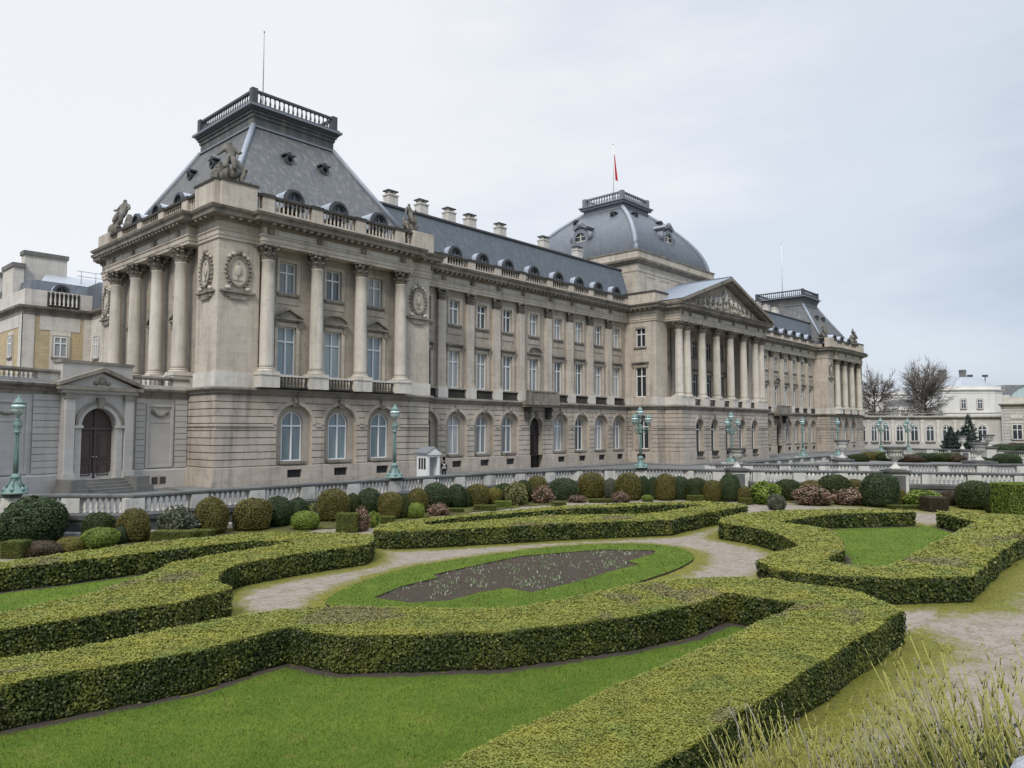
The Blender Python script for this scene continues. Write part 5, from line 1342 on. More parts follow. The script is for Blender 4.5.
def lantern(mb, x, y, z, s=1.0, m=0, mg=1):
    mb.lathe(x, y, [(.05 * s, z), (.10 * s, z + .05 * s), (.07 * s, z + .12 * s), (.16 * s, z + .20 * s)], 10, m)
    mb.lathe(x, y, [(.15 * s, z + .19 * s), (.30 * s, z + .38 * s), (.34 * s, z + .52 * s), (.30 * s, z + .66 * s), (.2 * s, z + .74 * s)], 12, mg)
    mb.lathe(x, y, [(.355 * s, z + .50 * s), (.36 * s, z + .56 * s), (.355 * s, z + .60 * s)], 12, m, cap=False)
    mb.lathe(x, y, [(.26 * s, z + .72 * s), (.30 * s, z + .78 * s), (.18 * s, z + .86 * s), (.14 * s, z + .98 * s), (.04 * s, z + 1.06 * s), (.03 * s, z + 1.18 * s)], 10, m)
    for k in range(6):
        a = k * math.pi / 3; mb.tube([(x + .16 * s * math.cos(a), y + .16 * s * math.sin(a), z + .2 * s), (x + .345 * s * math.cos(a), y + .345 * s * math.sin(a), z + .52 * s), (x + .22 * s * math.cos(a), y + .22 * s * math.sin(a), z + .74 * s)], .018 * s, 4, m)
def make_lamp(arms, H):
    root = bpy.data.objects.new('street_lamp', None); COL.objects.link(root)
    b = MB(); b.lathe(0, 0, [(.60, 0), (.60, .08), (.52, .12), (.50, .22), (.34, .34), (.30, .46), (.20, .62), (.17, .70), (.24, .78), (.26, .86), (.17, .92), (.13, 1.0)], 14)
    for k in range(6):
        a = k * math.pi / 3; b.ball((.45 * math.cos(a), .45 * math.sin(a), .22), .12, .12, .14, 6, 4); b.tube([(.42 * math.cos(a), .42 * math.sin(a), .3), (.25 * math.cos(a), .25 * math.sin(a), .55), (.2 * math.cos(a), .2 * math.sin(a), .75)], .04, 5)
    b.build('base', 'green_patina', root)
    s = MB(); top = H - 1.2 if arms == 1 else H - 1.55
    s.lathe(0, 0, [(.11, 1.0), (.105, 1.8), (.085, top - .75), (.17, top - .72), (.17, top - .66), (.10, top - .6), (.20, top - .42), (.22, top - .25), (.12, top - .1), (.16, top - .03), (.08, top)], 12)
    for k in range(8):
        a = k * math.pi / 4; s.tube([(.105 * math.cos(a), .105 * math.sin(a), 1.1), (.088 * math.cos(a), .088 * math.sin(a), top - .8)], .018, 4)
    s.build('post', 'green_patina', root)
    if arms == 1:
        l = MB(); lantern(l, 0, 0, top, 1.0); l.build('lantern', ['green_patina', 'lantern_glass'], root)
    else:
        l = MB(); lantern(l, 0, 0, top + .45, .95); l.tube([(0, 0, top - .05), (0, 0, top + .47)], .06, 6, 0); l.build('lantern', ['green_patina', 'lantern_glass'], root)
        for k in range(arms - 1):
            a = 2 * math.pi * k / (arms - 1) + .85; ca, sa = math.cos(a), math.sin(a)
            l = MB(); l.tube([(0, 0, top - .75), (.22 * ca, .22 * sa, top - .62), (.45 * ca, .45 * sa, top - .78), (.66 * ca, .66 * sa, top - .55), (.66 * ca, .66 * sa, top - .1)], .045, 6)
            l.tube([(.1 * ca, .1 * sa, top - .3), (.35 * ca, .35 * sa, top - .25), (.55 * ca, .55 * sa, top - .5)], .03, 5); l.ball((.30 * ca, .30 * sa, top - .45), .12, .12, .14, 6, 5)
            lantern(l, .66 * ca, .66 * sa, top - .12, .92); l.build('lantern', ['green_patina', 'lantern_glass'], root)
    return root
L1 = make_lamp(1, 4.95); L3 = make_lamp(4, 5.2)
def lamp(src, first, x, y, z, zb, label):
    o = src if first else dup(src)
    o.location = (x, y, z); tag(o, label, 'street lamp', 'green copper street lamps')
    return o
lamp(L1, True, -13.55, -7.06, RT, 0, 'single green copper lamp at the left edge in front of the low gallery')
lamp(L1, False, 6.95, -11.28, RT, 0, 'single green copper lamp beside the white sentry box')
lamp(L3, True, 29.0, -16.3, RT, 0, 'many-armed green copper lamp in front of the corner of the central block')
lamp(L3, False, *at(731, 76)[:2], .42, 0, 'many-armed green copper lamp in front of the columned porch')
lamp(L1, False, *at(802, 93)[:2], .42, 0, 'single green copper lamp in front of the far wing, right of the porch')
lamp(L1, False, *at(837, 96)[:2], .42, 0, 'single green copper lamp in front of the far pavilion, behind a stone urn')
lamp(L3, False, *at(880, 112)[:2], .45, 0, 'many-armed green copper lamp where the far pavilion meets the curved gallery')
lamp(L3, False, *at(907, 119)[:2], .45, 0, 'many-armed green copper lamp in front of the curved gallery windows, farthest to the right')
mb = MB()
for k, (px, D) in enumerate(((731, 76), (802, 93), (837, 96), (880, 112), (907, 119))):
    x, y, _ = at(px, D); b = MB(); b.box(-.7, .7, -.7, .7, 0, .70); b.box(-.78, .78, -.78, .78, .70, .835); o = b.build('lamp_plinth', 'wall_stone'); o.location = (x, y, ZR)
    tag(o, ('square stone plinth under the lamp before the porch', 'square stone plinth under the lamp before the far wing', 'square stone plinth under the lamp behind the forecourt urn', 'square stone plinth under the lamp where pavilion and gallery meet', 'square stone plinth under the rightmost lamp')[k], 'plinth', 'lamp plinths')

# sentry box and guard
sb = empty('sentry_box', (15.75, -4.6, ZR), 'small white wooden sentry box with a grey gabled roof beside the wing', 'sentry box')
mb = MB(); F = LOC
for (a, b, c, d) in ((-.78, -.66, -.78, .78), (.66, .78, -.78, .78)): mb.box(a, b, c, d, 0, 2.15)
mb.box(-.66, .66, .66, .78, 0, 2.15); mb.box(-.66, .66, -.7, .66, 0, .08)
mb.box(-.66, -.52, -.78, -.66, 0, 2.15); mb.box(.52, .66, -.78, -.66, 0, 2.15); mb.box(-.52, .52, -.78, -.66, 1.95, 2.15)
mb.box(-.80, -.78, -.6, .6, .15, .95) ; mb.box(-.80, -.78, -.6, .6, 1.9, 2.05)
for k in range(4): mb.box(-.80, -.782, -.62 + k * .38, -.55 + k * .38, .95, 1.9)
mb.box(-.9, .9, -.92, .92, 2.15, 2.27); mb.fprism(LOC, [(-.9, 2.27), (.9, 2.27), (0, 2.72)], .80, .93)
mb.build('cabin', 'white_paint', sb); sb.scale = (.84, .84, 1.0)
mb = MB()
for k in range(3): mb.box(-.795, -.781, -.52 + k * .38, -.26 + k * .38, .98, 1.88)
mb.build('pane', 'pane_dark', sb)
mb = MB()
for sg in (-1, 1): mb.hexa([(0, -.98, 2.72), (sg * 1.02, -.98, 2.24), (sg * 1.02, .98, 2.24), (0, .98, 2.72)], [(0, -.98, 2.80), (sg * 1.02, -.98, 2.32), (sg * 1.02, .98, 2.32), (0, .98, 2.80)])
mb.build('roof', 'grey_slate_small', sb)

def skin_body(name, verts, edges, radii, mat, parent=None, root=0, sub_=2):
    me = bpy.data.meshes.new(name); me.from_pydata(verts, edges, []); me.materials.append(MATS[mat])
    o = bpy.data.objects.new(name, me); COL.objects.link(o)
    sm = o.modifiers.new('skin', 'SKIN'); sm.use_smooth_shade = True
    sk = me.skin_vertices[0].data
    for k, r in enumerate(radii): sk[k].radius = r if isinstance(r, tuple) else (r, r)
    for k in (root if isinstance(root, (list, tuple)) else (root,)): sk[k].use_root = True
    ss = o.modifiers.new('sub', 'SUBSURF'); ss.levels = sub_; ss.render_levels = sub_
    if parent: o.parent = parent
    return o
def guard(x, y):
    root = empty('person', (x, y, ZR), 'guard in dark uniform with white belt and tall dark cap standing beside the sentry box', 'person', None, math.radians(-20))
    V = [(0, 0, .95), (0, 0, 1.15), (0, 0, 1.38), (0, -.01, 1.50), (0, -.02, 1.60), (0, -.015, 1.70),
         (.10, 0, .90), (.11, -.01, .50), (.12, 0, .10), (.13, -.13, .05), (-.10, 0, .90), (-.11, -.01, .50), (-.12, 0, .10), (-.13, -.13, .05),
         (.19, 0, 1.40), (.25, .02, 1.12), (.24, -.06, .86), (.24, -.10, .78), (-.19, 0, 1.40), (-.25, .02, 1.12), (-.22, -.14, .98), (-.20, -.22, 1.02)]
    E = [(0, 1), (1, 2), (2, 3), (3, 4), (4, 5), (0, 6), (6, 7), (7, 8), (8, 9), (0, 10), (10, 11), (11, 12), (12, 13), (2, 14), (14, 15), (15, 16), (16, 17), (2, 18), (18, 19), (19, 20), (20, 21)]
    Rr = [(.15, .11), (.14, .10), (.16, .11), .06, .085, .08, .095, .065, .05, .04, .095, .065, .05, .04, .065, .05, .038, .035, .065, .05, .038, .035]
    skin_body('body', V, E, Rr, 'uniform_blue', root)
    h = MB(); h.ball((0, -.03, 1.62), .078, .092, .11, 12, 9); h.ball((0, -.122, 1.61), .014, .02, .022, 6, 5)
    for sg in (-1, 1): h.ball((sg * .03, -.108, 1.64), .011, .008, .008, 6, 4, 1); h.ball((sg * .08, -.02, 1.62), .012, .02, .03, 6, 5)
    h.box(-.025, .025, -.118, -.108, 1.565, 1.573, 1)
    for sg, p in ((1, (.24, -.11, .76)), (-1, (-.20, -.24, 1.03))):
        h.ball(p, .035, .03, .045, 7, 5)
        for f in range(4): h.tube([(p[0] + (f - 1.5) * .016, p[1] - .01, p[2] - .03), (p[0] + (f - 1.5) * .017, p[1] - .03, p[2] - .065), (p[0] + (f - 1.5) * .016, p[1] - .02, p[2] - .085)], [.009, .008, .006], 5)
        h.tube([(p[0] - sg * .03, p[1], p[2]), (p[0] - sg * .045, p[1] - .03, p[2] - .03)], [.010, .008], 5)
    h.build('head', ['skin', 'cap_black'], root)
    c = MB(); c.lathe(0, -.02, [(.10, 1.67), (.105, 1.72), (.11, 1.84), (.10, 1.93), (.06, 1.97), (.0, 1.975)], 14); c.box(-.07, .07, -.17, -.09, 1.665, 1.68); c.build('cap', 'cap_black', root)
    b = MB(); b.lathe(0, 0, [(.165, 1.02), (.168, 1.05), (.165, 1.08)], 14, cap=False); b.tube([(-.15, -.07, 1.42), (0, -.135, 1.22), (.13, -.10, 1.05)], .022, 5); b.tube([(.15, -.07, 1.42), (0, -.137, 1.24), (-.13, -.10, 1.05)], .022, 5); b.build('belt', 'belt_white', root)
    return root
guard(17.0, -5.1)
rf_ = empty('rifle', (16.74, -5.25, ZR), 'dark rifle held upright by the guard at the sentry box', 'rifle')
mb = MB(); mb.tube([(0, 0, .02), (0, 0, .35)], [.035, .028], 6); mb.build('stock', 'rifle_wood', rf_)
mb = MB(); mb.tube([(0, 0, .35), (0, 0, 1.25)], [.018, .010], 6); mb.build('barrel', 'iron_dark', rf_)

# ------------------------------------------------------------------ sculpture on the roof parapets
def statue(x, y, z, rz, label, seed, s=1.0):
    r = random.Random(seed)
    root = empty('roof_sculpture', (x, y, z), label, 'sculpture', 'stone sculpture groups on the palace roof', rz)
    def figure(ox, oy, oz, lean, h, sit, turn):
        """seated or leaning draped figure as a skinned skeleton"""
        c, n = math.cos(turn), math.sin(turn)
        def q(px, py, pz): px, py = px * h, py * h; return (ox + px * c - py * n, oy + px * n + py * c, oz + pz * h)
        k = .55 if sit else .95
        V = [q(0, 0, k * .9), q(lean * .3, 0, k * .9 + .25), q(lean * .7, 0, k * .9 + .48), q(lean * .85, -.02, k * .9 + .60), q(lean, -.04, k * .9 + .76)]
        if sit: V += [q(.14, -.35, k * .85), q(.18, -.42, .05), q(-.14, -.30, k * .85), q(-.22, -.5, .08)]
        else: V += [q(.12, -.05, .5), q(.15, 0, 0), q(-.12, .02, .5), q(-.16, .05, 0)]
        V += [q(lean * .7 + .22, 0, k * .9 + .46), q(lean + .38, -.15, k * .9 + .28), q(lean + r.uniform(.3, .6), -.3, k * .9 + r.uniform(.15, .7)), q(lean * .7 - .22, 0, k * .9 + .46), q(lean - .40, -.1, k * .9 + .25), q(lean - r.uniform(.4, .6), -.2, k * .9 + r.uniform(.0, .3))]
        E = [(0, 1), (1, 2), (2, 3), (3, 4), (0, 5), (5, 6), (0, 7), (7, 8), (2, 9), (9, 10), (10, 11), (2, 12), (12, 13), (13, 14)]
        Rr = [.22, .17, .19, .08, .125, .15, .10, .15, .10, .09, .065, .05, .09, .065, .05]
        return V, E, [a * h for a in Rr]
    f1 = figure(0, 0, .75, r.uniform(-.1, .1), 1.5, True, r.uniform(-.3, .3)); f2 = figure(-.78, .0, .15, .10, 1.05, True, .4); f3 = figure(.85, .1, .1, -.05, .95, True, -.5)
    for V, E, Rr in (f1, f2, f3): skin_body('figure', V, E, Rr, 'statue_stone', root)
    b = MB(); b.box(-1.45, 1.45, -.7, .7, -.02, .14)
    for k in range(9): b.ball((r.uniform(-.95, .95), r.uniform(-.35, .45), .25 + r.uniform(0, .5)), r.uniform(.3, .5), r.uniform(.25, .4), r.uniform(.25, .5), 8, 6)
    b.lathe(.35, .25, [(.4, .2), (.45, .7), (.3, 1.2), (.15, 1.6)], 8); b.build('rock_base', 'statue_stone', root)
    root.scale = (s * .86, s * .86, s); return root
ZSt = ZT + 2.14
statue(1.35, 1.2, ZSt, -.75, 'seated stone figures on the near corner of the left pavilion roof', 1, 1.30)
statue(1.1, 21.2, ZT + 1.86, -1.3, 'dark stone figure group on the far left corner of the left pavilion roof', 2, 1.35)
statue(18.3, 1.2, ZT + 1.86, .2, 'shadowed stone figures at the inner corner of the left pavilion roof, above the wing', 3, 1.1)
statue(mir(18.3), 1.2, ZT + 1.86, -.2, 'distant stone figures on the near corner of the far pavilion roof', 4, 1.15)
statue(mir(1.35), 1.2, ZSt, .5, 'distant stone figures on the outermost corner of the far pavilion roof', 5, 1.3)

# flag poles
def flagpole(x, y, z0, z1, label, r=.07, flag=None, mat='white_paint'):
    root = empty('flagpole', (x, y, z0), label, 'flagpole')
    p = MB(); p.tube([(0, 0, 0), (0, 0, (z1 - z0) * .6), (0, 0, z1 - z0)], [r, r * .85, r * .5], 8); p.ball((0, 0, z1 - z0), r * 1.6, r * 1.6, r * 1.6, 8, 6); p.build('pole', mat, root)
    if flag:
        zt, zb = flag; n = 9
        for k, (m, a, b) in enumerate((('flag_black', 0, .10), ('flag_gold', .10, .18), ('flag_red', .16, 1.15))):
            f = MB(); rows = []
            for j in range(13):
                t = j / 12; z = zt + (zb - zt) * t - z0; row = []
                for i in range(n):
                    s_ = a + (b - a) * i / (n - 1); sw = (.35 + .65 * t); row.append((.06 + s_ * sw * .55, -.28 * (k == 2) * sw + .16 * math.sin(9 * s_ + 1.5 * k) * sw, z - .5 * s_ * (1 - .3 * t)))
                rows.append(row)
            for r0, r1 in zip(rows[:-1], rows[1:]):
                for i in range(n - 1): f.face([r0[i], r0[i + 1], r1[i + 1], r1[i]], 0, True)
            f.build('flag_band', m, root)
    return root
flagpole(CX - .6, cy0, 37.9, 48.0, 'white flagpole with a furled red flag on the central dome', .08, (46.6, 42.6))
flagpole(9.9, 12.5, 31.2, 41.2, 'thin bare flagpole on the roof of the left pavilion', .05, mat='lead_grey')
flagpole(mir(9.9), 12.5, 31.2, 43.5, 'tall thin white flagpole on the roof of the far pavilion', .09)
# ------------------------------------------------------------------ garden
def seg_dist(px, py, segs):
    d = np.full(px.shape, 1e9)
    for (x0, y0), (x1, y1) in segs:
        dx, dy = x1 - x0, y1 - y0; L2 = dx * dx + dy * dy + 1e-12
        t = np.clip(((px - x0) * dx + (py - y0) * dy) / L2, 0, 1)
        d = np.minimum(d, np.hypot(px - x0 - t * dx, py - y0 - t * dy))
    return d
def inside(px, py, poly):
    r = np.zeros(px.shape, bool); n = len(poly)
    for k in range(n):
        x0, y0 = poly[k]; x1, y1 = poly[(k + 1) % n]
        c = ((y0 > py) != (y1 > py)) & (px < (x1 - x0) * (py - y0) / ((y1 - y0) if y1 != y0 else 1e-12) + x0)
        r ^= c
    return r
def loop_segs(p): return list(zip(p, p[1:] + p[:1]))
def chaikin(p, n=1):
    for _ in range(n):
        q = []
        for a, b in loop_segs(p): q += [(a[0] * .75 + b[0] * .25, a[1] * .75 + b[1] * .25), (a[0] * .25 + b[0] * .75, a[1] * .25 + b[1] * .75)]
        p = q
    return p
def softnoise(x, y, s=1.0):
    return (np.sin(x * 1.7 * s + 1.3) * np.cos(y * 2.1 * s - .4) + .6 * np.sin(x * 4.3 * s - y * 3.7 * s + 2) + .4 * np.cos(x * 7.1 * s + y * 6.3 * s))/2
HEDGE_A = [(-32, -32.95), (-20.07, -32.95), (-18.95, -33.2), (-16.99, -33.14), (-15.38, -33.12), (-14.23, -33.35), (-13.0, -34.23), (-11.66, -35.85), (-10.66, -37.1), (-9.68, -37.69), (-8.28, -37.89), (-5.99, -38.12), (-4.12, -38.67), (-2.6, -39.9), (-2.2, -41.0), (-2.3, -43.44), (-3.79, -44.92), (-9.07, -44.89), (-15.43, -44.91), (-22, -44.95), (-22, -42.75), (-14.49, -42.72), (-8.82, -42.75), (-4.87, -42.71), (-4.86, -41.27), (-4.92, -40.75), (-6.9, -40.74), (-8.88, -40.23), (-10.49, -39.56), (-12.04, -38.86), (-13.74, -37.36), (-14.57, -36.51), (-14.82, -35.83), (-15.0, -34.97), (-15.5, -35.02), (-17.15, -35.30), (-18.68, -35.01), (-20.46, -34.64), (-32, -34.5)]
HEDGE_B = [(-32, -20.2), (-17.1, -20.03), (-14.59, -19.53), (-11.66, -19.04), (-7.34, -19.82), (-4.89, -22.5), (-4.38, -23.99), (-5.2, -25.28), (-6.24, -26.14), (-9.54, -26.04), (-11.69, -26.4), (-12.9, -27.44), (-13.53, -28.6), (-13.79, -29.99), (-14.73, -30.19), (-15.44, -30.57), (-16.74, -30.3), (-17.92, -30.34), (-19.44, -30.24), (-32, -30.3), (-32, -28.4), (-19.02, -28.41), (-16.73, -27.55), (-14.77, -26.12), (-13.1, -24.4), (-9.48, -23.71), (-7.58, -23.3), (-8.72, -21.85), (-10.98, -21.71), (-12.68, -21.62), (-15.24, -21.65), (-17.43, -21.47), (-32, -21.5)]
HEDGE_C = [(-3.12, -22.46), (-1.88, -21.44), (0.61, -21.17), (2.09, -21.23), (4.72, -21.43), (6.0, -21.72), (10.65, -22.52), (15.11, -24.6), (19.16, -27.29), (19.05, -30.09), (18.14, -30.71), (12.99, -30.57), (9.04, -30.83), (4.04, -27.79), (1.18, -26.37), (-1.41, -25.08), (-3.05, -24.04), (-3.57, -22.98)]
HOLE_C = [(0.06, -22.34), (2.46, -22.27), (5.11, -22.77), (9.45, -23.68), (13.31, -25.78), (16.04, -26.93), (17.03, -28.62), (12.24, -28.64), (10.36, -28.41), (6.31, -25.03), (3.31, -24.27), (-0.7, -23.23)]
HEDGE_D = [(22.83, -39.84), (23.3, -42.66), (23.5, -45.0), (13.62, -45.01), (9.29, -44.95), (3.75, -45.14), (2.57, -45.22), (0.62, -43.52), (-0.3, -41.69), (-0.46, -40.21), (0.76, -39.05), (2.31, -38.88), (5.07, -38.89), (6.14, -38.1), (7.59, -37.09), (8.78, -35.47), (9.66, -33.13), (11.74, -32.31), (14.08, -32.13), (17.0, -33.07), (19.8, -34.95), (22.5, -38.6), (21.25, -39.0), (17.18, -35.86), (11.74, -35.12), (11.54, -36.62), (10.69, -38.07), (7.87, -39.58), (5.22, -40.5), (2.25, -40.78), (2.1, -41.76), (2.53, -42.76), (9.49, -42.57), (12.57, -42.53), (18.4, -42.39), (21.62, -39.91)]
OVAL = chaikin([(-11.07, -30.4), (-9.5, -29.36), (-6.97, -28.36), (-5.15, -28.0), (-2.02, -28.25), (2.5, -29.02), (5.4, -31.0), (5.76, -33.2), (4.18, -34.81), (2.98, -35.34), (0.77, -35.86), (-3.25, -36.1), (-6.47, -35.92), (-8.2, -35.2), (-10.0, -34.3), (-11.13, -33.1), (-11.45, -31.66)], 2)
BED = chaikin([(-9.76, -31.23), (-8.01, -30.53), (-6.25, -30.35), (-6.01, -29.81), (-3.37, -29.6), (-0.86, -29.51), (2.84, -31.05), (4.15, -32.89), (3.48, -33.3), (1.1, -33.51), (0.83, -34.2), (-1.31, -34.25), (-3.08, -34.45), (-5.81, -34.4), (-5.86, -33.34), (-6.95, -33.16), (-8.43, -33.28), (-9.41, -32.6)], 0)
LAWN_A = [(-32, -34.4), (-20.46, -34.64), (-18.68, -35.01), (-17.15, -35.36), (-15.33, -35.02), (-15, -34.97), (-14.82, -35.83), (-14.57, -36.51), (-13.74, -37.36), (-12.04, -38.86), (-10.49, -39.56), (-8.88, -40.23), (-6.9, -40.74), (-4.92, -40.75), (-4.87, -42.71), (-24, -42.8), (-24, -46), (-32, -46)]
LAWN_B = [(-32, -21.5), (-17.43, -21.47), (-15.24, -21.65), (-8.72, -21.85), (-7.58, -23.3), (-9.48, -23.71), (-13.1, -24.4), (-14.77, -26.12), (-16.73, -27.55), (-19.02, -28.41), (-32, -28.4)]
LAWN_D = [(11.74, -35.12), (17.18, -35.86), (21.25, -39.0), (21.82, -39.71), (18.4, -42.39), (12.57, -42.53), (2.53, -42.76), (2.1, -41.76), (2.25, -40.78), (5.22, -40.5), (7.87, -39.58), (10.69, -38.07), (11.54, -36.62)]
def grid_mesh(name, mat, x0, x1, y0, y1, st, zf, attr=None, keep=None):
    nx, ny = int((x1 - x0) / st) + 1, int((y1 - y0) / st) + 1
    X, Y = np.meshgrid(np.linspace(x0, x1, nx), np.linspace(y0, y1, ny)); Z = zf(X, Y)
    co = np.stack([X, Y, Z], -1).reshape(-1, 3)
    idx = np.arange(nx * ny).reshape(ny, nx)
    q = np.stack([idx[:-1, :-1], idx[:-1, 1:], idx[1:, 1:], idx[1:, :-1]], -1).reshape(-1, 4)
    if keep is not None:
        cx = (X[:-1, :-1] + X[1:, 1:]) / 2; cy = (Y[:-1, :-1] + Y[1:, 1:]) / 2; q = q[keep(cx, cy).reshape(-1)]
    me = quads_mesh(name, co, q, mat)
    if attr is not None:
        a = me.attributes.new('moss', 'FLOAT', 'POINT'); a.data.foreach_set('value', attr(X, Y).reshape(-1).astype(np.float32))
    me.polygons.foreach_set('use_smooth', np.ones(len(me.polygons), bool))
    o = bpy.data.objects.new(name, me); COL.objects.link(o); return o
def quads_mesh(name, co, q, mat, mi=None):
    me = bpy.data.meshes.new(name); n, m, k = len(co), len(q), q.shape[1]
    me.vertices.add(n); me.vertices.foreach_set('co', np.ascontiguousarray(co, np.float32).reshape(-1))
    me.loops.add(m * k); me.loops.foreach_set('vertex_index', np.ascontiguousarray(q, np.int32).reshape(-1))
    me.polygons.add(m); me.polygons.foreach_set('loop_start', np.arange(m, dtype=np.int32) * k)
    for x in ([mat] if isinstance(mat, str) else mat): me.materials.append(MATS[x])
    if mi is not None: me.polygons.foreach_set('material_index', mi.astype(np.int32))
    me.update(calc_edges=True); return me
ALLSEG = loop_segs(HEDGE_A) + loop_segs(HEDGE_B) + loop_segs(HEDGE_C) + loop_segs(HEDGE_D) + loop_segs(OVAL)
WSEG = list(zip(NEARW[:-1], NEARW[1:]))
def moss_attr(X, Y):
    d = seg_dist(X, Y, ALLSEG); w = seg_dist(X, Y, WSEG)
    m = np.clip(1.2 - d / np.where(Y < -44.6, 2.1, 1.15), 0, 1.2)
    m = np.maximum(m, np.clip(1.4 - w / 4.5, 0, 1.2))
    m = np.maximum(m, np.clip((X - 26) / 6, 0, .9) * (Y > -44))
    return m
def garden_z(X, Y): return ZG + .012 * softnoise(X, Y, 2.2) + .006 * softnoise(Y, X, 6.0)
go = grid_mesh('garden_path', 'gravel_moss', -36, 52, -64.0, -8.5, .2, garden_z, moss_attr)
tag(go, 'worn gravel paths with mossy edges between the hedges', 'path', kind='structure')
def border_attr(X, Y): return np.clip((5.6 - seg_dist(X, Y, WSEG)) / 1.6 + .4 * softnoise(X, Y, 1.1), 0, 1)
sb_ = NT('shrub_border'); p = sb_.pos()
c = sb_.mix(sb_.ramp(sb_.noise(p, 1.3, 6, .7), [(.42, (0, 0, 0)), (.6, (1, 1, 1))]), (.075, .062, .032), (.10, .115, .022))
c = sb_.mix(.7, c, sb_.ramp(sb_.noise(p, 18, 5, .75), [(.3, (.5, .5, .5)), (.7, (1.35, 1.35, 1.35))]), 'MULTIPLY'); sb_.color(c); sb_.bump(sb_.noise(p, 14, 5, .7), .9, .05); sb_.fin(.95, .1)
bo = grid_mesh('shrub_border', 'shrub_border', -20, 46, -46, -8.5, .25, lambda X, Y: ZG + .035 + .02 * softnoise(X, Y, 3.0), None, lambda x, y: (seg_dist(x, y, WSEG) < 4.6 + .5 * softnoise(x, y, .9)) & inside(x, y, NEARW + [(44, -60), (-40, -60), (-40, -10)]))
tag(bo, 'dark mossy earth of the planted border under the clipped shrubs', 'border', kind='structure')
# raised bank in front of the viewpoint carrying the twiggy shrubs
Fv = (.738, .675); Rv = (.675, -.738)
def view_xy(lat, D): return CAM.x + Fv[0] * D + Rv[0] * lat, CAM.y + Fv[1] * D + Rv[1] * lat
b = MB(); rowsb = []
for lat in np.linspace(.2, 12, 14):
    rowsb.append([(*view_xy(lat, D), z) for D, z in ((1.2, 1.0), (3.5, .92), (5.0, .85), (6.3, .80), (7.0, .3), (8.6, -1.62))])
for r0, r1 in zip(rowsb[:-1], rowsb[1:]):
    for k in range(5): b.face([r0[k], r0[k + 1], r1[k + 1], r1[k]], 0, True)
tag(b.build('planted_bank', 'soil'), 'earth bank under the twiggy shrubs in the right foreground', 'bank', kind='structure')
def lawn_attr(poly_segs):
    return lambda X, Y: np.clip(seg_dist(X, Y, poly_segs) / .5, 0, 1)
def lawn(name, poly, st, label, hedges):
    xs = [p[0] for p in poly]; ys = [p[1] for p in poly]
    o = grid_mesh(name, 'lawn_edge', min(xs), max(xs), min(ys), max(ys), st, lambda X, Y: ZG + .03 + .012 * softnoise(X, Y, 1.5), lawn_attr(sum((loop_segs(h) for h in hedges), [])), lambda x, y: inside(x, y, poly))
    tag(o, label, 'lawn', kind='structure')
s = NT('lawn_edge'); p = s.pos()
at_ = s.n('ShaderNodeAttribute'); at_.attribute_name = 'moss'
c = s.mix(s.ramp(s.noise(p, .7, 5, .65), [(.3, (0, 0, 0)), (.7, (1, 1, 1))]), (.062, .112, .011), (.112, .158, .017))
c = s.mix(s.ramp(s.noise(p, 1.9, 5, .7), [(.55, (0, 0, 0)), (.75, (.8, .8, .8))]), c, (.165, .155, .035))
c = s.mix(.55, c, s.ramp(s.noise(p, 55, 4, .7), [(.3, (.55, .55, .55)), (.7, (1.35, 1.35, 1.35))]), 'MULTIPLY')
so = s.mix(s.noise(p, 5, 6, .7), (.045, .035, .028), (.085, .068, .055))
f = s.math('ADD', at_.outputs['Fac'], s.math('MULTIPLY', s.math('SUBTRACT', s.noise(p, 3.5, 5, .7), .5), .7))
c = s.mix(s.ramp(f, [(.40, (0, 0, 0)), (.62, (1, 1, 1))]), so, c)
s.color(c); s.bump(s.noise(p, 60, 4, .7), .8, .03); s.fin(.9, .15)
lawn('lawn', LAWN_A, .16, 'bright mown lawn inside the foreground hedge', [HEDGE_A])
lawn('lawn', LAWN_B, .25, 'narrow lawn strip inside the left hedge', [HEDGE_B])
lawn('lawn', LAWN_D, .25, 'even green lawn inside the right hedge', [HEDGE_D])
lawn('lawn', HOLE_C, .3, 'hidden grass strip inside the middle hedge', [HOLE_C])
# oval lawn with its flower bed
mb = MB(); Z1 = ZG + .075
pp = OVAL + BED
for t in tessellate_polygon([[Vector((x, y, 0)) for x, y in OVAL], [Vector((x, y, 0)) for x, y in BED]]): mb.face([(pp[k][0], pp[k][1], Z1) for k in t])
for lp in (OVAL, BED):
    for a, b_ in loop_segs(lp): mb.face([(*a, ZG - .05), (*b_, ZG - .05), (*b_, Z1), (*a, Z1)], 1)
tag(mb.build('oval_lawn', ['lawn', 'soil']), 'raised oval of grass with cut edges round the flower bed', 'lawn', kind='structure')
xs = [p[0] for p in BED]; ys = [p[1] for p in BED]
bed = grid_mesh('flower_bed', 'soil', min(xs) - .2, max(xs) + .2, min(ys) - .2, max(ys) + .2, .1, lambda X, Y: ZG + .035 + .03 * softnoise(X, Y, 5.0) + rng.normal(0, .010, X.shape), None, lambda x, y: inside(x, y, BED))
tag(bed, 'dark bare soil bed in the middle of the oval lawn', 'flower bed', kind='structure')

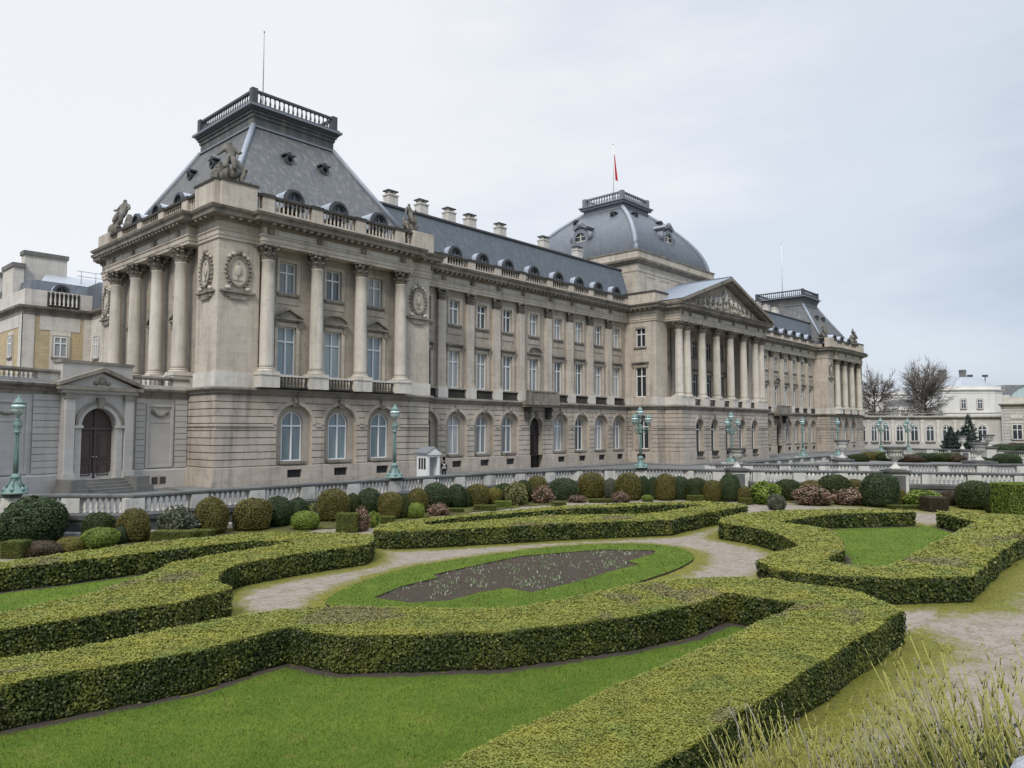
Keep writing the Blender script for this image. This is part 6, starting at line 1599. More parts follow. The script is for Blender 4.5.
def leaf_quads(C, N, size, aspect=1.5, jitter=.7, curl=0.0):
    """diamond leaves at C with normals around N"""
    n = len(C); Nn = N + rng.normal(0, jitter, (n, 3)); Nn /= np.linalg.norm(Nn, axis=1, keepdims=True) + 1e-9
    T = rng.normal(0, 1, (n, 3)); T -= Nn * np.sum(T * Nn, 1, keepdims=True); T /= np.linalg.norm(T, axis=1, keepdims=True) + 1e-9
    Bv = np.cross(Nn, T); sz = (np.asarray(size) * rng.uniform(.65, 1.35, n))[:, None] if np.ndim(size) else (size * rng.uniform(.65, 1.35, n))[:, None]
    a = C - T * sz * .5 * aspect; b_ = C + Bv * sz * .5; c_ = C + T * sz * .5 * aspect; d_ = C - Bv * sz * .5
    return np.stack([a, b_, c_, d_], 1).reshape(-1, 3)
def poly_leaves_top(tris, z, dens_k, sk, smin):
    out = []; sizes = []
    for (x0, y0), (x1, y1), (x2, y2) in tris:
        area = abs((x1 - x0) * (y2 - y0) - (x2 - x0) * (y1 - y0)) / 2; cx, cy = (x0 + x1 + x2) / 3, (y0 + y1 + y2) / 3
        dm = max(6.0, min(math.hypot(px - CAM.x, py - CAM.y) for px, py in ((x0, y0), (x1, y1), (x2, y2), (cx, cy))))
        sm_ = max(smin, sk * dm); n = int(area * dens_k / sm_ ** 2)
        if n < 1: continue
        u = rng.random(n); v = rng.random(n); m = u + v > 1; u[m] = 1 - u[m]; v[m] = 1 - v[m]
        X = x0 + u * (x1 - x0) + v * (x2 - x0); Y = y0 + u * (y1 - y0) + v * (y2 - y0)
        D = np.hypot(X - CAM.x, Y - CAM.y); S = np.maximum(smin, sk * D); keep = rng.random(n) < (sm_ / S) ** 2
        out.append(np.stack([X[keep], Y[keep], np.zeros(keep.sum())], 1)); sizes.append(S[keep])
    C = np.concatenate(out); S = np.concatenate(sizes); C[:, 2] = z + rng.normal(0, .014, len(C)) + (rng.random(len(C)) < .012) * rng.exponential(.04, len(C)) + .022 * softnoise(C[:, 0], C[:, 1], 1.6); return C, S
def split_tris(tris, lim=1.4):
    out = []; st = list(tris)
    while st:
        a, b_, c_ = st.pop(); L = [math.dist(a, b_), math.dist(b_, c_), math.dist(c_, a)]; k = L.index(max(L))
        if L[k] <= lim: out.append((a, b_, c_)); continue
        p = (a, b_, c_); q0, q1, q2 = p[k], p[(k + 1) % 3], p[(k + 2) % 3]; m = ((q0[0] + q1[0]) / 2, (q0[1] + q1[1]) / 2)
        st += [(q0, m, q2), (m, q1, q2)]
    return out
def hedge(poly, holes, h, label, smooth=True):
    poly = [p for p in poly]
    loops = [poly] + holes
    # wobbly outline
    wl = []
    for lp in loops:
        q = []
        for a, b_ in loop_segs(lp):
            L = math.dist(a, b_); n = max(1, int(L / .45))
            for k in range(n):
                t = k / n; x, y = a[0] + (b_[0] - a[0]) * t, a[1] + (b_[1] - a[1]) * t
                q.append((x + .035 * math.sin(x * 3.1 + y * 1.7), y + .035 * math.cos(y * 2.9 - x * 2.3)))
        wl.append(q)
    zt = ZG + h
    pts = sum(wl, [])
    tri = [tuple(pts[k] for k in t) for t in tessellate_polygon([[Vector((x, y, 0)) for x, y in lp] for lp in wl])]
    core = MB()
    for t in tri: core.face([(x, y, zt - .035) for x, y in t], 0)
    cx = sum(p[0] for p in poly) / len(poly)
    Cs, Ns, Ss = [], [], []
    poly_np = wl[0]
    for li, lp in enumerate(wl):
        area = sum(a[0] * b_[1] - b_[0] * a[1] for a, b_ in loop_segs(lp)); sgn = 1 if area > 0 else -1
        if li > 0: sgn = -sgn
        for a, b_ in loop_segs(lp):
            L = math.dist(a, b_)
            if L < 1e-6: continue
            nx, ny = (b_[1] - a[1]) / L * sgn, -(b_[0] - a[0]) / L * sgn
            ins = .045
            core.face([(a[0] - nx * ins, a[1] - ny * ins, ZG - .1), (b_[0] - nx * ins, b_[1] - ny * ins, ZG - .1), (b_[0] - nx * ins, b_[1] - ny * ins, zt - .03), (a[0] - nx * ins, a[1] - ny * ins, zt - .03)], 1)
            mx, my = (a[0] + b_[0]) / 2, (a[1] + b_[1]) / 2
            if mx < -31.5: continue
            facing = (CAM.x - mx) * nx + (CAM.y - my) * ny > 0
            D = math.hypot(mx - CAM.x, my - CAM.y); S = max(.034, .0024 * D)
            n = int(L * h * (2.1 if facing else .5) / S ** 2)
            t = rng.random(n); zz = ZG + .05 + (h - .07) * rng.random(n) ** .95
            off = rng.normal(.0, .022, n) + (rng.random(n) < .03) * rng.exponential(.045, n) - .05 * np.clip((ZG + .22 - zz) / .22, 0, 1)
            Cs.append(np.stack([a[0] + (b_[0] - a[0]) * t + nx * off, a[1] + (b_[1] - a[1]) * t + ny * off, zz], 1)); Ns.append(np.tile([nx, ny, .35], (n, 1))); Ss.append(np.full(n, S))
    big = [t for t in split_tris(tri) if max(p[0] for p in t) > -31]
    Ct, St = poly_leaves_top(big, zt - .005, 2.9, .0020, .026)
    Qt = leaf_quads(Ct, np.tile([0, 0, 1.0], (len(Ct), 1)), St, 1.45, .30)
    Cs_ = np.concatenate(Cs); Qs = leaf_quads(Cs_, np.concatenate(Ns), np.concatenate(Ss), 1.5, .55)
    cv = np.array(core.v, float); 
    # one mesh: core faces (mixed size) then leaves
    me = bpy.data.meshes.new('hedge')
    me.from_pydata(core.v, [], core.f)
    for x in ('hedge_core_top', 'hedge_core_shaded', 'leaf_hedge_top_lit', 'leaf_hedge_side_shaded'): me.materials.append(MATS[x])
    nv0, nl0, np0 = len(me.vertices), len(me.loops), len(me.polygons)
    Q = np.concatenate([Qt, Qs]); nq = len(Q) // 4
    me.vertices.add(len(Q)); co = np.empty(len(me.vertices) * 3, np.float32); me.vertices.foreach_get('co', co); co[nv0 * 3:] = Q.reshape(-1).astype(np.float32); me.vertices.foreach_set('co', co)
    me.loops.add(nq * 4); li = np.empty(len(me.loops), np.int32); me.loops.foreach_get('vertex_index', li); li[nl0:] = nv0 + np.arange(nq * 4); me.loops.foreach_set('vertex_index', li)
    me.polygons.add(nq); ls = np.empty(len(me.polygons), np.int32); me.polygons.foreach_get('loop_start', ls); ls[np0:] = nl0 + np.arange(nq) * 4; me.polygons.foreach_set('loop_start', ls)
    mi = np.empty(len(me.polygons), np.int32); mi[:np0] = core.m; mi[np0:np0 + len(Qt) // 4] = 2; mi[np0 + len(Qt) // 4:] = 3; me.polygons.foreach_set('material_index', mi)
    me.update(calc_edges=True); me.validate()
    o = bpy.data.objects.new('hedge', me); COL.objects.link(o)
    tag(o, label, 'hedge', 'clipped box hedges of the parterre'); return nq
HN = [hedge(HEDGE_A, [], .84, 'nearest clipped hedge, curving round the foreground lawn with a long arm at the bottom right'),
      hedge(HEDGE_B, [], .80, 'left clipped hedge with two parallel arms running out of the picture, beyond the nearest hedge'),
      hedge(HEDGE_C, [HOLE_C], .80, 'long narrow clipped hedge beyond the oval flower bed, in front of the topiary row'),
      hedge(HEDGE_D, [], .80, 'right clipped hedge enclosing a small green lawn of its own')]
print('hedge leaves', HN)

# grass blades
def blades(name, poly, dk, hk, label, excl=None, edge=None, zoff=.03):
    xs = [p[0] for p in poly]; ys = [p[1] for p in poly]
    n0 = int((max(xs) - min(xs)) * (max(ys) - min(ys)) * dk)
    X = rng.uniform(min(xs), max(xs), n0); Y = rng.uniform(min(ys), max(ys), n0); k = inside(X, Y, poly) & (X > -31)
    if excl: k &= ~inside(X, Y, excl)
    X, Y = X[k], Y[k]; D = np.hypot(X - CAM.x, Y - CAM.y); k = rng.random(len(X)) < np.clip((11.0 / D) ** 2, 0, 1); X, Y, D = X[k], Y[k], D[k]
    if edge is not None:
        k = seg_dist(X, Y, loop_segs(edge)) > .22 + .12 * softnoise(X, Y, 3.0); X, Y, D = X[k], Y[k], D[k]
    n = len(X); w = np.maximum(.009, .0010 * D) * rng.uniform(.7, 1.3, n); h = hk * rng.uniform(.5, 1.3, n); a = rng.uniform(0, 2 * np.pi, n); dx, dy = np.cos(a) * w / 2, np.sin(a) * w / 2
    lx, ly = rng.normal(0, .6, n) * h, rng.normal(0, .6, n) * h; z = ZG + zoff + .012 * softnoise(X, Y, 1.5)
    co = np.stack([np.stack([X - dx, Y - dy, z - .01], 1), np.stack([X + dx, Y + dy, z - .01], 1), np.stack([X + lx, Y + ly, z + h], 1)], 1).reshape(-1, 3)
    me = quads_mesh(name, co, np.arange(n * 3).reshape(-1, 3), 'grass_blade'); o = bpy.data.objects.new(name, me); COL.objects.link(o)
    tag(o, label, 'grass', kind='stuff'); return n
GN = [blades('grass', LAWN_A, 1700, .034, 'short green grass of the foreground lawn', edge=HEDGE_A),
      blades('grass', OVAL, 1500, .045, 'short green grass of the oval', BED, zoff=.075),
      blades('grass', LAWN_D, 1200, .04, 'short green grass inside the right hedge', edge=HEDGE_D),
      blades('grass', LAWN_B, 900, .04, 'short green grass inside the left hedge', edge=HEDGE_B)]
print('blades', GN)
# short mossy tufts on the path margins
n0 = 420000; X = rng.uniform(-22, 26, n0); Y = rng.uniform(-56, -20, n0); D = np.hypot(X - CAM.x, Y - CAM.y)
k = (rng.random(n0) < np.clip((12 / D) ** 2, 0, 1)) & (D < 45) & (D > 7); X, Y, D = X[k], Y[k], D[k]
k = moss_attr(X, Y) + .35 * softnoise(X, Y, 2.4) + rng.normal(0, .16, len(X)) > .62
for h_ in (HEDGE_A, HEDGE_B, HEDGE_C, HEDGE_D, OVAL, LAWN_A, LAWN_B, LAWN_D): k &= ~inside(X, Y, h_)
X, Y, D = X[k], Y[k], D[k]; n = len(X); w = np.maximum(.010, .0011 * D) * rng.uniform(.7, 1.4, n); h = rng.uniform(.008, .030, n); a = rng.uniform(0, 2 * np.pi, n); dx, dy = np.cos(a) * w / 2, np.sin(a) * w / 2
lx, ly = rng.normal(0, .9, n) * h, rng.normal(0, .9, n) * h; z = np.full(n, ZG + .004)
co = np.stack([np.stack([X - dx, Y - dy, z], 1), np.stack([X + dx, Y + dy, z], 1), np.stack([X + lx, Y + ly, z + h], 1)], 1).reshape(-1, 3)
o = bpy.data.objects.new('moss', quads_mesh('moss', co, np.arange(n * 3).reshape(-1, 3), 'moss_blade')); COL.objects.link(o)
tag(o, 'yellow-green moss and short weeds along the path margins', 'moss', kind='stuff')
# sprouting bulbs in the bed
X = rng.uniform(-9.8, 4.2, 3600); Y = rng.uniform(-34.5, -29.5, 3600); k = inside(X, Y, BED) & (seg_dist(X, Y, loop_segs(BED)) > .15)
k &= (softnoise(X, Y, .8) + rng.normal(0, .35, len(X)) > .15); X, Y = X[k], Y[k]; n = len(X)
quad = []
for q in range(3):
    a = rng.uniform(0, 2 * np.pi, n); h = rng.uniform(.04, .13, n); w = .013; lx, ly = np.cos(a) * h * .45, np.sin(a) * h * .45; dx, dy = -np.sin(a) * w, np.cos(a) * w
    z = np.full(n, ZG + .03)
    quad.append(np.stack([np.stack([X, Y, z], 1), np.stack([X + lx * .5 + dx, Y + ly * .5 + dy, z + h * .6], 1), np.stack([X + lx, Y + ly, z + h], 1), np.stack([X + lx * .5 - dx, Y + ly * .5 - dy, z + h * .6], 1)], 1))
co = np.concatenate(quad).reshape(-1, 3)
o = bpy.data.objects.new('bulb_shoots', quads_mesh('bulb_shoots', co, np.arange(len(co)).reshape(-1, 4), 'shoot_leaf')); COL.objects.link(o)
tag(o, 'pale green bulb shoots coming up through the soil bed', 'seedlings', kind='stuff')
TOPIARY = [
    (-13.5, -10.08, 2.61, 2.13, 'loose', 'G'), (-14.23, -13.59, 1.79, 0.57, 'mound', 'P'), (-12.92, -13.42, 1.26, 0.59, 'mound', 'Y'), (-11.22, -11.73, 1.35, 1.37, 'dome', 'D'),
    (-11.8, -13.68, 1.52, 0.91, 'ball', 'L'), (-10.03, -12.85, 1.4, 1.55, 'egg', 'O'), (-10.79, -13.22, 0.61, 0.83, 'ball', 'G'), (-7.95, -12.93, 1.52, 1.39, 'loose', 'S'),
    (-6.35, -13.06, 1.61, 1.85, 'egg', 'O'), (-4.12, -13.16, 1.84, 1.65, 'dome', 'O'), (-2.47, -12.9, 1.4, 1.64, 'ball', 'G'), (-1.09, -12.66, 1.1, 1.47, 'ball', 'G'),
    (-2.1, -15.07, 1.41, 0.98, 'ball', 'L'), (0.08, -12.51, 0.82, 0.98, 'loose', 'V'), (1.14, -12.93, 1.72, 1.82, 'dome', 'O'), (2.84, -12.42, 0.92, 1.45, 'ball', 'D'),
    (3.88, -12.63, 1.44, 1.7, 'ball', 'G'), (4.01, -14.64, 1.4, 1.56, 'dome', 'O'), (-0.48, -17.9, 0.69, 1.11, 'loose', 'R'), (0.89, -17.07, 0.66, 0.78, 'loose', 'L'),
    (4.66, -15.01, 0.85, 1.42, 'ball', 'D'), (7.14, -13.48, 1.3, 1.56, 'egg', 'O'), (5.23, -15.46, 1.1, 0.92, 'ball', 'L'), (8.84, -13.32, 1.73, 1.79, 'ball', 'G'),
    (7.23, -15.36, 1.08, 0.64, 'loose', 'R'), (10.87, -13.13, 1.31, 1.6, 'ball', 'G'), (11.54, -13.41, 0.62, 1.23, 'ball', 'D'), (12.82, -13.21, 1.49, 1.5, 'dome', 'O'),
    (14.47, -13.27, 1.09, 1.2, 'ball', 'Y'), (15.92, -12.95, 1.48, 1.4, 'ball', 'G'), (15.12, -14.82, 1.36, 1.46, 'loose', 'V'), (17.03, -13.79, 1.27, 1.6, 'ball', 'D'),
    (18.91, -13.45, 1.46, 1.8, 'dome', 'O'), (17.46, -15.31, 1.32, 1.13, 'loose', 'R'), (20.65, -14.68, 2.39, 1.62, 'mound', 'G'), (23.24, -15.43, 1.98, 1.92, 'dome', 'O'),
    (19.66, -16.79, 1.12, 0.49, 'loose', 'R'), (23.86, -16.8, 1.02, 1.55, 'ball', 'S'), (23.75, -18.54, 1.77, 2.02, 'dome', 'O'), (25.53, -18.74, 0.86, 1.71, 'dome', 'G'),
    (25.34, -19.76, 0.85, 1.69, 'dome', 'G'), (23.67, -20.27, 0.83, 0.51, 'ball', 'L'), (21.8, -19.13, 1.12, 0.71, 'loose', 'R'), (25.52, -20.7, 1.46, 1.95, 'dome', 'O'),
    (26.94, -21.13, 1.4, 1.71, 'dome', 'G'), (27.23, -22.42, 1.69, 1.64, 'dome', 'D'), (27.13, -23.75, 1.28, 1.55, 'dome', 'O'), (28.11, -24.67, 1.51, 2.03, 'egg', 'G'),
    (27.29, -26.32, 1.03, 1.22, 'ball', 'O'), (27.86, -27.46, 1.82, 1.46, 'loose', 'L'), (31.96, -27.48, 1.92, 1.52, 'dome', 'D'), (24.6, -29.7, 1.0, .95, 'loose', 'S'),
    (29.66, -30.25, 2.16, 1.21, 'loose', 'R'), (33.69, -28.66, 1.63, 1.44, 'ball', 'O'), (34.2, -30.26, 2.22, 1.87, 'dome', 'D'), (35.33, -31.32, 1.23, 1.56, 'dome', 'O'),
    (31.47, -32.3, 2.09, 1.0, 'loose', 'R'), (31.53, -34.21, 2.32, 2.26, 'dome', 'G'), (33.94, -34.89, 0.72, 1.07, 'dome', 'O'), (33.39, -36.46, 2.04, 1.06, 'loose', 'L'),
    (30.7, -37.73, 1.19, 0.94, 'box', 'B'), (35.76, -37.65, 1.14, 1.03, 'ball', 'B'), (34.48, -39.44, 2.27, 1.82, 'dome', 'D'), (31.91, -40.88, 1.04, 1.63, 'egg', 'D'),
    (31.27, -42.15, 1.76, 1.99, 'box', 'L'),
]
BLOCKS = [(-15.37, -14.14, 0.84, 0.72), (-9.01, -14.67, 1.96, 0.56), (-7.88, -14.97, 1.07, 0.52), (-1.44, -17.91, 1.1, 1.0), (2.25, -16.5, 0.74, 0.42), (8.7, -15.29, 1.04, 0.3), (10.84, -15.89, 1.46, 0.38), (13.01, -15.48, 1.1, 0.47), (16.64, -17.47, 0.99, 0.27), (20.38, -18.39, 1.62, 0.29), (25.77, -23.17, 1.12, 0.48), (30.63, -36.16, 2.1, 0.29), (26.2, -26.9, 0.86, 0.49)]
# ------------------------------------------------------------------ clipped shrubs along the wall
SHAPES = {   # radius and height profile of a unit shrub, foot to tip
    'dome': [(.36, 0), (.46, .12), (.50, .35), (.50, .58), (.46, .76), (.36, .90), (.20, .98), (0, 1.0)],
    'egg': [(.34, 0), (.46, .15), (.50, .38), (.48, .58), (.41, .77), (.28, .91), (.14, .98), (0, 1.0)],
    'ball': [(.28, 0), (.42, .15), (.49, .35), (.50, .52), (.46, .70), (.36, .86), (.20, .96), (0, 1.0)],
    'mound': [(.44, 0), (.49, .2), (.48, .45), (.42, .68), (.30, .86), (.15, .97), (0, 1.0)],
    'loose': [(.30, 0), (.44, .15), (.50, .38), (.48, .58), (.42, .76), (.30, .90), (.15, .99), (0, 1.02)],
}
LEAF = {'G': 'leaf_green', 'O': 'leaf_olive', 'D': 'leaf_dark', 'L': 'leaf_lime', 'Y': 'leaf_yellow', 'S': 'leaf_grey', 'R': 'leaf_pink', 'P': 'leaf_brown', 'B': 'leaf_brown', 'V': 'leaf_varieg', 'H': 'leaf_box'}
def shrub_mesh(shape, colr, seed):
    r = np.random.default_rng(seed); loose = shape == 'loose'
    n = 9500 if not loose else 9000 if colr == 'G' else 3600; ls = .026 if not loose else .030 if colr == 'G' else .058; loose = loose and colr != 'G'
    mb = MB()
    if shape == 'box':
        mb.box(-.48, .48, -.48, .48, 0, .97); m = n; f = r.integers(0, 5, m); u, v = r.uniform(-.5, .5, m), r.uniform(-.5, .5, m); C = np.empty((m, 3)); N = np.zeros((m, 3))
        for k, (ax, sg) in enumerate(((0, 1), (0, -1), (1, 1), (1, -1))):
            q = f == k; C[q, ax] = sg * .5; C[q, 1 - ax] = u[q]; C[q, 2] = v[q] + .5; N[q, ax] = sg
        q = f == 4; C[q, 0] = u[q]; C[q, 1] = v[q]; C[q, 2] = 1.0; N[q, 2] = 1
        C += r.normal(0, .012, C.shape)
    else:
        pr = SHAPES[shape]; mb.lathe(0, 0, [(max(a - .035, .0), b * .97) for a, b in pr], 14, 0, True, True)
        P = np.array(pr); seg = np.hypot(np.diff(P[:, 0]), np.diff(P[:, 1])); w = seg * (P[:-1, 0] + P[1:, 0]); w /= w.sum()
        k = r.choice(len(w), n, p=w); t = r.random(n); rad = P[k, 0] + (P[k + 1, 0] - P[k, 0]) * t; z = P[k, 1] + (P[k + 1, 1] - P[k, 1]) * t
        a = r.uniform(0, 2 * np.pi, n); nz = -(P[k + 1, 0] - P[k, 0]) / seg[k]; nr = (P[k + 1, 1] - P[k, 1]) / seg[k]
        lump = 1 + (.11 if loose else .032) * (np.sin(3 * a + 5 * z + seed) + np.cos(5 * a - 7 * z + seed * 2)) + r.normal(0, .08 if loose else .020, n)
        C = np.stack([rad * lump * np.cos(a), rad * lump * np.sin(a), z * (1 + (lump - 1) * .5)], 1); N = np.stack([nr * np.cos(a), nr * np.sin(a), nz], 1)
    sv = rng.bit_generator.state
    Q = leaf_quads(C, N, ls, 1.5, .55 if not loose else .9)
    me = bpy.data.meshes.new('shrub'); nc = len(mb.v)
    me.from_pydata(mb.v + [tuple(p) for p in Q], [], mb.f + [tuple(nc + 4 * k + j for j in range(4)) for k in range(len(Q) // 4)])
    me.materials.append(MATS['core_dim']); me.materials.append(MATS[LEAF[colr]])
    me.polygons.foreach_set('material_index', [0] * len(mb.f) + [1] * (len(Q) // 4)); me.update(); return me
SH_CACHE = {}
def shrub(x, y, z, w, h, shape, colr, label, cat, group, variant=0):
    key = (shape, colr, variant)
    if key not in SH_CACHE: SH_CACHE[key] = shrub_mesh(shape, colr, 11 + len(SH_CACHE))
    nm = {'loose': 'shrub', 'box': 'box_block'}.get(shape, 'topiary')
    o = bpy.data.objects.new(nm, SH_CACHE[key]); COL.objects.link(o); o.location = (x, y, z)
    o.scale = (w * 1.06, w * 1.06, h * 1.02); o.rotation_euler = (0, 0, R(-47.5) if shape == 'box' else random.uniform(0, 6.28) if abs(w) < 99 else 0)
    return tag(o, label, cat, group)
DESC = {('dome', 'O'): 'olive-brown clipped dome shrub', ('egg', 'O'): 'olive-brown egg-shaped clipped shrub', ('ball', 'O'): 'small olive rounded shrub', ('dome', 'G'): 'dark bluish-green clipped dome shrub', ('ball', 'G'): 'dark green rounded shrub', ('egg', 'G'): 'big dark green egg-shaped shrub',
        ('mound', 'G'): 'low broad dark green shrub mass', ('dome', 'D'): 'mid-green clipped dome shrub', ('ball', 'D'): 'narrow deep green shrub', ('egg', 'D'): 'tall mid-green egg-shaped shrub', ('ball', 'L'): 'bright lime-green ball shrub', ('loose', 'L'): 'loose yellow-green leafy bush',
        ('box', 'L'): 'square-cut yellow-green shrub block', ('box', 'B'): 'brownish square-cut shrub', ('ball', 'B'): 'brownish rounded shrub', ('mound', 'P'): 'low brown heather mound', ('mound', 'Y'): 'low yellowish mound shrub', ('ball', 'Y'): 'small yellow-olive ball shrub',
        ('loose', 'G'): 'large rounded dark green bush', ('loose', 'S'): 'thin grey-green loose bush', ('ball', 'S'): 'grey-green rounded shrub', ('loose', 'R'): 'pinkish flowering bush', ('loose', 'V'): 'mottled green and pink bush'}
ORD = 'leftmost second third fourth fifth sixth seventh eighth ninth tenth eleventh twelfth thirteenth fourteenth fifteenth'.split()
cnt = {}; tot = {}
for t in TOPIARY: tot[(t[4], t[5])] = tot.get((t[4], t[5]), 0) + 1
def spot(k): # what stands nearby
    x, y = TOPIARY[k][:2]
    if x < -9: return 'below the brown door'
    if x < 1: return 'below the left pavilion'
    if x < 12: return 'below the sentry box'
    if x < 22: return 'below the left wing'
    if x < 29.2: return 'below the central block'
    return 'below the urns'
for k, (x, y, w, h, sh, c) in enumerate(TOPIARY):
    key = (sh, c); cnt[key] = cnt.get(key, 0) + 1
    lab = DESC[key]
    if tot[key] > 1:
        i = cnt[key] - 1; lab = f"{lab} {spot(k)}, {'leftmost of its kind' if i == 0 else ORD[i] + ' of its kind from the left'}"
    else: lab = f"{lab} {spot(k)}"
    shrub(x, y, ZG - .03, w, h, sh, c, lab, 'shrub', 'clipped shrubs along the garden wall', k % 2)
for k, (x, y, w, h) in enumerate(BLOCKS):
    xx, yy = x + .36 * .738, y + .36 * .675
    o = shrub(xx, yy, ZG - .03, w, h, 'box', 'L' if k in (7,) else 'H', f"small low box hedge block, {'leftmost' if k == 0 else ORD[k] + ' from the left'} in front of the shrub row", 'hedge block', 'small box blocks before the shrubs', 0)
    o.scale = (w, .72, h)
# planting in the other half of the garden, far off
fl = MB(); 
FP = [(107.5, -22), (109.5, -17.5), (124, -14), (160, -14), (160, -45), (98, -45), (101.5, -31)]
for t in tessellate_polygon([[Vector((x, y, 0)) for x, y in FP]]): fl.face([(*FP[k], ZR + .006) for k in t])
tag(fl.build('far_lawn', 'lawn'), 'grass of the far half of the garden behind the second balustrade', 'lawn', kind='structure')
far = [(857, 98, 2.6, 1.0, 'mound', 'D'), (868, 102, 3.0, 1.15, 'mound', 'O'), (878, 105, 3.0, 1.1, 'mound', 'Y'), (888, 100, 3.0, 1.2, 'mound', 'D'), (897, 100, 2.6, 1.0, 'mound', 'P'), (910, 96, 3.2, 1.0, 'mound', 'P'), (920, 96, 2.2, 1.2, 'ball', 'G'), (935, 98, 3.6, 1.1, 'mound', 'D'), (948, 98, 3.4, 1.1, 'mound', 'D'), (956, 96, 2.0, .9, 'mound', 'P'), (984, 92, 2.2, .8, 'mound', 'S' if False else 'D'), (1005, 84, 2.6, 1.45, 'dome', 'G'), (1000, 112, 3.8, 2.0, 'mound', 'G'), (1013, 115, 3.6, 2.1, 'mound', 'P'), (1021, 112, 3.0, 2.0, 'mound', 'G')]
fd = {'mound': 'low', 'ball': 'rounded', 'dome': 'domed'}; fcol = {'D': 'mid-green', 'O': 'olive', 'Y': 'yellowish', 'P': 'brown', 'G': 'dark green'}
for k, (px, D, w, h, sh, c) in enumerate(far):
    x, y, _ = at(px, D); shrub(x, y, ZR, w, h, sh, c, f"{fd[sh]} {fcol[c]} distant shrub beyond the second balustrade, {'leftmost' if k == 0 else ORD[k] + ' from the left'}", 'shrub', 'distant shrubs beyond the second balustrade', 0)

# ------------------------------------------------------------------ conifers and bare trees
def conifer(px, D, w, h, label, seed):
    x, y, _ = at(px, D); r = np.random.default_rng(seed)
    root = empty('conifer_tree', (x, y, ZR), label, 'tree', 'dark conifers before the gallery')
    t = MB(); t.tube([(0, 0, 0), (0, 0, h * .5), (0, 0, h * .97)], [.16, .10, .02], 6); t.build('trunk', 'bark', root)
    n = 2600; z = h * (.03 + .97 * (1 - np.sqrt(r.random(n)))); a = r.uniform(0, 2 * np.pi, n); tier = 1 + .20 * np.sin(z * 9.0) + .15 * np.sin(3 * a + z)
    rad = w / 2 * (1 - z / h) ** .85 * tier * np.sqrt(r.uniform(.25, 1, n)) + .04
    C = np.stack([rad * np.cos(a), rad * np.sin(a), z], 1); N = np.stack([np.cos(a), np.sin(a), np.full(n, .5)], 1)
    Q = leaf_quads(C, N, .20, 1.6, .7); o = bpy.data.objects.new('crown', quads_mesh('crown', Q, np.arange(len(Q)).reshape(-1, 4), 'leaf_conifer')); COL.objects.link(o); o.parent = root
conifer(950, 118, 3.6, 4.7, 'shorter dark conifer, left of the pair in front of the curved gallery', 5)
conifer(957, 121, 2.4, 4.3, 'slim dark conifer between the two broader ones in front of the curved gallery', 9)
conifer(968, 122, 4.2, 6.9, 'tallest dark conifer, right of the group in front of the curved gallery', 6)
def bare_tree(px, D, h, rx, label, seed, z0=.20, zc=.60, rz=.40, limbs=18, subs=9, twigs=8, tr_=.024, droop=0.0):
    """trunk, limbs that fan out to an egg-shaped crown, branches and fine twigs"""
    x, y, _ = at(px, D); r = random.Random(seed)
    root = empty('bare_tree', (x, y, ZR), label, 'tree', 'leafless trees behind the curved gallery')
    tr = MB(); cr = MB(); V = Vector
    def curve(a, b, sag, n=5, wob=.02):
        L = (b - a).length; return [a.lerp(b, k / n) + V((r.gauss(0, wob), r.gauss(0, wob), r.gauss(0, wob))) * L * (0 if k in (0, n) else 1) + V((0, 0, -sag * L * math.sin(math.pi * k / n))) for k in range(n + 1)]
    top = V((r.gauss(0, .2), r.gauss(0, .2), h * .72)); tp = curve(V((0, 0, 0)), top, 0, 6, .012); tr.tube([tuple(p) for p in tp], [h * .022 * (1 - .85 * k / 6) for k in range(7)], 7)
    def inell(s0=.75, s1=1.0):
        while True:
            d = V((r.gauss(0, 1), r.gauss(0, 1), r.gauss(.15, 1))).normalized() * r.uniform(s0, s1)
            if d.z > -.75: return V((d.x * rx, d.y * rx, h * zc + d.z * h * rz))
    for i in range(limbs):
        e = inell(.6, .95); zs = h * z0 + (e.z - h * (zc - rz)) / (2 * h * rz) * h * .42; zs = max(h * z0, min(h * .68, zs * r.uniform(.75, 1.0)))
        k = zs / (h * .72) * 6; a = tp[min(5, int(k))].lerp(tp[min(6, int(k) + 1)], k - int(k)); lp = curve(a, e, .10 + droop, 6, .03)
        cr.tube([tuple(p) for p in lp], [max(tr_, h * .0060 * (1 - .8 * q / 6)) for q in range(7)], 4)
        for j in range(subs):
            t = r.uniform(.25, 1.0) * 6; b = lp[min(5, int(t))].lerp(lp[min(6, int(t) + 1)], t - int(t))
            o = b - V((0, 0, h * zc * .8)); dr = (V((o.x, o.y, o.z * .8)).normalized() + V((r.gauss(0, .55), r.gauss(0, .55), r.gauss(.25 - droop, .45)))).normalized()
            sp = curve(b, b + dr * h * r.uniform(.08, .17), .04, 4, .04); cr.tube([tuple(p) for p in sp], [max(tr_, h * .0032 * (1 - .6 * q / 4)) for q in range(5)], 3)
            for m in range(twigs):
                t2 = r.uniform(.2, 1.0) * 4; c = sp[min(3, int(t2))].lerp(sp[min(4, int(t2) + 1)], t2 - int(t2))
                d2 = (dr * .8 + V((r.gauss(0, .6), r.gauss(0, .6), r.gauss(.2, .5)))).normalized(); e2 = c + d2 * h * r.uniform(.03, .085); m2 = c.lerp(e2, .5) + V((r.gauss(0, .1), r.gauss(0, .1), r.gauss(0, .1)))
                cr.tube([tuple(c), tuple(m2), tuple(e2)], [tr_, tr_ * .8, tr_ * .5], 3)
    tr.build('trunk', 'bark', root); cr.build('crown', 'twig_grey', root)
bare_tree(927, 178, 22.0, 5.2, 'big leafless tree with a rounded fine-twigged crown, right of the other bare tree', 4, .30, .64, .36, 50, 11, 8, .021)
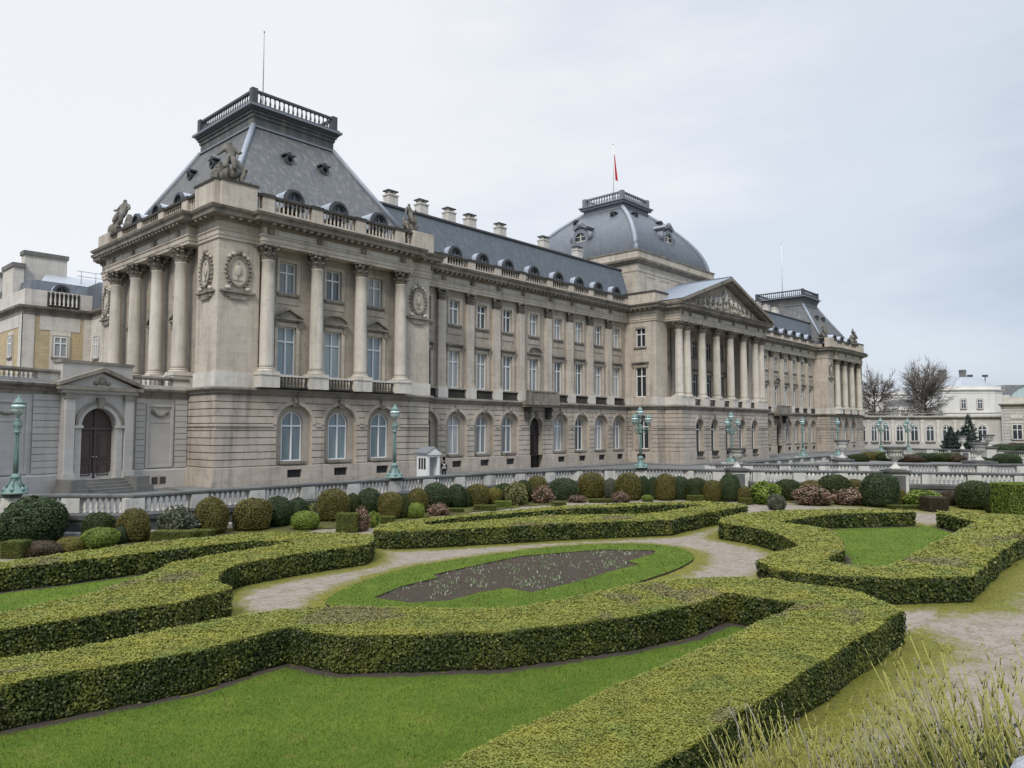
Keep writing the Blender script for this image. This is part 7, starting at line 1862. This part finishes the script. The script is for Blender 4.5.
bare_tree(876, 186, 20.2, 4.6, 'darker leafless tree with an irregular crown beside the far pavilion', 12, .30, .68, .30, 26, 9, 9, .036, .05)
bare_tree(899, 205, 12.0, 4.2, 'small leafless tree low between the two bigger bare trees', 21, .2, .6, .38, 20, 8, 7, .032)

# ------------------------------------------------------------------ foreground shrubs on the bank
def twiggy(px, D, h, n, spread, label, seed, leaves=0, zb=.84, lean=-.12):
    r = random.Random(seed); lat = (px - 512) / 740 * D; x, y = view_xy(lat, D)
    root = empty('twiggy_shrub', (x, y, zb), label, 'shrub', 'twiggy shrubs on the foreground bank')
    mb = MB()
    for k in range(n):
        a = r.uniform(0, 6.28); q = math.sqrt(r.random()) * spread; ox, oy = q * math.cos(a), q * math.sin(a)
        hh = h * (r.uniform(.74, 1.0) if r.random() < .45 else r.uniform(.45, .8)); lx = ox * .35 + (Rv[0] * lean + r.gauss(0, .09)) * hh; ly = oy * .35 + (Rv[1] * lean + r.gauss(0, .09)) * hh
        pts = []
        for j in range(6):
            t = j / 5; pts.append((ox + lx * t * t + r.gauss(0, .006), oy + ly * t * t + r.gauss(0, .006), hh * t))
        r0 = r.uniform(.0050, .0085); m = 0 if r.random() < .85 else 1
        mb.tube(pts, [r0 * (1 - .55 * j / 5) for j in range(6)], 5, m)
        for j in range(2, 6):
            for q2 in range(r.randint(1, 2)):
                p = pts[min(j, 5)]; b = r.uniform(0, 6.28); L = r.uniform(.04, .13) * (1.2 - .5 * j / 5); e = (p[0] + L * .38 * math.cos(b), p[1] + L * .38 * math.sin(b), p[2] + L * .95)
                mid = ((p[0] * .6 + e[0] * .4), (p[1] * .6 + e[1] * .4), (p[2] + e[2]) / 2)
                mb.tube([p, mid, e], [.0038, .003, .0018], 4, m)
                if r.random() < .5: mb.ball(e, .005, .005, .009, 5, 4, m)
    mb.build('stems', ['stem_yellow', 'stem_grey'], root)
    if leaves:
        rr_ = np.random.default_rng(seed); N = leaves; a = rr_.uniform(0, 6.28, N); q = np.sqrt(rr_.random(N)) * (spread + .12); z = rr_.uniform(-.25, h * .7, N)
        C = np.stack([q * np.cos(a), q * np.sin(a), z], 1); Q = leaf_quads(C, np.tile([-.3, -.3, .8], (N, 1)), .020, 1.6, .9)
        o = bpy.data.objects.new('foliage', quads_mesh('foliage', Q, np.arange(len(Q)).reshape(-1, 4), 'leaf_ivy')); COL.objects.link(o); o.parent = root
TW = [(772, 5.4, .80, 95, .36, 'low yellow-stemmed bare shrub at the bottom edge, leftmost of the foreground shrubs', 0),
      (820, 5.2, .84, 100, .36, 'yellow-stemmed bare shrub, second from the left at the bottom edge', 0),
      (868, 5.0, .87, 115, .36, 'yellow-stemmed bare shrub before the gravel, third from the left at the bottom edge', 0),
      (914, 4.8, .99, 140, .36, 'yellow-stemmed bare shrub, fourth from the left at the bottom edge', 0),
      (962, 4.5, 1.28, 220, .38, 'tall yellow-stemmed shrub with dark leaves, left of the tallest at the right edge', 1600),
      (1010, 4.2, 1.62, 270, .40, 'tallest yellow-stemmed shrub with ivy-like dark leaves at the right edge', 6000)]
for k, (px, D, h, n, sp, lab, lv) in enumerate(TW): twiggy(px, D, h, n, sp, lab, 40 + k, lv)
pr_ = empty('granite_bollard', (*view_xy((1034 - 512) / 740 * 2.6, 2.6), .9), 'rounded grey granite post cut off by the bottom right corner', 'bollard')
mb = MB(); mb.lathe(0, 0, [(.13, 0), (.13, 1.55), (.125, 1.62), (.10, 1.67), (.06, 1.70), (0, 1.71)], 20); mb.build('post', 'granite', pr_)
mb = MB(); mb.lathe(0, 0, [(.17, 0), (.17, .2), (.135, .24)], 20, cap=False); mb.build('base', 'granite', pr_)
